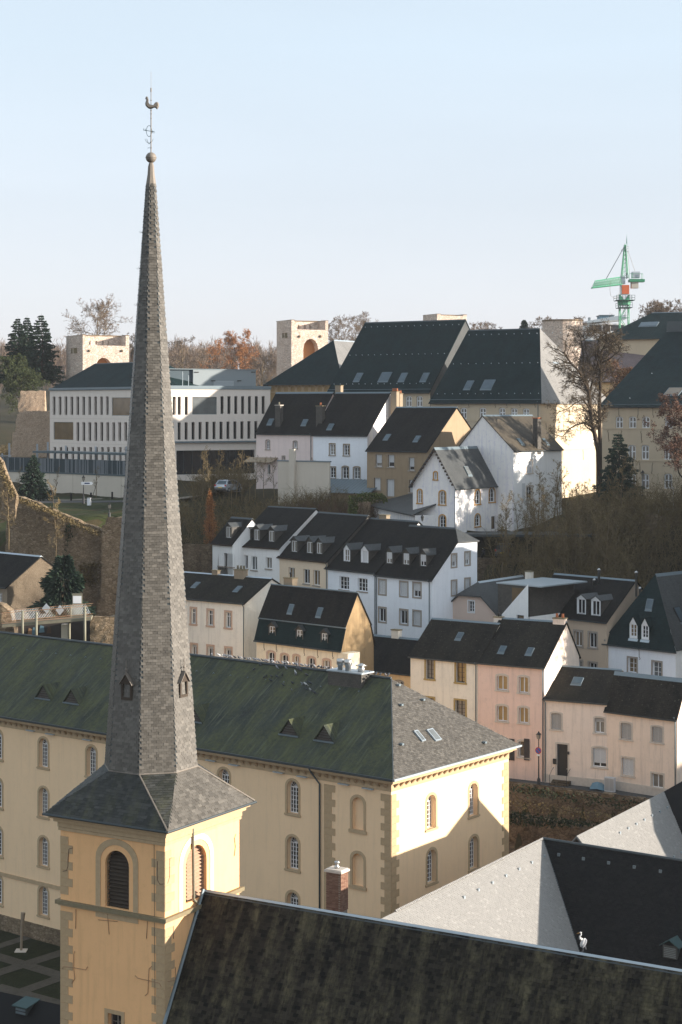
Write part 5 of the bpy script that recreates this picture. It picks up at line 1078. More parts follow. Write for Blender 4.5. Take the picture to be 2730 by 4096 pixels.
    # yellow stone hall with arcaded frieze
    h = House('hall', 'yellow sandstone hall with arched frieze and hipped slate roof', '3', (130, 567), (640, 567), dR=292., a=58, base=40., cat='building'); h.front((585, 280), 22., hip=True)
    h.walls('barrack_brown').roof('barrack_slate', hipmat='sunlit_slate', ridge='pale_zinc', ov=.6); z = h.E
    MB().box(-.1, h.L+.1, -.1, -.001, z-.55, z-.1).build('frieze', 'frame_stone', h.o)
    am = MB(); hp = hole_poly(-.45, .45, -.9, 0, .45); ring(am, h.TF, hp, grow(hp, .22), -.12, .02); am = am.mesh('frieze_arch', 'frame_stone')
    for i in range(int(h.L/1.35)): inst('frieze_arch', am, h.o, (.9+i*1.35, 0, z-.7))
    # long dark roof far right and the low roof behind the bare tree
    h = House('barracks', 'distant dark slate roof with twin skylights under the crane', '4', (1000, 790), (1700, 800), dL=300., a=64, base=38., group='plateau barracks'); h.gable(D=20., zr=h.fr.front('4', 1300, 615, 10.).z); h.hipL = 6.; h.walls('barrack_stucco').roof('barrack_slate', ov=.5).skylight(1312, 695, 1.7, 1.6).skylight(1365, 693, 1.7, 1.6)
    h = House('barracks', 'low barracks range with weathered pinkish slate roof behind the bare tree', '4', (830, 1075), (1300, 1078), dL=296., a=72, base=38., group='plateau barracks'); h.gable(D=14., zr=h.fr.front('4', 950, 805, 7.).z); h.walls('ochre_stucco').roof('pink_slate', ov=.5)
slate('sunlit_slate', (.17, .16, .15), (.21, .20, .185), .34, .22, None, 0, .15, .55)  # pale copy of the barrack slate, sunlight on the hips painted in
slate('pink_slate', (.16, .12, .115), (.20, .15, .145), .34, .22, None, 0, .2, .7)
barracks()
# ================================================================== ground
QL = [(-400, 330), (-60, 205), (-30, 190), (-8, 181), (4.5, 175.8), (28.4, 160.5), (60, 141), (400, -60)]     # foot of the quay wall
def qline(x):
    for (a, b), (c, d) in zip(QL, QL[1:]):
        if x <= c: return b+(d-b)*(x-a)/(c-a)
    return QL[-1][1]
UP = [(5, 181, 13.6), (20, 171, 13.6), (32, 163, 13.6), (50, 151, 13.6), (12, 176, 13.6), (8, 176, 13.6), (26, 164, 13.6), (40, 157, 13.6), (22, 166, 13.6), (-10, 192, 18), (0, 186, 17), (-25, 195, 19), (-12, 213, 22.5), (0, 210, 22), (12, 207, 22), (14, 214, 23),
      (22, 195, 16.5), (30, 188, 15.5), (38, 182, 15.5), (-22, 222, 29), (-22, 214, 24), (-8, 226, 31), (-9, 231, 35), (-3, 233, 36.2), (4, 224, 30.5), (13, 219, 31), (19, 211, 31.6), (25, 210.5, 31.8), (31, 209, 30), (28, 203, 26), (38, 204, 25), (17, 205, 26),
      (-60, 240, 37.5), (-31, 222, 36.6), (-26, 228, 37), (-36, 212, 36), (-30, 250, 37.2), (-20, 246, 37.6), (-15, 243, 38.6), (-10, 246, 38.8), (-2, 240, 37.2), (5, 236, 36.6), (11, 229, 35.6), (16, 217, 35.2), (23, 222, 35), (28, 219, 35), (31, 224, 36), (36, 226, 37.4), (34, 219, 35.5), (34, 223, 37.4), (42, 218, 37.5), (50, 213, 38), (-45, 250, 36.9), (-52, 270, 36.8), (-45, 266, 36.8), (-40, 261, 36.8), (-34, 256, 36.8), (-28, 252, 37), (-46, 286, 40), (-58, 262, 36.9), (-38, 240, 37.1), (-30, 240, 37.1), (-38, 230, 36.9), (-45, 235, 37),
      (45, 225, 38), (40, 240, 37.4), (30, 245, 37.4), (36, 236, 37.3), (50, 260, 38), (0, 265, 39), (-40, 280, 40), (-60, 310, 41.5), (0, 300, 40), (50, 300, 39), (0, 400, 44), (100, 400, 45), (-110, 420, 46), (0, 360, 42.5), (100, 350, 43),
      (55, 203, 44.5), (65, 202, 48), (50, 197, 39), (53, 190, 43.5), (60, 186, 45), (54, 185, 41), (50, 179, 25), (60, 175, 28), (75, 180, 38), (75, 200, 47), (62, 162, 16), (90, 150, 28), (110, 200, 45), (85, 245, 42), (150, 260, 46), (150, 150, 40), (-33, 203, 27), (-26, 200, 25), (-42, 206, 30), (-50, 215, 36)]
UPA = np.array(UP, float)
def gz(x, y):
    if y < qline(x): return 2.5
    far = min(72., 41+(y-300)*.040)
    if y > 480: return far
    d = ((UPA[:, 0]-x)**2+(UPA[:, 1]-y)**2)**1.9+1e-3; w = 1/d; z = float((w*UPA[:, 2]).sum()/w.sum())
    return z if y < 330 else z+(far-z)*(y-330)/150
def build_ground():
    xs = sorted(set(list(np.arange(-1560, -120, 120))+list(np.arange(-120, 150, 2.5))+list(np.arange(150, 1600, 120)))); ys = sorted(set(list(np.arange(-400, 90, 60))+list(np.arange(90, 150, 6))+list(np.arange(150, 262, 1.6))+list(np.arange(262, 420, 9))+list(np.arange(420, 1700, 60))))
    m = MB(); nx = len(xs)
    for y in ys:
        for x in xs: m.v.append((x, y, gz(x, y)+(.18*math.sin(x*1.7+y*.9) if y > qline(x)+14 and y < 235 else 0)))
    m.f = [(j*nx+i, j*nx+i+1, (j+1)*nx+i+1, (j+1)*nx+i) for j in range(len(ys)-1) for i in range(nx-1)]
    g = m.build('ground', 'earth', None, True, uv=False); g['kind'] = 'structure'
    def sheet(name, pts, mat, z=None, lift=.05):
        mm = MB(); mm.poly([(p[0], p[1], (gz(*p[:2]) if z is None else z)+lift) for p in pts]); o = mm.build(name, mat); o['kind'] = 'structure'; return o
    # abbey court lawn and crossing paths
    sheet('court_lawn', [(-60, 60), (20, 60), (20, 150), (-60, 190)], 'court_grass', 2.5, .03)
    def strip(name, a, b, w, mat, z=2.5, lift=.06):
        a, b = V((*a, 0)), V((*b, 0)); n = (b-a).cross(V((0, 0, 1))).normalized()*w/2; o = MB().poly([(p.x, p.y, z+lift) for p in (a-n, b-n, b+n, a+n)]).build(name, mat); o['kind'] = 'structure'
    g2 = lambda x, y: (lambda p: (p.x, p.y))(atz('13', x, y, 2.5))
    ext = lambda a, b, k: (a[0]+(b[0]-a[0])*k, a[1]+(b[1]-a[1])*k)
    a, b = g2(0, 1355), g2(770, 1590); strip('path', ext(a, b, -.5), ext(a, b, 2.5), 1.4, 'court_path'); a, b = g2(0, 1545), g2(740, 1310); strip('path', ext(a, b, -.5), ext(a, b, 2), 1.4, 'court_path', lift=.064)
    a, b = g2(0, 1215), g2(330, 1110); strip('path', ext(a, b, -.5), ext(a, b, 1.2), 1.1, 'court_path', lift=.068); a, b = g2(350, 1760), g2(770, 1610); strip('path', ext(a, b, -.5), ext(a, b, 1.4), 1.3, 'court_path', lift=.072)
    a, b = g2(-100, 1740), g2(770, 1980); strip('path', a, b, 2.2, 'court_path', lift=.076)
    # quay street
    m = MB(); A, B = V((4.5, 176.2, 0)), V((60, 140.6, 0)); n = V((.53, .84, 0)); m.poly([(p.x, p.y, 13.75) for p in (A, B, B+n*6.5, A+n*6.5)]); o = m.build('street', 'asphalt'); o['kind'] = 'structure'
    # lawn, path and road on the terrace before the modern building
    for nm, pts, mt, l in (('lawn', [(-45, 214), (-27.5, 214), (-24, 226), (-24, 262), (-56, 270), (-56, 225)], 'lawn', .12),):
        xs2 = np.linspace(-56, -24, 17); ys2 = np.linspace(209, 264, 28); mm = MB()
        for y in ys2:
            for x in xs2: mm.v.append((x, y, gz(x, y)+l))
        mm.f = [(j*17+i, j*17+i+1, j*17+i+18, j*17+i+17) for j in range(27) for i in range(16)]; o = mm.build(nm, mt, None, True); o['kind'] = 'structure'
    def ribbon(name, P, w, mat, lift):
        P = [V((p[0], p[1], 0)) for p in P]; mm = MB()
        for i, p in enumerate(P):
            t = (P[min(i+1, len(P)-1)]-P[max(0, i-1)]).normalized(); nn = t.cross(V((0, 0, 1)))*w/2
            for q in (p-nn, p+nn): mm.v.append((q.x, q.y, gz(p.x, p.y)+lift))
        mm.f = [(2*i, 2*i+1, 2*i+3, 2*i+2) for i in range(len(P)-1)]; o = mm.build(name, mat); o['kind'] = 'structure'
    ribbon('path', [atz('16', x, 688-(x-300)*.012+5*math.sin(x*.01), 37.2) for x in range(240, 1700, 60)], 3.0, 'paving', .20); ribbon('road', [atz('16', x, 728-(x-400)*.010, 37.1) for x in range(320, 1700, 60)], 5.0, 'asphalt', .17)
    ribbon('road', [(33+t*27, 222.5-t*16) for t in np.linspace(0, 1, 12)], 6.0, 'asphalt', .22)
    ribbon('parking', [atz('17', x, 838, 38.5) for x in range(40, 760, 60)], 6.0, 'paving', .2)
build_ground()
# ------------------------------------------------------------------ rough masonry: outline in photo pixels at one depth, real thickness and relief
def masonry(name, label, c, outline, d, mat, thick=1.5, tilt=0., lean=0., cell=.45, rough=.10, cat='wall', yaw=0., seed=1):
    p0 = at(c, *outline[0], d); fr = Fr(V((p0.x, p0.y, 0)), R(yaw)); pts = [fr.front(c, x, y) for x, y in outline]; P = [(p.x, p.z) for p in pts]
    O = thing(name, label, cat, fr.O, fr.ang); m = MB(); rnd = random.Random(seed); zb = min(p[1] for p in P)
    jag = []
    for (a, b) in zip(P, P[1:]+P[:1]):
        n = max(1, int(math.hypot(b[0]-a[0], b[1]-a[1])/.8))
        for i in range(n):
            t = i/n; q = (a[0]+(b[0]-a[0])*t, a[1]+(b[1]-a[1])*t); k = .0 if i == 0 else rnd.uniform(-.22, .22); jag.append((q[0], q[1]+k))
    y_ = lambda z: (z-zb)*lean
    n = len(jag); tr = geo.tessellate_polygon([[V((q[0], q[1], 0)) for q in jag]])
    m.add([(q[0], y_(q[1]), q[1]) for q in jag]+[(q[0], y_(q[1])+thick+rnd.uniform(-.2, .2), q[1]) for q in jag], [tuple(t) for t in tr]+[tuple(i+n for i in t) for t in tr]+[(i, (i+1) % n, (i+1) % n+n, i+n) for i in range(n)])
    x0, x1 = min(q[0] for q in P), max(q[0] for q in P); z1 = max(q[1] for q in P); nx, nz = int((x1-x0)/cell), int((z1-zb)/cell); off = len(m.v); g = np.array([[rnd.random() for _ in range(nx+1)] for _ in range(nz+1)])
    for j in range(nz+1):
        for i in range(nx+1):
            z = zb+(z1-zb)*j/nz; m.v.append((x0+(x1-x0)*i/nx+rnd.uniform(-.1, .1), y_(z)-.02-g[j, i]*rough-.12*(math.sin(i*.37+j*.11)+1), z+rnd.uniform(-.1, .1)))
    for j in range(nz):
        for i in range(nx):
            if in_poly(x0+(x1-x0)*(i+.5)/nx, zb+(z1-zb)*(j+.5)/nz, P): k = off+j*(nx+1)+i; m.f.append((k, k+1, k+nx+2, k+nx+1))
    m.build('masonry', mat, O); return O, fr
def build_walls():
    # quay wall with ledges of stone
    A, B = V((4.5, 175.8, 0)), V((62, 139.6, 0)); L = (B-A).length; O = thing('quay_wall', 'mossy rubble retaining wall below the quay street', 'wall', (A.x, A.y, 2.), math.atan2(B.y-A.y, B.x-A.x))
    m = MB(); rnd = random.Random(3); nx, nz = int(L/.6), 22
    for j in range(nz+1):
        for i in range(nx+1): m.v.append((L*i/nx+rnd.uniform(-.15, .15), -.05-rnd.random()*.16-(1.4 if j < 12 else (.7 if j < 17 else 0)), 12.6*j/nz+rnd.uniform(-.1, .1)*(0 < j < nz)))
    m.f = [(j*(nx+1)+i, j*(nx+1)+i+1, (j+1)*(nx+1)+i+1, (j+1)*(nx+1)+i) for j in range(nz) for i in range(nx)]; m.build('masonry', 'dark_rubble', O)
    sm = [MB().box(0, w, -.35, .4, 0, h).mesh('coping_stone', 'rubble_stone') for w, h in ((.8, .3), (1.1, .34), (.6, .26))]
    x = 0
    while x < L-1: k = rnd.randrange(3); inst('coping_stone', sm[k], O, (x, rnd.uniform(-.08, .08), 12.2+rnd.uniform(-.06, .06)), (0, 0, rnd.uniform(-.08, .08))); x += (.84, 1.14, .64)[k]+rnd.uniform(0, .5)
    x = 0
    while x < L-1: k = rnd.randrange(3); inst('ledge_stone', sm[k], O, (x, -.75+rnd.uniform(-.1, .1), 9.35+rnd.uniform(-.08, .06)), (0, 0, rnd.uniform(-.1, .1))); x += (.84, 1.14, .64)[k]+rnd.uniform(.1, .9)
    # ruined fortress wall at left
    masonry('ruined_wall', 'long crumbling rubble fortress wall with grassy top left of the spire', '16', [(60, 2000), (60, 600), (110, 650), (300, 700), (560, 800), (760, 890), (900, 960), (1130, 1050), (1180, 1150), (1160, 2000)], 206., 'rubble_stone', .9, lean=.05, yaw=-15, seed=4)
    masonry('ruined_wall', 'leaning fragment of fortress wall at the lawn edge', '16', [(-60, 900), (-60, 190), (0, 270), (55, 420), (110, 520), (175, 640), (150, 900)], 200., 'rubble_stone', .8, lean=.06, yaw=-12, seed=5)
    masonry('ruined_tower', 'broken masonry tower stump with sunlit edge beside the spire', '16', [(1080, 2200), (1130, 1250), (1120, 1050), (1160, 905), (1260, 888), (1370, 890), (1420, 1300), (1400, 2200)], 200., 'rubble_stone', 4., lean=.04, yaw=-14, seed=6, cat='ruin')
    masonry('rock_outcrop', 'sunlit rubble outcrop at the foot of the steel walkway', '16', [(-80, 2300), (-80, 1830), (30, 1860), (110, 1930), (135, 2060), (120, 2300)], 176., 'rubble_stone', 2., seed=7, cat='rock')
    masonry('pier_wall', 'rubble pier under the end of the walkway', '16', [(1000, 2500), (1005, 2010), (1270, 1990), (1280, 2500)], 176., 'rubble_stone', 3., seed=8)
    masonry('bastion', 'battered brown masonry bastion left of the modern building', '1', [(85, 1520), (145, 1108), (335, 1112), (460, 1112), (470, 1530)], 312., 'bastion_stone', 8., lean=.18, rough=.08, yaw=-10, seed=9, cat='bastion')
    masonry('bastion_wing', 'stepped pale masonry flank climbing behind the bastion', '1', [(160, 1110), (180, 930), (235, 930), (270, 935), (390, 925), (400, 1110)], 318., 'bastion_stone', 2., lean=.1, rough=.08, seed=10, cat='bastion')
    masonry('low_stone_wall', 'low dry stone wall by the bastion foot', '1', [(-30, 1620), (-30, 1530), (250, 1520), (440, 1530), (440, 1620)], 296., 'rubble_stone', 1., seed=11)
    masonry('retaining_wall', 'dark stone retaining wall under the barracks road', '7', [(1270, 420), (1290, 110), (1420, 130), (1800, 150), (1800, 500)], 214., 'dark_rubble', 1.5, lean=.06, yaw=-14, seed=12)
    masonry('garden_wall', 'mossy garden wall below the orange columnar tree', '5', [(30, 700), (30, 455), (150, 450), (300, 440), (305, 700)], 220., 'dark_rubble', 1., seed=13)
build_walls()
# ================================================================== modern building
def modern():
    h = House('modern_building', 'pale modern office block with deep vertical window slots and a low slate roof', '1', (447, 915), (1290, 918), dL=300., a=41, base=39.5, cat='building')
    w = dict(leaves=1, sill=None, rec=.55, frame='dark_zinc', pane='glass', fw=.05); f = h.win
    for i in range(10): f(472+53*i, 977, 497+53*i, 1140, **w)
    for i in range(11): f(684+53.6*i, 1208, 710+53.6*i, 1374, **w)
    for i in range(15): f(480+53.2*i, 1430, 504+53.2*i, 1625, **w)
    f(1003, 985, 1177, 1148, **dict(w, rec=.12, pane='brown_glass', frame='grey_panel')); f(480, 1205, 657, 1365, **dict(w, rec=.12, pane='brown_glass', frame='grey_panel'))
    for i in range(1): f(1200+53*i, 977, 1225+53*i, 1140, **w)
    h.D = 14.; h.kind = 'x'; h.yr = 7.; h.E2 = h.E; h.TR = lambda y, z, k=0.: V((h.L-k, y, z)); p = h.fr.front('1', 850, 685, 7.); h.zr = p.z; h.hipL = max(2., p.x); h.hipR = 5.; h.walls('modern_panel').roof('barrack_slate', ov=.15, ridge='dark_zinc', gutter='zinc')
    MB().box(-.12, h.L+.1, -.14, -.001, h.E-.1, h.E+.28).build('parapet', 'zinc', h.o)
    for y in (1175, 1400):
        z = h.fr.front('1', 800, y).z; MB().box(0, h.L, -.012, -.001, z-.02, z+.02).build('panel_joint', 'concrete', h.o)
    h2 = House('modern_building', 'pale modern block with rooftop grey box and large picture window', '2', (-60, 795), (1080, 795), dL=279., a=118, base=38.8, cat='building'); f = h2.win; w['rec'] = .6
    for x in (205, 250, 313): f(x, 866, x+28, 1028, **w)
    for i in range(7): f(634+61.5*i, 862, 662+61.5*i, 1020, **w)
    for i in range(13): f(187+62.5*i, 1097-i, 215+62.5*i, 1253-i, **w)
    f(380, 868, 600, 1025, **dict(w, rec=.15, pane='grey_glass', frame='grey_panel')); f(238, 1345, 940, 1560, leaves=9, sill=None, rec=.8, frame='dark_zinc', pane='glass')
    h2.D = 16.; h2.kind = 'x'; h2.yr = 8.; h2.E2 = h2.E; h2.zr = h2.E+.05; h2.TR = lambda y, z, k=0.: V((h2.L-k, y, z)); h2.walls('modern_panel'); L, E = h2.L, h2.E
    MB().box(-.1, L+.1, -.15, 16.1, E, E+.55).build('parapet', 'zinc', h2.o); z = h2.fr.front('2', 600, 1268).z; MB().box(0, L, -.5, -.001, z-.15, z+.1).build('ledge', 'zinc', h2.o)
    p, q = h2.fr.front('2', 388, 770, 3.), h2.fr.front('2', 950, 770, 3.); zt = h2.fr.front('2', 650, 625, 3.).z; b = MB().box(p.x, q.x, 3, 13, E+.5, zt).build('roof_box', 'grey_panel', h2.o); MB().box(p.x-7, p.x-.02, 3.4, 13, E+.5, zt-.05).build('roof_box', 'dark_panel', h2.o)  # darker left part is the box's shaded side, painted in
    MB().box(p.x-7.1, q.x+.1, 2.9, 13.1, zt, zt+.12).build('box_coping', 'zinc', h2.o)
    g0, g1 = h2.fr.front('2', 570, 755, 2.97), h2.fr.front('2', 752, 755, 2.97)
    for i in range(8): MB().box(g0.x, g1.x, 2.94, 2.99, g0.z-.5+i*.14, g0.z-.42+i*.14).build('grille_slat', 'pale_zinc', h2.o)
    for x, y in ((420, 645), (567, 722), (800, 722), (925, 645)): p = h2.fr.front('2', x, y, 2.98); MB().box(p.x-.35, p.x+.35, 2.85, 2.99, p.z-.08, p.z+.06).build('vent_hood', 'black_iron', h2.o)
    for x, y0, y1 in ((293, 640, 770), (346, 675, 770)): p = h2.fr.front('2', x, y1, .8); q = h2.fr.front('2', x, y0, .8); MB().tube([(p.x, .8, E+.4), (p.x, .8, q.z)], .05, 6).build('antenna', 'pale_zinc', h2.o)
    # terrace wall with railing
    t = House('terrace_wall', 'long smooth concrete terrace wall with dark bar railing', '16', (-60, 372), (1480, 434), dR=258., base=36.0, cat='wall'); L, E = t.L, t.E
    MB().box(0, L, 0, .4, -2, E).build('wall', 'concrete', t.o); MB().box(-.05, L, -.1, .5, E, E+.22).build('coping', 'dark_rail', t.o)
    bar = MB().box(-.03, .03, .1, .16, 0, 2.05).mesh('railing_bar', 'dark_rail'); pb = MB().box(-.03, .03, .06, .12, 0, 2.05).mesh('railing_bar', 'grey_post'); rnd = random.Random(2)
    for i in range(int(L/.24)): inst('railing_bar', pb if rnd.random() < .45 else bar, t.o, (i*.24+rnd.uniform(-.05, .05), 0, E+.2))
    MB().box(0, L, .08, .2, E+2.2, E+2.28).build('top_rail', 'dark_rail', t.o); MB().box(0, L, .2, .23, E+.25, E+2.2).build('railing_screen', 'dark_panel', t.o)
    for x in range(6): MB().box(L*(x+.5)/6, L*(x+.5)/6+.03, -.012, 0.001, -2, E).build('joint', 'mossy_ledge', t.o)
    # pergola frame and steel masts
    O = thing('pergola', 'dark steel pergola running along the terrace of the modern building', 'pergola', t.fr.O, t.fr.ang)
    P = lambda x, y, o_=3.: t.fr.front('16', x, y, o_)
    a, b = P(360, 158), P(1500, 195); MB().hexa([(a.x, 3, a.z-.15), (b.x, 3, a.z-.15), (b.x, 6.5, a.z-.15), (a.x, 6.5, a.z-.15), (a.x, 3, a.z+.15), (b.x, 3, a.z+.15), (b.x, 6.5, a.z+.15), (a.x, 6.5, a.z+.15)]).build('canopy', 'dark_rail', O)
    for x in (865, 1205, 600): q = P(x, 200); MB().box(q.x-.12, q.x+.12, 3, 3.25, E, a.z).build('post', 'dark_rail', O)
    for x, y0 in ((103, 62), (412, 70), (530, 50), (730, 90), (1060, 95), (1400, 98)):
        q = P(x, y0, 5.); MB().box(-.14, .14, -.14, .14, 0, q.z-E).build('steel_mast', 'grey_post', None, label='slender pale steel mast standing along the railing of the modern building terrace', category='mast', group='steel masts on the terrace').location = t.fr.wor((q.x, 5., E+0)) + V((0, 0, 0))
    q = P(35, 175, 1.); O = thing('swing_post', 'pale post with crossbar at the railing end', 'post', t.fr.wor((q.x, .7, E)), t.fr.ang); MB().box(-.1, .1, 0, .2, 0, q.z-E).box(-1.2, 2.4, 0, .12, q.z-E-.4, q.z-E-.3).build('post', 'grey_post', O)
    return t
TERR = modern()
# ================================================================== fortress gate towers on the skyline
def gates():
    def gate(label, c, xl, xm, xr, yt, yrec, yb, arch, d, a, rx, slits):
        p = at(c, xm, yb, d); fr = Fr(V((p.x, p.y, 0)), R(a-90)); O = thing('gate_tower', label, 'tower', fr.O, fr.ang, 'fortress towers on the skyline')
        wl_ = -fr.front(c, xl, (yt+yb)/2).x; wr = fr.side(c, xr, (yt+yb)/2, 0).y; zt, zr, zb = at(c, xm, yt, d).z, at(c, xm, yrec, d).z, p.z-8
        y0, y1 = fr.side(c, rx[0], yrec, 0).y, fr.side(c, rx[1], yrec, 0).y; wl_ = min(wl_, wr*1.1)
        T = lambda y, z, k=0.: V((-k, y, z)); holes = []
        if arch:
            ax0, ax1, ay0, ay1 = arch; s0, s1 = fr.side(c, ax0, (ay0+ay1)/2, 0).y, fr.side(c, ax1, (ay0+ay1)/2, 0).y; zc = fr.side(c, (ax0+ax1)/2, ay0, 0).z; zbb = fr.side(c, (ax0+ax1)/2, ay1, 0).z
            cm_ = (s0+s1)/2; hw = (s1-s0)/2; hp = [(s0, zbb-6), (s1, zbb-6)]+[(s1-hw*t, zc-hw*1.25*(1-math.sin(math.acos(max(0, 1-t))))) for t in (0, .15, .35, .6, .85)]+[(cm_, zc)]+[(s0+hw*t, zc-hw*1.25*(1-math.sin(math.acos(max(0, 1-t))))) for t in (.85, .6, .35, .15, 0)]
            holes.append(hp)
        m = MB(); wall(m, T, [(0, zb), (wr, zb), (wr, zr), (0, zr)], holes, 2.)
        # rounded outer face
        seg = 5; arc = [V((-wl_*t, wl_*.12*(-math.sin(math.pi*t)), 0)) for t in np.linspace(0, 1, seg+1)]
        for u_, v_ in zip(arc, arc[1:]): m.poly([(u_.x, u_.y, zb), (v_.x, v_.y, zb), (v_.x, v_.y, zt), (u_.x, u_.y, zt)])
        m.poly([(-wl_, 0, zb), (-wl_, wr, zb), (-wl_, wr, zt), (-wl_, 0, zt)]); m.poly([(-wl_, wr, zb), (0, wr, zb), (0, wr, zt), (-wl_, wr, zt)]); m.poly([(0, 0, zr), (0, wr, zr), (-wl_, wr, zr), (-wl_, 0, zr)])
        m.build('wall', 'gate_stone', O); MB().box(-wl_, 0.002, -.002, y0, zr-.01, zt).box(-wl_, 0.002, y1, wr, zr-.01, zt).build('parapet_pier', 'gate_stone', O)
        q = MB(); TT = lambda y, z, k=0.: V((-3.2-k, y, z)); sh = [hole_poly(fr.side(c, x, yrec, 0).y-.18, fr.side(c, x, yrec, 0).y+.18, zr+.25, zr+1.0) for x in slits]; wall(q, TT, [(y0-.1, zr), (y1+.1, zr), (y1+.1, zt-.05), (y0-.1, zt-.05)], sh, .6); q.build('rear_parapet', 'gate_stone', O)
        e = MB(); e.box(-wl_, .08, -.1, y0+.05, zt, zt+.12).box(-wl_, .08, y1-.05, wr+.05, zt, zt+.12).box(-3.9, -3.1, y0, y1, zt-.04, zt+.15).build('coping', 'rubble_stone', O)
        if arch: MB().poly([T(*p_, 1.7) for p_ in hp]).build('niche_back', 'niche_brick', O)
        for x, y in ((rx[0]+35, yrec+50), (rx[1]-35, yrec+50)):
            s_ = fr.side(c, x, y, 0); MB().ell((.1, s_.y, s_.z), (.25, .25, .25), 8, 5).build('corbel', 'rubble_stone', O)
        for x in (-.35, -.65): MB().box(-wl_*(.5+x*.5)-.12, -wl_*(.5+x*.5)+.12, -wl_*.12-.03, -wl_*.05, zt-3.4, zt-2.4).build('arrow_slit', 'mossy_ledge', O)
        return O
    stucco('niche_brick', (.46, .22, .09), .3)
    gate('pale stone gate tower with pointed niche rising behind the modern block roof', '1', 595, 742, 1158, 424, 516, 830, (858, 1002, 628, 760), 335., 26, (765, 1128), (790, 852, 910, 968, 1020))
    gate('sunlit ruined gate tower with tall pointed niche near the hipped hall', '3', 187, 290, 546, 140, 203, 480, (373, 477, 270, 420), 345., 26, (311, 527), (340, 388, 432, 468))
    gate('gate tower top peeking over the highest barracks ridge', '3', 1208, 1306, 1512, 98, 106, 330, None, 420., 26, (1330, 1490), ())
    # round tower
    p = at('4', 752, 800, 380.); r = (at('4', 893, 700, 380.).x-at('4', 610, 700, 380.).x)/2; O = thing('round_tower', 'squat round stone fortress tower beside the barracks hip', 'tower', (p.x, p.y+r, 40), 0, 'fortress towers on the skyline'); zt = at('4', 752, 655, 380.).z-40
    MB().lathe([(r, -5), (r, zt-.3)], 28).build('wall', 'gate_stone', O); MB().lathe([(r+.15, zt-.3), (r+.15, zt), (r-.6, zt)], 28).build('coping', 'rubble_stone', O)
    for i in range(5): an = R(195+i*14); MB().box(-.4, .4, -.1, .1, zt*.52, zt*.52+1.).build('opening', 'black_iron', O).location = (0, 0, 0)
    for i, ch in enumerate([c for c in O.children if c.name.startswith('opening')]): an = R(225+i*9); ch.location = (r*math.cos(an), r*math.sin(an), 0); ch.rotation_euler = (0, 0, an+R(90))
    # distant flat white building
    p = at('18', 60, 2260, 520.); O = thing('distant_building', 'distant low white flat-roofed building with bluish plant room behind the crane', 'building', (p.x, p.y, 50), 0); k = 520/F*.1594
    zt = at('18', 60, 2195, 520.).z-50; MB().box(-.5, 900*k, 0, 12, -10, zt-1).build('wall', 'white_stucco', O); MB().hexa([(-1, -1, zt-.9), (900*k, -1, zt+.2), (900*k, 13, zt+.2), (-1, 13, zt-.9), (-1, -1, zt-.3), (900*k, -1, zt+1.6), (900*k, 13, zt+1.6), (-1, 13, zt-.3)]).build('roof', 'pale_zinc', O)
    MB().box(300*k, 640*k, 2, 9, zt, zt+125*k).build('plant_room', 'tarp', O); MB().box(280*k, 660*k, 1.6, 9.4, zt+125*k, zt+140*k).build('plant_roof', 'zinc', O); MB().box(-.5*0+0, 40*k, 1, 3, zt-.4, zt+75*k).build('chimney', 'grey_panel', O)
    for i in range(4): MB().box((100+i*210)*k, (110+i*210)*k, -.4, -.1, -8, zt-.6).build('column', 'white_paint', O)
    MB().box(0, 880*k, -.06, -.01, zt-3.2, zt-1.4).build('window_band', 'glass', O)
gates()
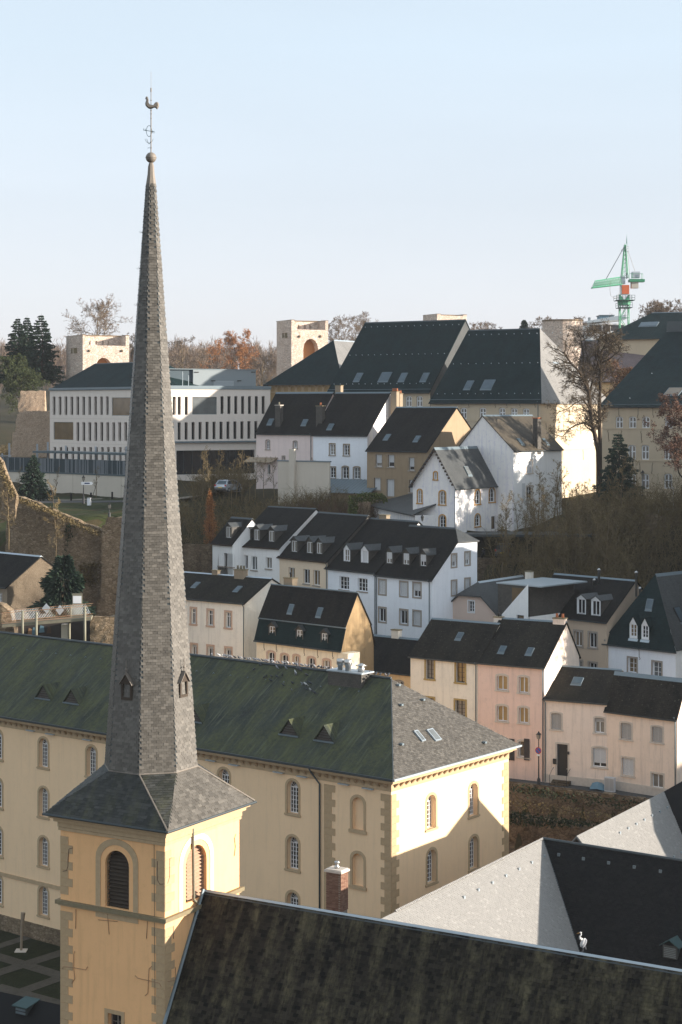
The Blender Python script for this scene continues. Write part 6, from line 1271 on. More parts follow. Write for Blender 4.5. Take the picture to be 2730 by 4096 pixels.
# ================================================================== tower crane
def crane():
    D = 450.; P = lambda x, y, o_=0.: at('18', x, y, D)+V((0, o_, 0)); b = P(930, 2300); O = thing('tower_crane', 'green tower crane with orange mast section and grey counterweights above the roofs', 'crane', (b.x, b.y, 42.)); q = lambda x, y, o_=0.: P(x, y, o_)-V((b.x, b.y, 42.))
    s = .9; m = MB(); zb, zt = q(930, 2800).z, q(930, 1800).z; xl, xr = q(820, 1800).x, q(1040, 1800).x; hw = (xr-xl)/2; xc = (xl+xr)/2
    for sx in (-1, 1):
        for sy in (-1, 1): m.tube([(xc+sx*hw, sy*hw, 0), (xc+sx*hw, sy*hw, zt)], .12, 4)
    n = 10
    for i in range(n):
        z0, z1 = zt*i/n, zt*(i+1)/n
        for sy in (-1, 1): m.tube([(xc-hw*(1 if i % 2 else -1), sy*hw, z0), (xc+hw*(1 if i % 2 else -1), sy*hw, z1)], .07, 4); m.tube([(xc-hw, sy*hw, z1), (xc+hw, sy*hw, z1)], .06, 4)
        for sx in (-1, 1): m.tube([(xc+sx*hw, -hw*(1 if i % 2 else -1), z0), (xc+sx*hw, hw*(1 if i % 2 else -1), z1)], .07, 4)
    m.build('mast', 'crane_green', O)
    za, zb2 = q(930, 1790).z, q(930, 1690).z; MB().lathe([(hw*1.5, za-.3), (hw*1.6, zb2), (hw*1.5, zb2+.1)], 8, (xc, 0, 0)).build('slewing_ring', 'crane_green', O)
    m = MB()
    for (x0, x1, y0, y1) in ((705, 1165, 1580, 1700), (755, 1105, 1765, 1885)):
        a, b2 = q(x0, y1), q(x1, y0)
        for sy in (-2.2, 2.2):
            for z in (a.z, (a.z+b2.z)/2, b2.z): m.tube([(a.x, sy, z), (b2.x, sy, z)], .045, 4)
            for i in range(7): x = a.x+(b2.x-a.x)*i/6; m.tube([(x, sy, a.z), (x, sy, b2.z)], .045, 4)
        m.box(a.x, b2.x, -2.2, 2.2, a.z-.12, a.z)
    m.build('platform', 'copper_green', O)
    a, b2 = q(845, 1690), q(1030, 1550); m = MB()
    for sx in (-1, 1): m.prism([(xc+sx*hw*1.1, -hw, a.z), (xc+sx*hw*1.1, -hw, b2.z), (xc+sx*hw*.15, -hw, a.z)], (0, 2*hw, 0))
    m.build('slewing_frame', 'crane_green', O)
    a, b2 = q(860, 1545), q(1040, 1320); MB().box(a.x, b2.x, -1.3, 1.3, a.z, b2.z).build('mast_section', 'crane_orange', O); a2 = q(835, 1545); MB().box(a2.x, a.x-.02, -1.0, 1.2, a.z, b2.z).build('cabin', 'white_paint', O)
    # cat head
    m = MB(); t0, t1 = q(955, 310), q(955, 465); f0, f1 = q(870, 1110), q(1015, 1150)
    for sy in (-1, 1):
        for f, t in ((f0, t0+V((-.15, 0, 0))), (f1, t0+V((.15, 0, 0)))):
            m.tube([(f.x, sy*1.2, f.z), (t.x, sy*.3, t.z)], .13, 4)
        for i in range(7):
            A = lambda s_, k: (V((f0.x, sy*1.2, f0.z)).lerp(V((t0.x-.15, sy*.3, t0.z)), k) if s_ == 0 else V((f1.x, sy*1.2, f1.z)).lerp(V((t0.x+.15, sy*.3, t0.z)), k)); k0, k1 = i/8, (i+1)/8; m.tube([A(0, k0), A(1, k1)], .04, 4); m.tube([A(1, k0), A(0, k1)], .04, 4)
    m.tube([t0, q(952, 275)], .1, 4); m.build('cat_head', 'crane_green', O); m = MB(); a, b2 = q(975, 465), q(1052, 340)
    for sy in (-.6, .6):
        for z in (a.z, (a.z+b2.z)/2, b2.z): m.tube([(a.x, sy, z), (b2.x, sy, z)], .04, 4)
        for x in (a.x, (a.x+b2.x)/2, b2.x): m.tube([(x, sy, a.z), (x, sy, b2.z)], .04, 4)
    m.build('top_basket', 'crane_grey', O)
    # jib foreshortened towards us: lattice boom
    dy = -26.; r0, u0 = q(870, 1300), q(860, 1110); r1, u1 = [at('18', x_, y_, D+dy)-V((b.x, b.y+dy, 42.)) for x_, y_ in ((120, 1385), (200, 1215))]; m = MB()
    for sy in (-1.1, 1.1): m.tube([r0+V((0, sy, 0)), r1+V((0, dy+sy, 0))], .13, 4)
    m.tube([u0, u1+V((0, dy, 0))], .13, 4); N = 17
    for i in range(N):
        k0, k1 = i/N, (i+1)/N; U0, U1 = u0.lerp(u1+V((0, dy, 0)), k0), u0.lerp(u1+V((0, dy, 0)), k1)
        for sy in (-1.1, 1.1): L0, L1 = (r0+V((0, sy, 0))).lerp(r1+V((0, dy+sy, 0)), k0), (r0+V((0, sy, 0))).lerp(r1+V((0, dy+sy, 0)), k1); m.tube([L0, U1], .05, 4); m.tube([U1, L1], .05, 4)
        m.tube([(r0+V((0, -1.1, 0))).lerp(r1+V((0, dy-1.1, 0)), k0), (r0+V((0, 1.1, 0))).lerp(r1+V((0, dy+1.1, 0)), k1)], .06, 4)
    m.build('jib', 'crane_green', O); MB().box(q(845, 1130).x, q(945, 1130).x, -1.0, 1.0, q(900, 1290).z, q(900, 1110).z).build('winch_cover', 'crane_grey', O)
    st = u0.lerp(u1+V((0, dy, 0)), .6); MB().tube([q(925, 365), st], .10, 5).tube([q(880, 445), q(870, 450)], .3, 6).build('jib_tie', 'dark_zinc', O)
    m = MB(); a, b2 = q(1050, 1240), q(1330, 1175); m.box(a.x, b2.x+1, -1.4, 1.4, a.z, b2.z); c0 = q(1380, 1040)
    for z in (b2.z, c0.z): m.tube([(q(1040, 1).x, -1.4, z), (c0.x, -1.4, z)], .05, 4)
    for x in (1045, 1105, 1345, 1378): m.tube([(q(x, 1).x, -1.4, b2.z), (q(x, 1).x, -1.4, c0.z)], .05, 4)
    m.build('counter_jib', 'crane_green', O); a, b2 = q(1128, 1135), q(1310, 985); MB().box(a.x, b2.x, -1.2, 1.2, a.z, b2.z).build('counterweight', 'crane_grey', O); a, b2 = q(1105, 1395), q(1275, 1245); MB().box(a.x, b2.x, -1.0, 1.0, a.z, b2.z).build('counterweight', 'crane_beige', O)
    MB().tube([q(1035, 470), q(1205, 980)], .04, 4).tube([q(1020, 470), q(1065, 1030)], .04, 4).tube([q(195, 1400, dy), q(260, 1560, dy*.8), q(360, 1680, dy*.6), q(480, 1725, dy*.5), q(600, 1680, dy*.4), q(740, 1520, dy*.2), q(830, 1340)], .035, 4).build('cable', 'lead', O)
    MB().tube([q(1000, 320), q(998, 40)], [.06, .01], 5).build('flag_pole', 'crane_green', O); MB().prism([q(985, 270), q(1008, 280), q(1000, 100), q(996, 60)], (0, .05, 0)).build('furled_flag', 'crane_green', O); z0, z1 = q(0, 2800).z, q(0, 1800).z
    MB().tube([q(880, 1830), q(960, 2150)], .05, 4).tube([q(920, 1830), q(985, 2100)], .05, 4).build('ladder', 'dark_zinc', O)
crane()
# ================================================================== left: old house, steel walkway
def left_side():
    h = House('stone_cottage', 'rubble stone cottage with plain gable under the ruined wall', '16', (-400, 1590), (80, 1647), dR=188., base=24., cat='house'); h.gable(apR=(450, 1318)); h.win(-30, 1730, 20, 1840, leaves=2, bars=2, sur='taupe_stone', sill='taupe_stone'); h.walls('brown_stone', 'cottage_stone').roof('house_slate', ridge='pale_zinc', ov=.3)
    O = thing('steel_walkway', 'elevated steel walkway with diagonal bar railings behind the abbey roof', 'walkway', at('16', 20, 2080, 174.), R(3)); o = O.location; f = Fr(o, R(3)); P = lambda x, y, k=0.: f.front('16', x, y, k)
    a, b = P(20, 2075), P(1010, 1992); L = b.x; dz = b.z-a.z; zf = lambda x: a.z+dz*(x-a.x)/(b.x-a.x)
    MB().hexa([(0, 0, zf(0)-.28), (L, 0, zf(L)-.28), (L, 2., zf(L)-.28), (0, 2., zf(0)-.28), (0, 0, zf(0)), (L, 0, zf(L)), (L, 2., zf(L)), (0, 2., zf(0))]).build('deck', 'weathered_concrete', O)
    for y in (0., 2.):
        MB().tube([(0, y, zf(0)+1.15), (L, y, zf(L)+1.15)], .035, 5).tube([(0, y, zf(0)+.12), (L, y, zf(L)+.12)], .03, 5).build('rail', 'rust_iron', O)
        br = MB().tube([(0, 0, .1), (-.55, 0, 1.15)], .009, 4).mesh('railing_bar', 'pale_zinc' if y else 'rust_iron')
        for i in range(3, int(L/.16)): inst('railing_bar', br, O, (i*.16, y, zf(i*.16)))
    for x, y0, y1, k in ((250, 1920, 2250, 0.), (402, 1935, 2330, -.15), (940, 1870, 2440, -.15), (768, 2010, 2330, 1.6), (785, 1860, 1990, 2.1)):
        p = P(x, y0, k); MB().tube([(p.x, k, p.z), (p.x, k, P(x, y1+60, k).z)], .13, 10).build('post', 'olive_zinc', O, True)
    p, q = P(680, 2070, 2.), P(752, 2350, 2.); MB().box(p.x, q.x, 1.8, 2.6, q.z-2, p.z).build('concrete_pier', 'concrete', O); p, q = P(200, 2090, 4.), P(1000, 2400, 4.); MB().box(p.x, q.x, 4, 4.3, q.z-3, p.z+.5).build('back_wall', 'dark_shutter', O)
    for i, (x, y, w_, mt) in enumerate(((380, 2150, .28, 'tarp'), (460, 2130, .3, 'tarp'), (540, 2140, .25, 'iron'), (330, 2160, .25, 'rust_iron'))): p = P(x, y, 3.96); MB().prism([(p.x-w_, 3.95, p.z-.3), (p.x+w_, 3.95, p.z-.25), (p.x+w_*.8, 3.95, p.z+.35), (p.x-w_*.4, 3.95, p.z+.45)], (0, .03, 0)).build('graffiti', mt, O)
    for x, y in ((515, 1890), (665, 1910)): p = P(x, y, 2.1); MB().prism([(p.x-.42, 1.9, p.z), (p.x, 1.9, p.z-.5), (p.x+.42, 1.9, p.z), (p.x, 1.9, p.z+.5)], (0, .05, 0)).build('diamond_panel', 'pale_zinc', O)
    p = at('16', 855, 1880, 181.); S = thing('notice_board', 'small green notice board with white sheet at the ruin foot', 'sign', (p.x, p.y, p.z-.8)); MB().box(-.5, .5, 0, .12, -1, 2.2).build('board', 'olive_zinc', S); MB().box(-.43, .43, -.02, -.001, 1.2, 1.95).build('sheet', 'white_paint', S)
    p = at('13', 268, 1270, 1); p = atz('13', 265, 1275, 2.5); S = thing('wooden_post', 'slim weathered post standing on the abbey court lawn', 'post', p); hh = at('13', 285, 790, p.y).z-2.5; MB().tube([(0, 0, 0), (.06, 0, hh*.6), (.18, 0, hh)], [.11, .12, .2], 8).build('post', 'brown_stone', S); MB().box(-.5, .5, -.5, .5, -.05, .1).build('footing', 'pale_stone', S)
    # roof corner with a vent at the bottom left
    p = at('13', 300, 2060, 108.); S = thing('low_roof', 'dark slate roof corner with a copper capped louvre turret beside the tower', 'building', (p.x, p.y, 0), R(CA-90)); z = p.z
    MB().slab([(-14, -6, z-4.2), (6.5, -6, z-4.2), (6.5, .9, z+.65), (-14, .9, z+.65)], .15).build('roof', 'shaded_cloister_slate', S); MB().box(-13.6, 2.4, -5.5, 6, 1, z-4).build('wall', 'church_stucco', S); MB().slab([(-14, .9, z+.65), (6.5, .9, z+.65), (6.5, 7, z-4), (-14, 7, z-4)], .15).build('rear_roof', 'shaded_cloister_slate', S)
    vt = MB().box(-.6, .3, -.1, .9, z-.9, z+.45).build('turret', 'dark_zinc', S); MB().hexa([(-.75, -.25, z+.42), (.42, -.25, z+.42), (.42, 1.05, z+.6), (-.75, 1.05, z+.6), (-.75, -.25, z+.48), (.42, -.25, z+.48), (.42, 1.05, z+.67), (-.75, 1.05, z+.67)]).build('turret_cap', 'copper_green', vt)
    for i in range(5): MB().box(-.52, .22, -.15, -.1, z-.6+i*.2, z-.49+i*.2).build('louvre', 'zinc', vt)
rubble('cottage_stone', (.17, .13, .09), (.22, .175, .125), 5., .3)  # gable stone darkened, shade put into its colour
left_side()
# ================================================================== plants
class Ribbons:
    """many thin ribbons and leaves gathered with numpy-friendly lists"""
    def __init__(s): s.v = []; s.f = []
    def ribbon(s, a, b, w, rnd):
        d = (b-a); n = d.cross(V((rnd.uniform(-1, 1), rnd.uniform(-1, 1), rnd.uniform(-.4, .4)))); n = n.normalized()*w if n.length > 1e-6 else V((w, 0, 0)); k = len(s.v)
        s.v += [a-n, a+n, b+n*.4, b-n*.4]; s.f.append((k, k+1, k+2, k+3))
    def leaf(s, c, r, rnd):
        x = V((rnd.uniform(-1, 1), rnd.uniform(-1, 1), rnd.uniform(-1, 1))).normalized(); y = x.cross(V((rnd.uniform(-1, 1), rnd.uniform(-1, 1), rnd.uniform(-1, 1))))
        y = y.normalized() if y.length > 1e-6 else V((0, 0, 1)); k = len(s.v); s.v += [c-x*r, c-y*r*.6, c+x*r, c+y*r*.6]; s.f.append((k, k+1, k+2, k+3))
    def mesh(s, name, mat):
        me = bpy.data.meshes.new(name); me.from_pydata([tuple(p) for p in s.v], [], s.f); me.materials.append(MT(mat)); return me
def rv(rnd, k=1.): return V((rnd.gauss(0, 1), rnd.gauss(0, 1), rnd.gauss(0, 1)))*k
def tree_mesh(h, seed, r0=None, first=.25, spread=.55, lv=(9, 6, 5), up=.35, tw=.022, leaf=None, leafr=.25, bark='bark', twig='twig', limbs=None, tilt=0., taper=.5, ntw=6, droop=0.):
    """returns (trunk mesh, crown mesh) for a bare or leafy tree"""
    rnd = random.Random(seed); T = MB(); C = Ribbons(); r0 = r0 or h*.02
    def path(p, d, L, n, wob, upk):
        P = [p.copy()]; d = d.normalized()
        for i in range(n): d = (d+rv(rnd, wob)+V((0, 0, upk/n))).normalized(); p = p+d*(L/n); P.append(p.copy())
        return P
    def at_(P, t): k = t*(len(P)-1); i = min(int(k), len(P)-2); return P[i].lerp(P[i+1], k-i), (P[i+1]-P[i]).normalized()
    def side(d): a = d.cross(rv(rnd)); return a.normalized() if a.length > 1e-6 else V((1, 0, 0))
    def twigs(P, L, dens):
        for i in range(dens):
            p, d = at_(P, rnd.uniform(.15, 1)); q = p+(d*.6+side(d)*.8+V((0, 0, up*.5-droop))).normalized()*L*rnd.uniform(.4, 1); C.ribbon(p, q, tw, rnd)
            for j in range(2):
                a = p.lerp(q, rnd.uniform(.3, .9)); b = a+((q-p).normalized()*.5+side(d)*.7+V((0, 0, -droop))).normalized()*L*rnd.uniform(.25, .55); C.ribbon(a, b, tw*.75, rnd)
                if leaf:
                    for _ in range(leaf): C.leaf(b+rv(rnd, leafr*.9), leafr*rnd.uniform(.5, 1), rnd)
    def branch(p, d, L, r, lev):
        P = path(p, d, L, 5, .16, up); m = len(P); T.tube(P, [r*(1-.75*i/(m-1)) for i in range(m)], 5 if lev == 1 else 4, False)
        if lev < len(lv):
            for i in range(lv[lev]):
                q, dd = at_(P, rnd.uniform(.2, 1)); branch(q, dd*.6+side(dd)*.75, L*rnd.uniform(.35, .6), r*.45, lev+1)
        twigs(P, L*.42, ntw)
    if limbs:
        for P, r in limbs:
            P = [V(q) for q in P]; m = len(P); T.tube(P, [r*(1-.72*i/(m-1)) for i in range(m)], 7, False); L = sum((b-a).length for a, b in zip(P, P[1:]))
            for i in range(int(L*2.2)+3):
                q, dd = at_(P, rnd.uniform(.3, 1)); branch(q, dd*.6+side(dd)*.8, min(3.4, L*.3)*rnd.uniform(.5, 1), r*.22, 2)
            twigs(P[-2:], 1.6, 8)
    else:
        P = path(V((0, 0, 0)), V((tilt, 0, 1)), h*.93, 8, .05, .3); m = len(P); T.tube(P, [r0*(1-(1-.1)*i/(m-1)) for i in range(m)], 7, False)
        for i in range(lv[0]):
            t = first+(1-first)*(i+.5)/lv[0]; q, dd = at_(P, t); L = h*spread*(1-.55*t)*rnd.uniform(.7, 1.1); branch(q, side(dd)*.9+V((0, 0, .45)), L, r0*.5*(1-.6*t), 1)
    return T.mesh('trunk', bark, True, False), C.mesh('crown', twig)
def plant(name, label, cat, loc, tm, cm, s=1., rz=0., group=None, sz=None):
    o = thing(name, label, cat, loc, rz, group); o.scale = (s, s, sz or s); inst('trunk', tm, o); inst('crown', cm, o); return o
def conifer_mesh(h, w, seed, dens=34, mat='spruce', low=.06, lr=.30):
    rnd = random.Random(seed); T = MB(); C = Ribbons(); T.tube([(0, 0, 0), (.02*h, 0, h*.5), (0, 0, h)], [h*.018, h*.011, .01], 6, False)
    z = h*low
    while z < h*.985:
        f = 1-(z-h*low)/(h*(1-low)); L0 = w*(f**.82)*rnd.uniform(.82, 1.12)+.12; n = int(7+5*f)
        for i in range(n):
            a = 2*math.pi*(i+rnd.random())/n; L = L0*rnd.uniform(.65, 1.15); d = V((math.cos(a), math.sin(a), rnd.uniform(-.25, .05))); p = V((0, 0, z)); e = p+d*L; T.tube([p, p+d*L*.5+V((0, 0, -.04*L)), e+V((0, 0, .05*L))], [.03, .02, .008], 3, False)
            for j in range(int(dens*L/w)+3):
                t = rnd.uniform(.15, 1)**.8; c = p.lerp(e, t)+V((rnd.uniform(-.3, .3), rnd.uniform(-.3, .3), rnd.uniform(-.35, .12)))*(.35+.35*L*.3); q = c+V((d.x*.4+rnd.uniform(-.3, .3), d.y*.4+rnd.uniform(-.3, .3), rnd.uniform(-.5, .05)))*lr*1.6; C.ribbon(c, q, lr*.36, rnd)
        z += h*.026+.10
    return T.mesh('trunk', 'bark', True, False), C.mesh('crown', mat)
def g_at(c, x, y, d): p = at(c, x, y, d); return V((p.x, p.y, p.z))
def on_ground(c, x, d): p = at(c, x, 0, d); return V((p.x, p.y, gz(p.x, p.y)-.1))
def build_plants():
    rnd = random.Random(11)
    # three big spruces at the left and the small one on the lawn
    for i, (x, y, d, w, lab) in enumerate(((160, 262, 345., 3.9, 'tall dark spruce with a broad crown at the outer edge of the clump'), (242, 248, 352., 3.6, 'dark spruce squeezed between two others on the plateau'), (370, 228, 340., 4.6, 'tallest dark spruce of the clump beside the gate tower'))):
        z = at('1', x, 885, d).z; b = at('1', x, y, d); h = b.z-z; t, c = conifer_mesh(h, w, 20+i, 120, 'spruce', .10, .30); plant('spruce_tree', lab, 'tree', (b.x, b.y, z), t, c, group='spruces on the plateau')
    b = at('16', 370, 690, 246.); h = at('16', 345, 185, 246.).z-b.z; t, c = conifer_mesh(h, 2.5, 31, 90, 'spruce', .05, .2); plant('spruce_tree', 'small conical spruce on the lawn by the terrace wall', 'tree', (b.x, b.y, b.z), t, c)
    b = at('19', 880, 2080, 223.); h = at('19', 880, 1290, 223.).z-b.z; t, c = conifer_mesh(h, 3.5, 33, 100, 'spruce', .04, .23); plant('spruce_tree', 'spruce standing before the tan barracks', 'tree', (b.x, b.y, b.z), t, c)
    # big twin-trunk bare tree, limbs follow the photo, spread in depth
    D = 226.; B = at('19', 665, 1900, D); Q = lambda x, y, o=0.: at('19', x, y, D)+V((0, o, 0))-B
    z0 = -2.5
    limbs = [([V((0, 0, z0)), Q(665, 1700), Q(660, 1500), Q(620, 1320, -.3), Q(580, 1180, -.5), Q(565, 1000, -.6), Q(550, 850, -.7), Q(500, 760, -1), Q(440, 640, -1.5), Q(340, 545, -2), Q(260, 430, -2.4)], .36),
             ([V((.15, .2, z0)), Q(680, 1650, .3), Q(685, 1350, .5), Q(680, 1050, .6), Q(690, 800, .7), Q(692, 600, .6), Q(700, 430, .4), Q(760, 300, .5)], .35),
             ([Q(560, 870, -.7), Q(600, 740, -.2), Q(640, 640, .6), Q(690, 480, 1.4), Q(680, 330, 2.), Q(720, 220, 2.4)], 0.177), ([Q(545, 820, -.7), Q(500, 620, .2), Q(510, 450, .8), Q(490, 280, 1.4), Q(450, 180, 1.8)], 0.177),
             ([Q(565, 1060, -.6), Q(530, 1000, -1.2), Q(470, 940, -1.8), Q(400, 970, -2.4), Q(300, 1040, -3), Q(180, 1085, -3.5)], 0.136), ([Q(575, 1220, -.5), Q(500, 1190, -1.), Q(400, 1215, -1.6), Q(320, 1260, -2), Q(250, 1340, -2.2), Q(120, 1300, -2.5)], 0.136),
             ([Q(690, 700, .6), Q(640, 700, 1.2), Q(590, 560, 1.9), Q(560, 420, 2.4), Q(540, 250, 2.6)], 0.136), ([Q(690, 760, .7), Q(760, 560, 1.5), Q(800, 430, 2), Q(850, 280, 2.5)], 0.122), ([Q(500, 760, -1), Q(430, 680, -1.4), Q(340, 700, -2), Q(250, 820, -2.5)], 0.088), ([Q(440, 640, -1.5), Q(350, 640, -2.2), Q(280, 600, -2.6), Q(200, 620, -3)], 0.082),
             ([Q(690, 550, .6), Q(780, 500, -.4), Q(860, 430, -1.2), Q(900, 330, -1.8)], .14), ([Q(700, 640, .6), Q(620, 480, -1), Q(610, 330, -1.5), Q(590, 200, -2)], 0.102)]
    t, c = tree_mesh(15, 5, lv=(1, 1, 5, 0), limbs=limbs, tw=.020, ntw=7, up=.25, droop=.12); plant('bare_tree', 'large bare tree with twin trunks in front of the sunlit barracks end', 'tree', B, t, c)
    # rust coloured tree behind it, russet tree at the right edge, columnar orange tree
    for x, y, d, hh, sd, lab in ((1100, 1180, 279., 11., 41, 'leafy rust coloured tree behind the twin-trunk bare tree'), (1290, 1150, 280., 11.5, 47, 'second rust coloured tree rising behind the tan barracks roof'), (930, 1180, 281., 11.5, 48, 'rust tinted tree directly behind the twin-trunk tree crown')):
        b = at('19', x, y, d); t, c = tree_mesh(hh, sd, lv=(11, 6, 3), spread=.55, leaf=2, leafr=.17, twig='rust_leaf', tw=.03, ntw=6); plant('autumn_tree', lab, 'tree', (b.x, b.y, b.z-3), t, c)
    b = at('19', 1560, 2060, 216.); t, c = tree_mesh(12.5, 43, lv=(13, 6, 4), first=.12, spread=.5, leaf=2, leafr=.15, twig='red_leaf', tw=.02, ntw=6, droop=.15); plant('russet_tree', 'dark russet-leaved tree before the tan barracks windows', 'tree', (b.x, b.y, b.z-.5), t, c)
    b = at('17', 365, 1440, 222.); hh = at('17', 365, 840, 222.).z-b.z; rn = random.Random(8); T = MB().tube([(0, 0, -2), (0, 0, hh)], [.14, .02], 6); C = Ribbons()
    for i in range(150):
        f = rn.random()**.85; z = hh*(.10+.9*f); w = 1.15*(1-f)**.75*(.75+.4*math.sin(z*2.3+1))+.06; a = rn.uniform(0, 6.28); q = w*rn.uniform(.25, 1); c0 = V((q*math.cos(a), q*math.sin(a), z)); rr = .16+.26*(1-f)
        T.tube([(0, 0, max(0, z-.5)), c0], .012, 3)
        for _ in range(34): C.leaf(c0+V((rn.gauss(0, rr*.6), rn.gauss(0, rr*.6), rn.gauss(0, rr*1.1))), rn.uniform(.05, .11), rn)
    plant('columnar_tree', 'narrow columnar tree with orange leaves beside the white terrace', 'tree', b, T.mesh('trunk', 'bark'), C.mesh('crown', 'orange_leaf'))
    # skyline trees
    sky = [('1', 855, 430, 175, 400., 'wide bare tree rising behind the gate tower with the slits', .85, 'far_twig', None), ('2', 315, 640, 340, 560., 'bare tree before the far wood', .55, 'far_twig', None), ('2', 735, 625, 325, 520., 'broad orange-brown tree before the far wood', .6, 'orange_leaf', 1), ('2', 1010, 755, 500, 460., 'bare twiggy tree by the ruined gate tower', .55, 'far_twig', None),
           ('3', 810, 300, 145, 520., 'bare tree between gate tower and barracks ridge', .6, 'far_twig', None), ('3', 640, 300, 150, 530., 'bare tree close beside the ruined gate tower', .6, 'far_twig', None), ('3', 730, 300, 150, 540., 'bare tree in the middle of the skyline group', .6, 'far_twig', None), ('1', 1180, 680, 430, 380., 'bushy bare tree hugging the gate tower corner', .45, 'twig', None), ('1', 215, 900, 640, 330., 'small olive-brown tree in front of the spruces', .55, 'spruce_light', 1)]
    for i, (c, x, y0, y1, d, lab, sp, mt, lf) in enumerate(sky):
        b = at(c, x, y0, d); hh = at(c, x, y1, d).z-b.z+6; t, cm = tree_mesh(hh, 60+i, lv=(12, 6, 4), first=.2, spread=sp, twig=mt, tw=.035*d/400, leaf=2 if lf else None, leafr=.16, ntw=8 if lf else 7, bark='pale_bark' if mt in ('far_twig', 'pale_twig') else 'bark'); plant('skyline_tree', lab, 'tree', (b.x, b.y, b.z-6), t, cm)
    for i, (x, y0, y1, mt) in enumerate(((468, 720, 660, 'spruce'),)):
        b = at('4', x, y0, 420.); hh = at('4', x, y1, 420.).z-b.z+5; t, cm = conifer_mesh(hh, 2.6, 81, 40, 'spruce', .1, .4); plant('pine_tree', 'small dark evergreen peeking over the barracks ridge', 'tree', (b.x, b.y, b.z-5), t, cm)
    tm, cm = tree_mesh(9., 90, lv=(10, 5, 4), first=.3, spread=.6, twig='far_twig', tw=.05, bark='pale_bark')
    tops = [('4', 280, 690, 420.), ('4', 170, 695, 430.), ('4', 560, 655, 420.), ('4', 1340, 560, 380.), ('4', 1400, 550, 385.), ('4', 1460, 540, 380.), ('4', 1520, 540, 385.), ('4', 1580, 545, 380.), ('4', 800, 650, 430.)]
    for i, (c, x, y, d) in enumerate(tops):
        b = at(c, x, y, d); plant('skyline_tree', 'bare treetop showing above the distant roofs', 'tree', (b.x, b.y, b.z-9), tm, cm, 1., i*1.3, 'bare treetops above the roofs')
    # far wood: one mass of bare trees on the rising ground
    rn = random.Random(5); C = Ribbons(); protos = []
    for k in range(5):
        P = Ribbons(); r2 = random.Random(100+k)
        for i in range(9):
            a = V((0, 0, r2.uniform(2, 10))); e = a+V((r2.uniform(-3, 3), r2.uniform(-3, 3), r2.uniform(3, 8))); P.ribbon(a, e, .12, r2)
            for j in range(9):
                s_ = a.lerp(e, r2.uniform(.3, 1)); q = s_+V((r2.uniform(-1.6, 1.6), r2.uniform(-1.6, 1.6), r2.uniform(.3, 3))); P.ribbon(s_, q, .075, r2)
                for _ in range(3): P.ribbon(s_.lerp(q, .6), q+V((r2.uniform(-1, 1), r2.uniform(-1, 1), r2.uniform(0, 1.4))), .06, r2)
        P.ribbon(V((0, 0, -1)), V((0, 0, 15)), .2, r2); protos.append(P)
    for i in range(1000):
        d = rn.uniform(620, 960); xx = rn.uniform(-230, 190); pr = protos[rn.randrange(5)]; z = gz(xx, d)-1; s_ = rn.uniform(.75, 1.15); an = rn.uniform(0, 6.28); ca, sa = math.cos(an)*s_, math.sin(an)*s_; k = len(C.v)
        C.v += [V((xx+p.x*ca-p.y*sa, d+p.x*sa+p.y*ca, z+p.z*s_)) for p in pr.v]; C.f += [tuple(q+k for q in f) for f in pr.f]
    o = bpy.data.objects.new('far_wood', C.mesh('far_wood', 'far_twig')); COL.objects.link(o); o['kind'] = 'stuff'; o['label'] = 'hazy bare wood along the horizon'; o['category'] = 'wood'
    # saplings on the slope that can be told apart
    sap = [tree_mesh(8., 200+k, r0=.085, lv=(11, 4, 0), first=.3, spread=.22, up=.9, twig=('brush_twig', 'pale_twig')[k % 2], tw=.018, ntw=5, bark='pale_bark') for k in range(4)]
    pos = [('7', 205, 560, 208., 1.15), ('7', 240, 560, 209., 1.2), ('7', 262, 555, 211., 1.1), ('7', 430, 520, 211., .95), ('7', 480, 560, 212., .9), ('7', 560, 570, 208., .9), ('7', 620, 560, 208., .95), ('7', 690, 560, 207., 1.), ('7', 740, 560, 210., 1.1), ('7', 800, 560, 208., 1.2), ('7', 870, 560, 206., 1.15), ('7', 920, 560, 209., 1.2), ('7', 985, 560, 206., 1.25), ('7', 1010, 560, 210., 1.2), ('7', 1080, 560, 206., 1.1), ('7', 1150, 560, 205., 1.), ('7', 330, 240, 217., .9), ('7', 520, 180, 217., .85), ('7', 640, 120, 219., .9), ('7', 430, 200, 217., .75), ('7', 760, 90, 220., .8),
           ('17', 1115, 970, 228., .8), ('17', 640, 860, 238., .9), ('17', 700, 850, 238., .85), ('17', 590, 850, 237., .8), ('17', 930, 720, 240., .75), ('17', 1050, 720, 240., .8), ('17', 1340, 720, 238., .7), ('17', 1500, 700, 238., .85), ('17', 1440, 700, 237., .75), ('17', 230, 1250, 224., .75), ('17', 170, 1250, 224., .7), ('17', 290, 850, 238., 1.0), ('17', 350, 860, 237., .95), ('17', 430, 850, 239., .85), ('17', 780, 850, 238., .85), ('17', 840, 830, 239., .8)]
    rs = random.Random(77); pos += [('7', rs.uniform(380, 1250), rs.uniform(100, 330), rs.uniform(208, 221), rs.uniform(.75, 1.2)) for _ in range(34)]
    for i, (c, x, y, d, s_) in enumerate(pos):
        p = at(c, x, y, d); t, cm = sap[i % 4]; plant('sapling', 'slender leafless sapling growing in the hillside brush', 'tree', (p.x, p.y, gz(p.x, p.y)-.3), t, cm, s_, i*2.1, 'saplings on the brushy slope')
    for x, y in ((225, 590), (640, 590), (1085, 610)):
        p = at('16', x, y, 262.); t, cm = sap[0]; plant('young_tree', 'thin staked young tree on the lawn strip under the terrace wall', 'tree', (p.x, p.y-2, gz(p.x, p.y)), t, cm, .62, x, 'staked young trees')
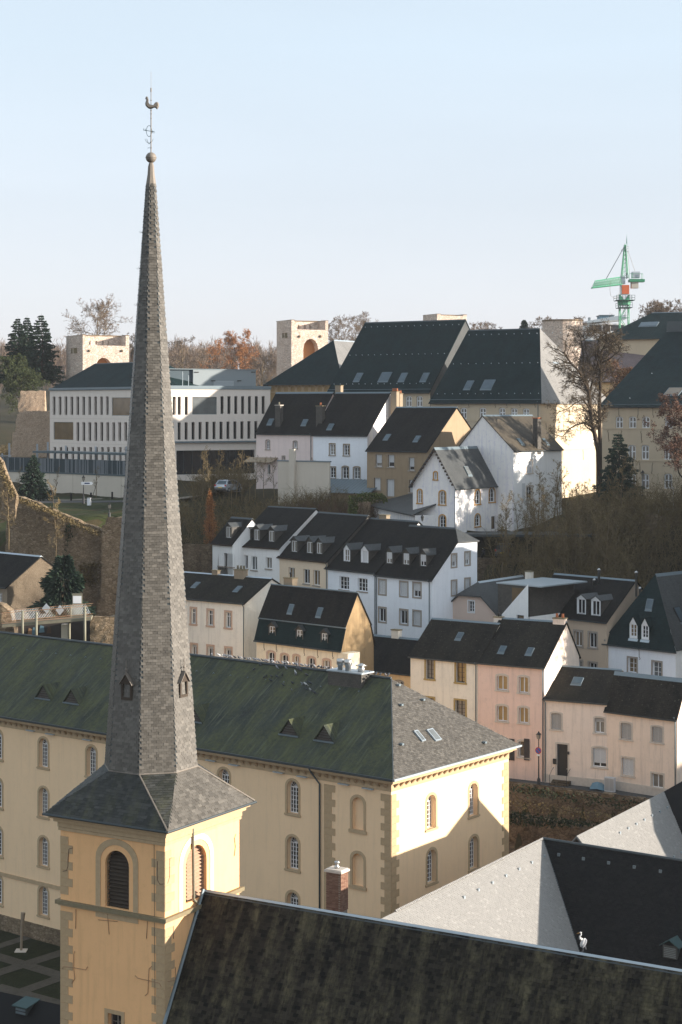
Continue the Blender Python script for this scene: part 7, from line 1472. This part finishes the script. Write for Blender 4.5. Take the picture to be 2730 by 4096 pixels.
    # lit twiggy shrub on the ruin
    p = at('16', 610, 1010, 203.5); t, cm = tree_mesh(5.2, 230, r0=.05, lv=(10, 4, 0), first=.05, spread=.3, up=.9, twig='pale_twig', tw=.02, bark='pale_bark'); plant('shrub', 'pale leafless shrub growing from the top of the ruined wall', 'shrub', p, t, cm, 1.1)
    for (x, y, d, s_) in ((95, 1240, 199., 1.), (620, 1460, 199., .9)):
        p = at('16', x, y, d); t, cm = sap[1]; plant('wall_sapling', 'dark thin sapling climbing against the ruined wall face', 'tree', p, t, cm, s_, x, 'saplings against the ruin')
    # dark yew and ivy
    rn = random.Random(9); C = Ribbons(); cy = at('16', 670, 1820, 186.)
    for i in range(4200):
        f = rn.random(); z = 6.2*f; w = 3.3*(1-f)**.7*(.75+.25*math.sin(z*2.1))+.25; a = rn.uniform(0, 6.28); q = w*rn.random()**.4; c0 = V((q*math.cos(a)+.4*f, q*math.sin(a)*.7, z)); C.ribbon(c0, c0+V((math.cos(a)*.5, math.sin(a)*.5, rn.uniform(-.5, .3))), .1, rn)
    plant('yew_bush', 'dark green yew beside the stone cottage gable', 'shrub', (cy.x, cy.y, cy.z-1.5), MB().tube([(0, 0, 0), (0, 0, 7)], [.2, .05], 6).mesh('trunk', 'bark'), C.mesh('crown', 'spruce'))
    def ivy(lab, c, pts, d, n, mat='ivy', th=.5, r=.16, yaw=0.):
        o = at(c, *pts[0], d); fr = Fr(V((o.x, o.y, 0)), R(yaw)); P = [(lambda q: (q.x, q.z))(fr.front(c, *p)) for p in pts]; x0, x1 = min(p[0] for p in P), max(p[0] for p in P); z0, z1 = min(p[1] for p in P), max(p[1] for p in P); C = Ribbons(); k = 0
        while k < n:
            x, z = rn.uniform(x0, x1), rn.uniform(z0, z1)
            if in_poly(x, z, P): C.leaf(V((x+rn.gauss(0, .12), -rn.random()*th, z+rn.gauss(0, .12))), r*rn.uniform(.6, 1.2), rn); k += 1
        ob = bpy.data.objects.new('ivy', C.mesh('ivy', mat)); COL.objects.link(ob); ob.location = fr.O; ob.rotation_euler = (0, 0, fr.ang); ob['kind'] = 'stuff'; ob['label'] = lab; ob['category'] = 'ivy'
    ivy('dark ivy hanging down the ruined wall', '16', [(740, 960), (900, 960), (890, 1200), (860, 1500), (770, 1560), (730, 1300)], 204.6, 2600)
    ivy('dry grass and weeds along the ruined wall crest', '16', [(100, 640), (300, 690), (560, 790), (760, 880), (900, 950), (1130, 1040), (1130, 1075), (900, 985), (760, 915), (560, 825), (300, 725), (100, 675)], 203.8, 2200, 'brush_twig', 1.6, .12, -15)
    ivy('weeds on the leaning wall fragment crest', '16', [(0, 215), (60, 395), (180, 630), (175, 670), (50, 430), (0, 260)], 198.6, 700, 'brush_twig', 1.2, .12, -12)
    ivy('scrubby growth over the ruined tower foot', '16', [(880, 1400), (1120, 1380), (1160, 1580), (1000, 1640), (850, 1600)], 203.4, 900, 'brush_twig', .5, .14)
    ivy('evergreen creeper and yellow green hedge over the shed roof edge', '3', [(690, 1420), (700, 1370), (780, 1345), (930, 1350), (960, 1400), (750, 1400), (745, 1480), (690, 1530)], 221., 1500, 'green_leaf', 1.4, .16)
    ivy('weeds hanging along the quay wall top', '8', [(600, 880), (1350, 985), (1350, 1030), (600, 925)], 164., 550, 'ivy', .5, .14, -32)
    ivy('dry bramble on the quay wall ledge', '8', [(600, 960), (1300, 1060), (1300, 1100), (600, 1010)], 162.5, 420, 'brush_twig', .6, .14, -32)
    ivy('dark creeper over the lower quay wall', '8', [(600, 1030), (1150, 1110), (1000, 1110), (700, 1110), (600, 1100)], 162., 700, 'ivy', .4, .16, -32)
    # brush over the slopes: tangle of stems, uncountable
    def brush(label, region, n, mat, hgt, sd, tw=.017, dens=9, leafy=0):
        r3 = random.Random(sd); C = Ribbons(); k = 0; xs = [p[0] for p in region]; ys = [p[1] for p in region]
        while k < n:
            x, y = r3.uniform(min(xs), max(xs)), r3.uniform(min(ys), max(ys))
            if not in_poly(x, y, region): continue
            k += 1; z = gz(x, y)-.2; b = V((x, y, z)); hh = hgt*r3.uniform(.4, 1.15)
            for s_ in range(2):
                e = b+V((r3.gauss(0, .28)*hh, r3.gauss(0, .28)*hh, hh*r3.uniform(.7, 1))); C.ribbon(b, e, tw*1.5, r3)
                for j in range(dens):
                    a = b.lerp(e, r3.uniform(.2, 1)); q = a+V((r3.gauss(0, .35), r3.gauss(0, .35), r3.uniform(-.1, .7)))*hh*.32; C.ribbon(a, q, tw, r3)
                    if leafy: C.leaf(q, .12, r3)
        o = bpy.data.objects.new('brush', C.mesh('brush', mat)); COL.objects.link(o); o['kind'] = 'stuff'; o['label'] = label; o['category'] = 'brush'
    brush('brown leafless brush on the slope behind the terrace', [(-24, 214), (-24, 236), (-8, 238), (6, 233), (16, 218), (12, 217), (2, 219), (-14, 219)], 2100, 'brush_twig', 2.6, 1)
    brush('reddish brown bramble thicket above the terrace', [(-12, 222), (-8, 236), (5, 233), (12, 222)], 900, 'brown_twig', 2.4, 2)
    brush('tall olive-brown thicket on the slope right of the white houses', [(17, 203), (17, 210), (26, 209), (28, 218), (36, 222), (48, 210), (46, 196), (34, 198)], 2600, 'brush_twig', 4.6, 3, .020, 10)
    brush('sunlit yellowish scrub along the slope crest', [(25, 214), (30, 224), (36, 224), (40, 217), (33, 212)], 420, 'pale_twig', 4.2, 4, .016, 9)
    brush('green ivy and undergrowth at the slope foot', [(-24, 212), (-24, 224), (-14, 224), (-15, 216)], 600, 'ivy', 1.6, 5, .03, 9, 1)
    brush('leafless shrubs before the whitewashed garden wall', [(-9, 232), (-9, 236.5), (0, 234.5), (0, 231)], 260, 'brush_twig', 3.4, 16, .018, 10)
    brush('bushes around the parking bay', [(-20, 238), (-20, 246), (-13, 247), (-13, 240)], 420, 'brush_twig', 3.6, 6, .018, 10)
    brush('dry undergrowth below the barracks road', [(34, 200), (34, 216), (50, 206), (50, 192)], 700, 'brush_twig', 2.4, 7)
    brush('tall grass and reeds on the plateau edge beyond the bastion', [(-75, 322), (-75, 350), (-52, 350), (-56, 322)], 900, 'pale_twig', 2.6, 8, .03, 8)
    brush('out-of-view thicket added on the bank to dapple the sun', [(49, 174), (49, 186), (62, 184), (62, 172)], 420, 'brush_twig', 13., 9, .05, 10)  # outside the view, added for its dappled shade on the gables
build_plants()
# ================================================================== small things
def street_lamp(lab, p, h, rz=0., sign=False, mat='black_iron'):
    O = thing('street_lamp', lab, 'street lamp', p, rz)
    MB().lathe([(.22, 0), (.22, .15), (.15, .25), (.16, .9), (.11, 1.0), (.07, 1.1), (.055, h*.55), (.075, h*.56), (.05, h*.58), (.04, h-.75), (.07, h-.72), (.03, h-.66)], 10).build('post', mat, O, True)
    L = MB(); z = h-.62; b, t = .12, .22
    for i in range(4):
        a0 = R(45+90*i); L.tube([(b*math.cos(a0)*1.2, b*math.sin(a0)*1.2, z), (t*math.cos(a0)*1.2, t*math.sin(a0)*1.2, z+.42)], .014, 4)
    L.lathe([(.30, z+.42), (.22, z+.50), (.1, z+.58), (.05, z+.70), (.02, z+.75)], 4).build('lantern_frame', mat, O)
    MB().lathe([(b, z+.01), (t, z+.41)], 4).build('lantern_glass', 'lamp_glass', O); MB().lathe([(.05, z-.03), (.1, z), (.05, z+.03)], 8).build('collar', mat, O); return O
def disc(mb, c, r, y0, y1, n=20, r0=0.):
    for i in range(n):
        a, b = 2*math.pi*i/n, 2*math.pi*(i+1)/n; P = lambda q, an, y: (c[0]+q*math.cos(an), y, c[1]+q*math.sin(an))
        mb.poly([P(r0, a, y0), P(r, a, y0), P(r, b, y0), P(r0, b, y0)]); mb.poly([P(r, a, y0), P(r, b, y0), P(r, b, y1), P(r, a, y1)])
def person(lab, p, rz, h, top, legs, hair, carry=None, bend=0.):
    """one continuous skinned body"""
    O = thing('person', lab, 'person', p, rz); k = h/1.72
    J = {'pel': (0, 0, .95), 'wai': (0, .0, 1.10), 'che': (0, -.03-bend*.1, 1.34), 'nec': (0, -.03-bend*.16, 1.50), 'hd': (0, -.06-bend*.22, 1.60), 'hl': (.10, 0, .92), 'kl': (.12, -.05, .50), 'al': (.12, .02, .09), 'tl': (.13, -.15, .04), 'hr': (-.10, 0, .92), 'kr': (-.11, .03, .50), 'ar': (-.12, .10, .09), 'tr': (-.13, -.07, .04),
         'sl': (.19, -.02-bend*.12, 1.42), 'el': (.25, -.02-bend*.2, 1.14), 'wl': (.20, -.2-bend*.2, .98), 'fl': (.18, -.27-bend*.2, .93), 'sr': (-.19, -.02-bend*.12, 1.42), 'er': (-.25, .0-bend*.2, 1.14), 'wr': (-.19, -.20-bend*.2, 1.02), 'fr': (-.15, -.27-bend*.2, 1.0)}
    rad = dict(pel=.165, wai=.15, che=.17, nec=.065, hd=.07, hl=.10, kl=.068, al=.045, tl=.04, hr=.10, kr=.068, ar=.045, tr=.04, sl=.075, el=.05, wl=.036, fl=.035, sr=.075, er=.05, wr=.036, fr=.035)
    E = [('pel', 'wai'), ('wai', 'che'), ('che', 'nec'), ('nec', 'hd'), ('pel', 'hl'), ('hl', 'kl'), ('kl', 'al'), ('al', 'tl'), ('pel', 'hr'), ('hr', 'kr'), ('kr', 'ar'), ('ar', 'tr'), ('che', 'sl'), ('sl', 'el'), ('el', 'wl'), ('wl', 'fl'), ('che', 'sr'), ('sr', 'er'), ('er', 'wr'), ('wr', 'fr')]
    ks = list(J); me = bpy.data.meshes.new('body'); me.from_pydata([V(J[q])*k for q in ks], [(ks.index(a), ks.index(b)) for a, b in E], []); ob = bpy.data.objects.new('body', me); COL.objects.link(ob); ob.parent = O
    me.materials.append(MT(top)); md = ob.modifiers.new('skin', 'SKIN'); sv = me.skin_vertices[0].data
    for i, q in enumerate(ks): sv[i].radius = (rad[q]*k, rad[q]*k*.85); sv[i].use_root = (q == 'pel')
    md.use_smooth_shade = True; s2 = ob.modifiers.new('sub', 'SUBSURF'); s2.levels = 1; s2.render_levels = 1
    hd = MB().ell(V((0, -.07-bend*.24, 1.645))*k, (.075*k, .095*k, .115*k), 12, 8).ell(V((0, -.165-bend*.24, 1.635))*k, (.014*k, .02*k, .02*k), 6, 4).ell(V((.076, -.07-bend*.24, 1.64))*k, (.012*k, .02*k, .03*k), 6, 4).ell(V((-.076, -.07-bend*.24, 1.64))*k, (.012*k, .02*k, .03*k), 6, 4).build('head', 'skin', O, True)
    MB().ell(V((0, -.045-bend*.24, 1.675))*k, (.085*k, .098*k, .10*k), 12, 8).build('hair', hair, O, True)
    tr = MB()
    for s_ in (-1, 1):
        q = 'l' if s_ > 0 else 'r'; tr.tube([V(J['h'+q])*k+V((0, 0, .06*k)), V(J['k'+q])*k, V(J['a'+q])*k], [.118*k, .085*k, .07*k], 8)
    tr.build('trousers', legs, O, True)
    for q in 'lr':
        f = V(J['f'+q])*k; hm = MB().ell(f, (.03*k, .045*k, .05*k), 8, 5)
        for i in range(4): hm.tube([f+V(((i-1.5)*.016*k, -.02*k, -.03*k)), f+V(((i-1.5)*.018*k, -.05*k, -.075*k))], .009*k, 5)
        hm.tube([f+V((.03*k, 0, -.01*k)), f+V((.045*k, -.04*k, -.04*k))], .01*k, 5); hm.build('hand', 'skin', O, True)
        MB().ell(V(J['t'+q])*k+V((0, .05*k, .0)), (.05*k, .13*k, .05*k), 8, 5).build('shoe', 'dark_cloth', O, True)
    if carry: MB().box(-.14*k, .14*k, -.36*k, -.28*k, .86*k, 1.2*k).build('bag', carry, O)
    return O
def car(name, lab, p, rz, paint, plate=True):
    O = thing(name, lab, 'car', p, rz); W_ = .9
    prof = [(-2.2, .35), (-2.25, .75), (-2.15, 1.05), (-1.95, 1.12), (-1.5, 1.6), (-1.2, 1.68), (.3, 1.68), (.75, 1.55), (1.35, 1.08), (2.05, .98), (2.25, .75), (2.25, .4), (2.1, .3), (-2.1, .3)]
    n = len(prof); m = MB(); inset = lambda z: .0 if z < 1.1 else (z-1.08)*.30
    A = [(x, -W_+inset(z), z) for x, z in prof]; B = [(x, W_-inset(z), z) for x, z in prof]; m.add(A+B, [tuple(range(n)), tuple(range(2*n-1, n-1, -1))]+[(i, (i+1) % n, (i+1) % n+n, i+n) for i in range(n)]); m.build('body', paint, O)
    g = MB()
    for s_ in (-1, 1):
        yy = lambda z: s_*(W_-inset(z)+.006)
        for q in ([(-1.55, 1.18), (-1.3, 1.55), (-.75, 1.58), (-.75, 1.14)], [(-.68, 1.14), (-.68, 1.58), (.2, 1.58), (.25, 1.12)], [(.32, 1.12), (.28, 1.57), (.65, 1.48), (1.12, 1.12)]): g.poly([(x, yy(z), z) for x, z in q])
    g.build('side_windows', 'glass', O); MB().poly([(-1.93, -.68, 1.17), (-1.93, .68, 1.17), (-1.56, .6, 1.56), (-1.56, -.6, 1.56)]).build('rear_window', 'sky_glass', O); MB().poly([(1.30, -.7, 1.14), (1.30, .7, 1.14), (.83, .62, 1.52), (.83, -.62, 1.52)]).build('windscreen', 'glass', O)
    for x in (-1.4, 1.4):
        for s_ in (-1, 1):
            w = MB(); w.tube([(x, s_*.72, .34), (x, s_*.93, .34)], .34, 16); wo = w.build('wheel', 'tyre', O); MB().tube([(x, s_*.9, .34), (x, s_*.945, .34)], .2, 12).build('rim', 'steel', wo)
    for s_ in (-1, 1): MB().box(-2.26, -2.1, s_*.78-.1, s_*.78+.1, .85, 1.08).build('tail_light', 'red_lens', O); MB().box(2.12, 2.27, s_*.68-.16, s_*.68+.16, .72, .88).build('headlight', 'lamp_glass', O); MB().box(.9, 1.05, s_*1.0-.12, s_*1.0+.08, 1.1, 1.24).build('mirror', paint, O)
    MB().box(-2.29, -2.24, -.28, .28, .62, .74).build('number_plate', 'plate_yellow', O); MB().box(-2.3, -2.2, -.85, .85, .36, .56).build('bumper', 'car_dark', O); return O
def bird(kind):
    m = MB(); m.ell((0, 0, .15), (.075, .15, .075), 8, 6, Matrix.Rotation(R(-28), 3, 'X')); m.ell((0, -.14, .26), (.042, .05, .045), 7, 5); m.tube([(0, -.10, .2), (0, -.135, .25)], [.05, .035], 6); m.hexa([(-.03, .1, .09), (.03, .1, .09), (.045, .28, .02), (-.045, .28, .02), (-.03, .1, .11), (.03, .1, .11), (.045, .28, .04), (-.045, .28, .04)]); m.tube([(0, -.18, .255), (0, -.22, .245)], [.012, .003], 4)
    for s_ in (-1, 1): m.tube([(s_*.03, 0, .09), (s_*.03, 0, 0)], .008, 4)
    return m.mesh('pigeon', kind, True, False)
def smalls():
    # lamps
    b = at('16', 925, 752, 238.); b.z = gz(b.x, b.y)+.1; hh = at('16', 925, 425, 238.).z-b.z; O = street_lamp('black street lamp with a white arrow sign on the lawn path', b, hh)
    z = at('16', 940, 508, 238.).z-b.z; MB().prism([(-.3, -.08, z-.18), (1.1, -.08, z-.2), (1.3, -.08, z), (1.1, -.08, z+.22), (-.3, -.08, z+.2)], (0, .03, 0)).build('sign_panel', 'white_paint', O); MB().box(.15, .85, -.088, -.081, z-.07, z+.09).build('sign_print', 'ink', O)
    b = at('16', 1212, 850, 220.); street_lamp('old lantern rising behind the ruin beside the spire', (b.x, b.y, b.z-.8), at('16', 1212, 730, 220.).z-b.z+.8)
    b = at('19', 1143, 2065, 226.); street_lamp('black lantern post beside the spruce in front of the tan barracks', b, at('19', 1143, 1712, 226.).z-b.z)
    b = at('8', 772, 840, 169.); b.z = 13.75; hh = at('8', 775, 597, 169.).z-b.z; O = street_lamp('black lantern with blue no-stopping disc on the quay street', b, hh, R(-32))
    z = at('8', 770, 697, 169.).z-b.z; m = MB(); disc(m, (0, z), .27, -.10, -.08); m.build('sign_disc', 'sign_blue', O); m = MB(); disc(m, (0, z), .32, -.106, -.08, 24, .25); m.build('sign_ring', 'sign_red', O); MB().hexa([(-.20, -.112, z+.15), (-.15, -.112, z+.20), (-.15, -.101, z+.20), (-.20, -.101, z+.15), (.15, -.112, z-.20), (.20, -.112, z-.15), (.20, -.101, z-.15), (.15, -.101, z-.20)]).build('sign_bar', 'sign_red', O); MB().box(-.14, .14, -.1, -.08, z-.52, z-.36).build('sub_plate', 'white_paint', O)
    b = at('3', 1203, 1560, 213.); p = at('3', 1203, 1520, 213.); O = thing('wall_lantern', 'black bracket lantern on the chalet front', 'lantern', p); MB().lathe([(.1, -.35), (.2, .1), (.26, .12), (.1, .32), (.02, .45)], 6).build('lantern', 'black_iron', O); MB().tube([(0, 0, -.4), (0, .7, -.5)], .03, 5).build('bracket', 'black_iron', O)
    # plaza furniture
    for i, x in enumerate((788, 1007, 1243)):
        b = at('16', x, 690, 248.); o = MB().lathe([(.12, 0), (.13, .9), (.15, .92), (.15, 1.0), (.11, 1.05)], 10).build('bollard', 'black_iron', None, True, label='dark bollard along the lawn path before the terrace wall', category='bollard', group='bollards on the path'); o.location = (b.x, b.y, gz(b.x, b.y)+.1)
    b = at('16', 987, 755, 236.); O = thing('utility_box', 'slim white utility box next to the lawn lamp', 'utility box', (b.x, b.y, gz(b.x, b.y)), R(-15)); MB().box(-.22, .22, -.18, .18, 0, 1.1).build('cabinet', 'shutter', O); MB().box(-.24, .24, -.2, .2, 1.1, 1.15).build('lid', 'grey_shutter', O); MB().box(-.18, .18, -.192, -.181, .12, 1.0).build('cabinet_door', 'white_paint', O)
    b = at('16', 437, 682, 247.); person('person in a dark green jacket standing by the small spruce', (b.x, b.y, gz(b.x, b.y)+.2), R(-150), 1.72, 'green_cloth', 'dark_cloth', 'grey_hair')
    b = at('16', 580, 692, 246.); person('person in a dark coat holding a pale bag on the path', (b.x, b.y, gz(b.x, b.y)+.2), R(-40), 1.72, 'dark_cloth', 'dark_cloth', 'hair', 'pale_cloth', .5)
    b = at('16', 520, 640, 254.); O = thing('park_bench', 'dark bench at the foot of the terrace wall', 'bench', (b.x, b.y, gz(b.x, b.y)), R(-20))
    for i in range(3): MB().box(-.9, .9, -.2+i*.15, -.08+i*.15, .43, .47).build('seat_slat', 'dark_zinc', O); MB().box(-.9, .9, .27, .31, .55+i*.14, .65+i*.14).build('back_slat', 'dark_zinc', O)
    for x in (-.8, .8): MB().box(x-.04, x+.04, -.2, .28, 0, .43).build('leg', 'dark_zinc', O)
    for i, (x, y) in enumerate(((222, 560), (640, 575), (1075, 580))):
        b = at('16', x, y, 258.); o = MB().tube([(-.5, -.2, 0), (.3, .1, 2.6)], .04, 5).build('tree_stake', 'bark', None, label='slanting wooden stake propping a young tree under the terrace wall', category='stake', group='tree stakes'); o.location = (b.x, b.y-2, gz(b.x, b.y))
    # cars
    b = at('17', 560, 800, 240.); car('parked_car', 'silver hatchback parked in the bay above the brush', (b.x, b.y, gz(b.x, b.y)+.2), R(64), 'car_silver')
    # carport with a parked car and a motorcycle in its shade
    p = at('7', 0, 440, 214.); O = thing('carport', 'long flat-roofed carport under the chalet garden', 'carport', (p.x-1, p.y, 0), R(-4)); zf = p.z; zt = at('7', 100, 265, 214.).z
    MB().box(-1, 15.5, -.5, 5., zt-.15, zt+.12).build('roof', 'dark_zinc', O); MB().box(-1, 15.5, 4.6, 4.9, zf-3, zt).build('back_wall', 'dark_rubble', O); MB().box(-1, 15.5, -.3, 5., zf-3, zf).build('floor_slab', 'dark_rubble', O)
    for x in (-.8, 5., 10.5, 15.2): MB().box(x-.1, x+.1, -.3, -.1, zf, zt-.15).build('post', 'black_iron', O)
    q = at('7', 190, 440, 213.5); car('parked_car', 'dark car in the shade of the carport', (q.x+.8, q.y+2.2, zf), R(76), 'car_dark')
    q = at('7', 75, 430, 213.8); O = thing('motorcycle', 'motorcycle standing beside the dark car under the carport', 'motorcycle', (q.x, q.y+1.2, zf), R(70))
    for x in (-.7, .7): m = MB(); m.tube([(x, -.06, .32), (x, .06, .32)], .32, 14); m.build('wheel', 'tyre', O)
    MB().ell((.1, 0, .82), (.35, .16, .17), 8, 6).ell((-.4, 0, .8), (.35, .13, .09), 8, 5).ell((0, 0, .5), (.3, .16, .2), 8, 5).build('body', 'car_dark', O, True); MB().tube([(.7, 0, .32), (.5, 0, .95), (.42, -.3, 1.05)], .03, 5).tube([(.5, 0, .95), (.42, .3, 1.05)], .03, 5).build('handlebar', 'steel', O); MB().ell((.62, 0, .9), (.08, .1, .1), 8, 5).build('headlight', 'steel', O)
    # street clutter on the quay
    f = Fr(at('8', 1000, 880, 168.), R(-32))
    def q8(x, y): p = atz('8', x, y, 13.76); return p
    b = q8(1168, 925); O = thing('utility_box', 'grey utility cabinet against the peach house', 'utility box', b, R(-32)); MB().box(-.5, .5, -.2, .2, 0, 1.35).build('cabinet', 'shutter', O); MB().box(-.46, -.02, -.215, -.201, .12, 1.25).box(.02, .46, -.215, -.201, .12, 1.25).build('cabinet_door', 'grey_shutter', O)
    b = q8(1100, 915); O = thing('tarpaulin', 'crumpled pale blue tarpaulin heap on the quay', 'tarpaulin', b, R(-32)); m = MB(); m.v = [(0, 0, .75)]+[(1.0*math.cos(R(a))*(1+.25*math.sin(a)), .55*math.sin(R(a)), .05+.12*((a//40) % 2)) for a in range(0, 360, 40)]+[(.55*math.cos(R(a+15)), .3*math.sin(R(a+15)), .5+.14*((a//40) % 2)) for a in range(0, 360, 40)]; m.f = [(0, 10+(i+1) % 9, 10+i) for i in range(9)]+[(10+i, 10+(i+1) % 9, 1+(i+1) % 9, 1+i) for i in range(9)]; m.build('cover', 'tarp', O)
    b = q8(942, 868); O = thing('rubbish_bin', 'black wheeled bin by the front steps', 'bin', b, R(-32)); MB().hexa([(-.25, -.25, .05), (.25, -.25, .05), (.25, .25, .05), (-.25, .25, .05), (-.3, -.32, 1.0), (.3, -.32, 1.0), (.3, .3, 1.0), (-.3, .3, 1.0)]).build('body', 'black_iron', O); MB().box(-.32, .32, -.34, .34, 1.0, 1.08).build('lid', 'black_iron', O); MB().tube([(-.3, .3, .1), (.3, .3, .1)], .1, 8).build('wheel', 'tyre', O)
    b = q8(662, 815); O = thing('stone_bollard', 'short grey stone bollard before the salmon pink house', 'bollard', b); MB().lathe([(.22, 0), (.2, .9), (.26, .95), (.26, 1.1), (.12, 1.2)], 10).build('shaft', 'taupe_stone', O, True)
    b = at('19', 1345, 2150, 218.); O = thing('road_sign', 'white rectangular sign board at the barracks road', 'sign', (b.x, b.y, gz(b.x, b.y))); z = at('19', 1345, 2150, 218.).z-gz(b.x, b.y); MB().box(-.8, .8, -.03, .02, z-.45, z+.45).build('panel', 'white_paint', O); MB().tube([(-.5, 0, -.3), (-.5, 0, z-.45)], .04, 5).tube([(.5, 0, -.3), (.5, 0, z-.45)], .04, 5).build('support', 'steel', O)
    b = at('19', 1473, 2170, 217.); O = thing('marker_post', 'thin white marker post on the barracks road edge', 'post', b); MB().tube([(0, 0, -.5), (0, 0, 3.2)], .05, 6).build('post', 'white_paint', O)
    # shrubs in pots/earth mounds along the quay: pebbly mounds
    # pigeons on the abbey ridge
    ms = [bird('bird_white'), bird('bird_grey'), bird('bird_dark')]; rn = random.Random(4); G = 'pigeons on the abbey roof'
    def pig(w, p, onr):
        lab = {0: 'white pigeon', 1: 'grey pigeon', 2: 'dark pigeon'}[w]+(' perched on the abbey ridge' if onr else ' sitting on the mossy abbey roof slope')
        o = inst('pigeon', ms[w], None, p, (0, 0, rn.uniform(-2.6, .9)), label=lab, category='pigeon', group=G); s_ = rn.uniform(.85, 1.1); o.scale = (s_, s_, s_)
    xs = [290, 350, 382, 396, 410, 430, 447, 472, 498, 518, 550, 570, 590, 618, 636, 652, 668, 688, 707, 726, 730, 757, 772, 800, 818, 842, 866, 888, 908, 935, 948, 960, 990, 1005, 1027, 1050, 1075, 1100, 1120, 1137, 1152, 1163, 1185, 1210, 1232, 1257, 1455, 1527, 1640/1.0]
    zr, hx, k = ab['zr'], ab['hx'], ab['k']
    for x in xs[:-1]:
        q = af.front('10', x, 200, AW/2); pig(rn.choice((0, 1, 1, 1, 2)), af.wor((min(q.x, hx-.2), AW/2+rn.uniform(-.06, .06), zr+.16)), True)
    for x in (445, 475, 510, 530): q = af.front('11', x, 185, AW/2); pig(1, af.wor((min(q.x, hx-.1), AW/2, zr+.16)), True)
    for x, y in ((620, 265), (800, 247), (830, 250), (870, 250), (700, 325), (718, 315), (757, 318), (752, 352), (800, 318), (842, 310), (965, 265), (985, 270), (948, 305), (1035, 310), (1000, 375), (1025, 380), (1060, 372), (915, 425), (1030, 418), (1062, 425), (1095, 448), (850, 385), (945, 282), (922, 372), (670, 230)):
        q = af.hit('10', x, y, *ab['slope']); pig(rn.choice((1, 1, 2, 2, 2, 0)), af.wor(q+V((0, 0, .03))), False)
    # heron on the nave ridge
    q = tf.front('14', 1058, 880, NY); p = tf.wor((q.x, NY, NZ+.09)); O = thing('heron', 'grey heron standing upright on the nave ridge', 'heron', p, R(12)); s_ = (at('14', 1045, 788, p.y).z-p.z)/1.22
    def hb(nm, m, mat): o = m.build(nm, mat, O, True); return o
    M = Matrix.Rotation(R(-62), 3, 'Y'); m = MB(); m.ell((.05, 0, .50), (.26, .12, .13), 12, 8, M); hb('body', m, 'bird_white'); m = MB(); m.ell((.10, -.07, .46), (.27, .05, .11), 10, 6, M).ell((.10, .07, .46), (.27, .05, .11), 10, 6, M); hb('wing', m, 'bird_grey'); m = MB(); m.tube([(-.02, 0, .68), (-.12, 0, .74), (-.13, 0, .84), (-.05, 0, .92), (-.06, 0, 1.02)], [.085, .06, .045, .038, .035], 8); hb('neck', m, 'bird_white')
    m = MB(); m.ell((-.08, 0, 1.05), (.07, .035, .04), 8, 6); h_ = hb('head', m, 'bird_white'); MB().tube([(-.13, 0, 1.045), (-.30, 0, 1.0)], [.02, .003], 6).build('beak', 'beak', h_); MB().tube([(-.06, 0, 1.085), (.06, 0, 1.04)], [.015, .003], 5).build('crest', 'bird_dark', h_)
    for y in (-.04, .05): MB().tube([(.05, y, .34), (.08, y, .18), (.04, y, 0)], [.025, .014, .012], 6).tube([(.04, y, .01), (-.06, y, .005)], .009, 4).build('leg', 'bird_dark', O)
    hb('tail', MB().hexa([(.12, -.06, .30), (.2, -.05, .32), (.2, .05, .32), (.12, .06, .30), (.2, -.03, .12), (.24, -.03, .13), (.24, .03, .13), (.2, .03, .12)]), 'bird_dark'); O.scale = (s_, s_, s_)
smalls()
# ================================================================== thin winter haze over the whole scene
def haze():
    k = bpy.data.materials.new('haze_air'); k.use_nodes = True; nt = k.node_tree; nt.nodes.remove(nt.nodes['Principled BSDF'])
    v = nt.nodes.new('ShaderNodeVolumePrincipled'); v.inputs['Color'].default_value = (.90, .93, 1.0, 1); v.inputs['Density'].default_value = HAZE; v.inputs['Anisotropy'].default_value = .2
    nt.links.new(v.outputs[0], nt.nodes['Material Output'].inputs['Volume']); o = MB().box(-1600, 1600, -460, 1720, .8, 112).build('haze', k, uv=False); o['kind'] = 'stuff'
HAZE = .0001
haze()
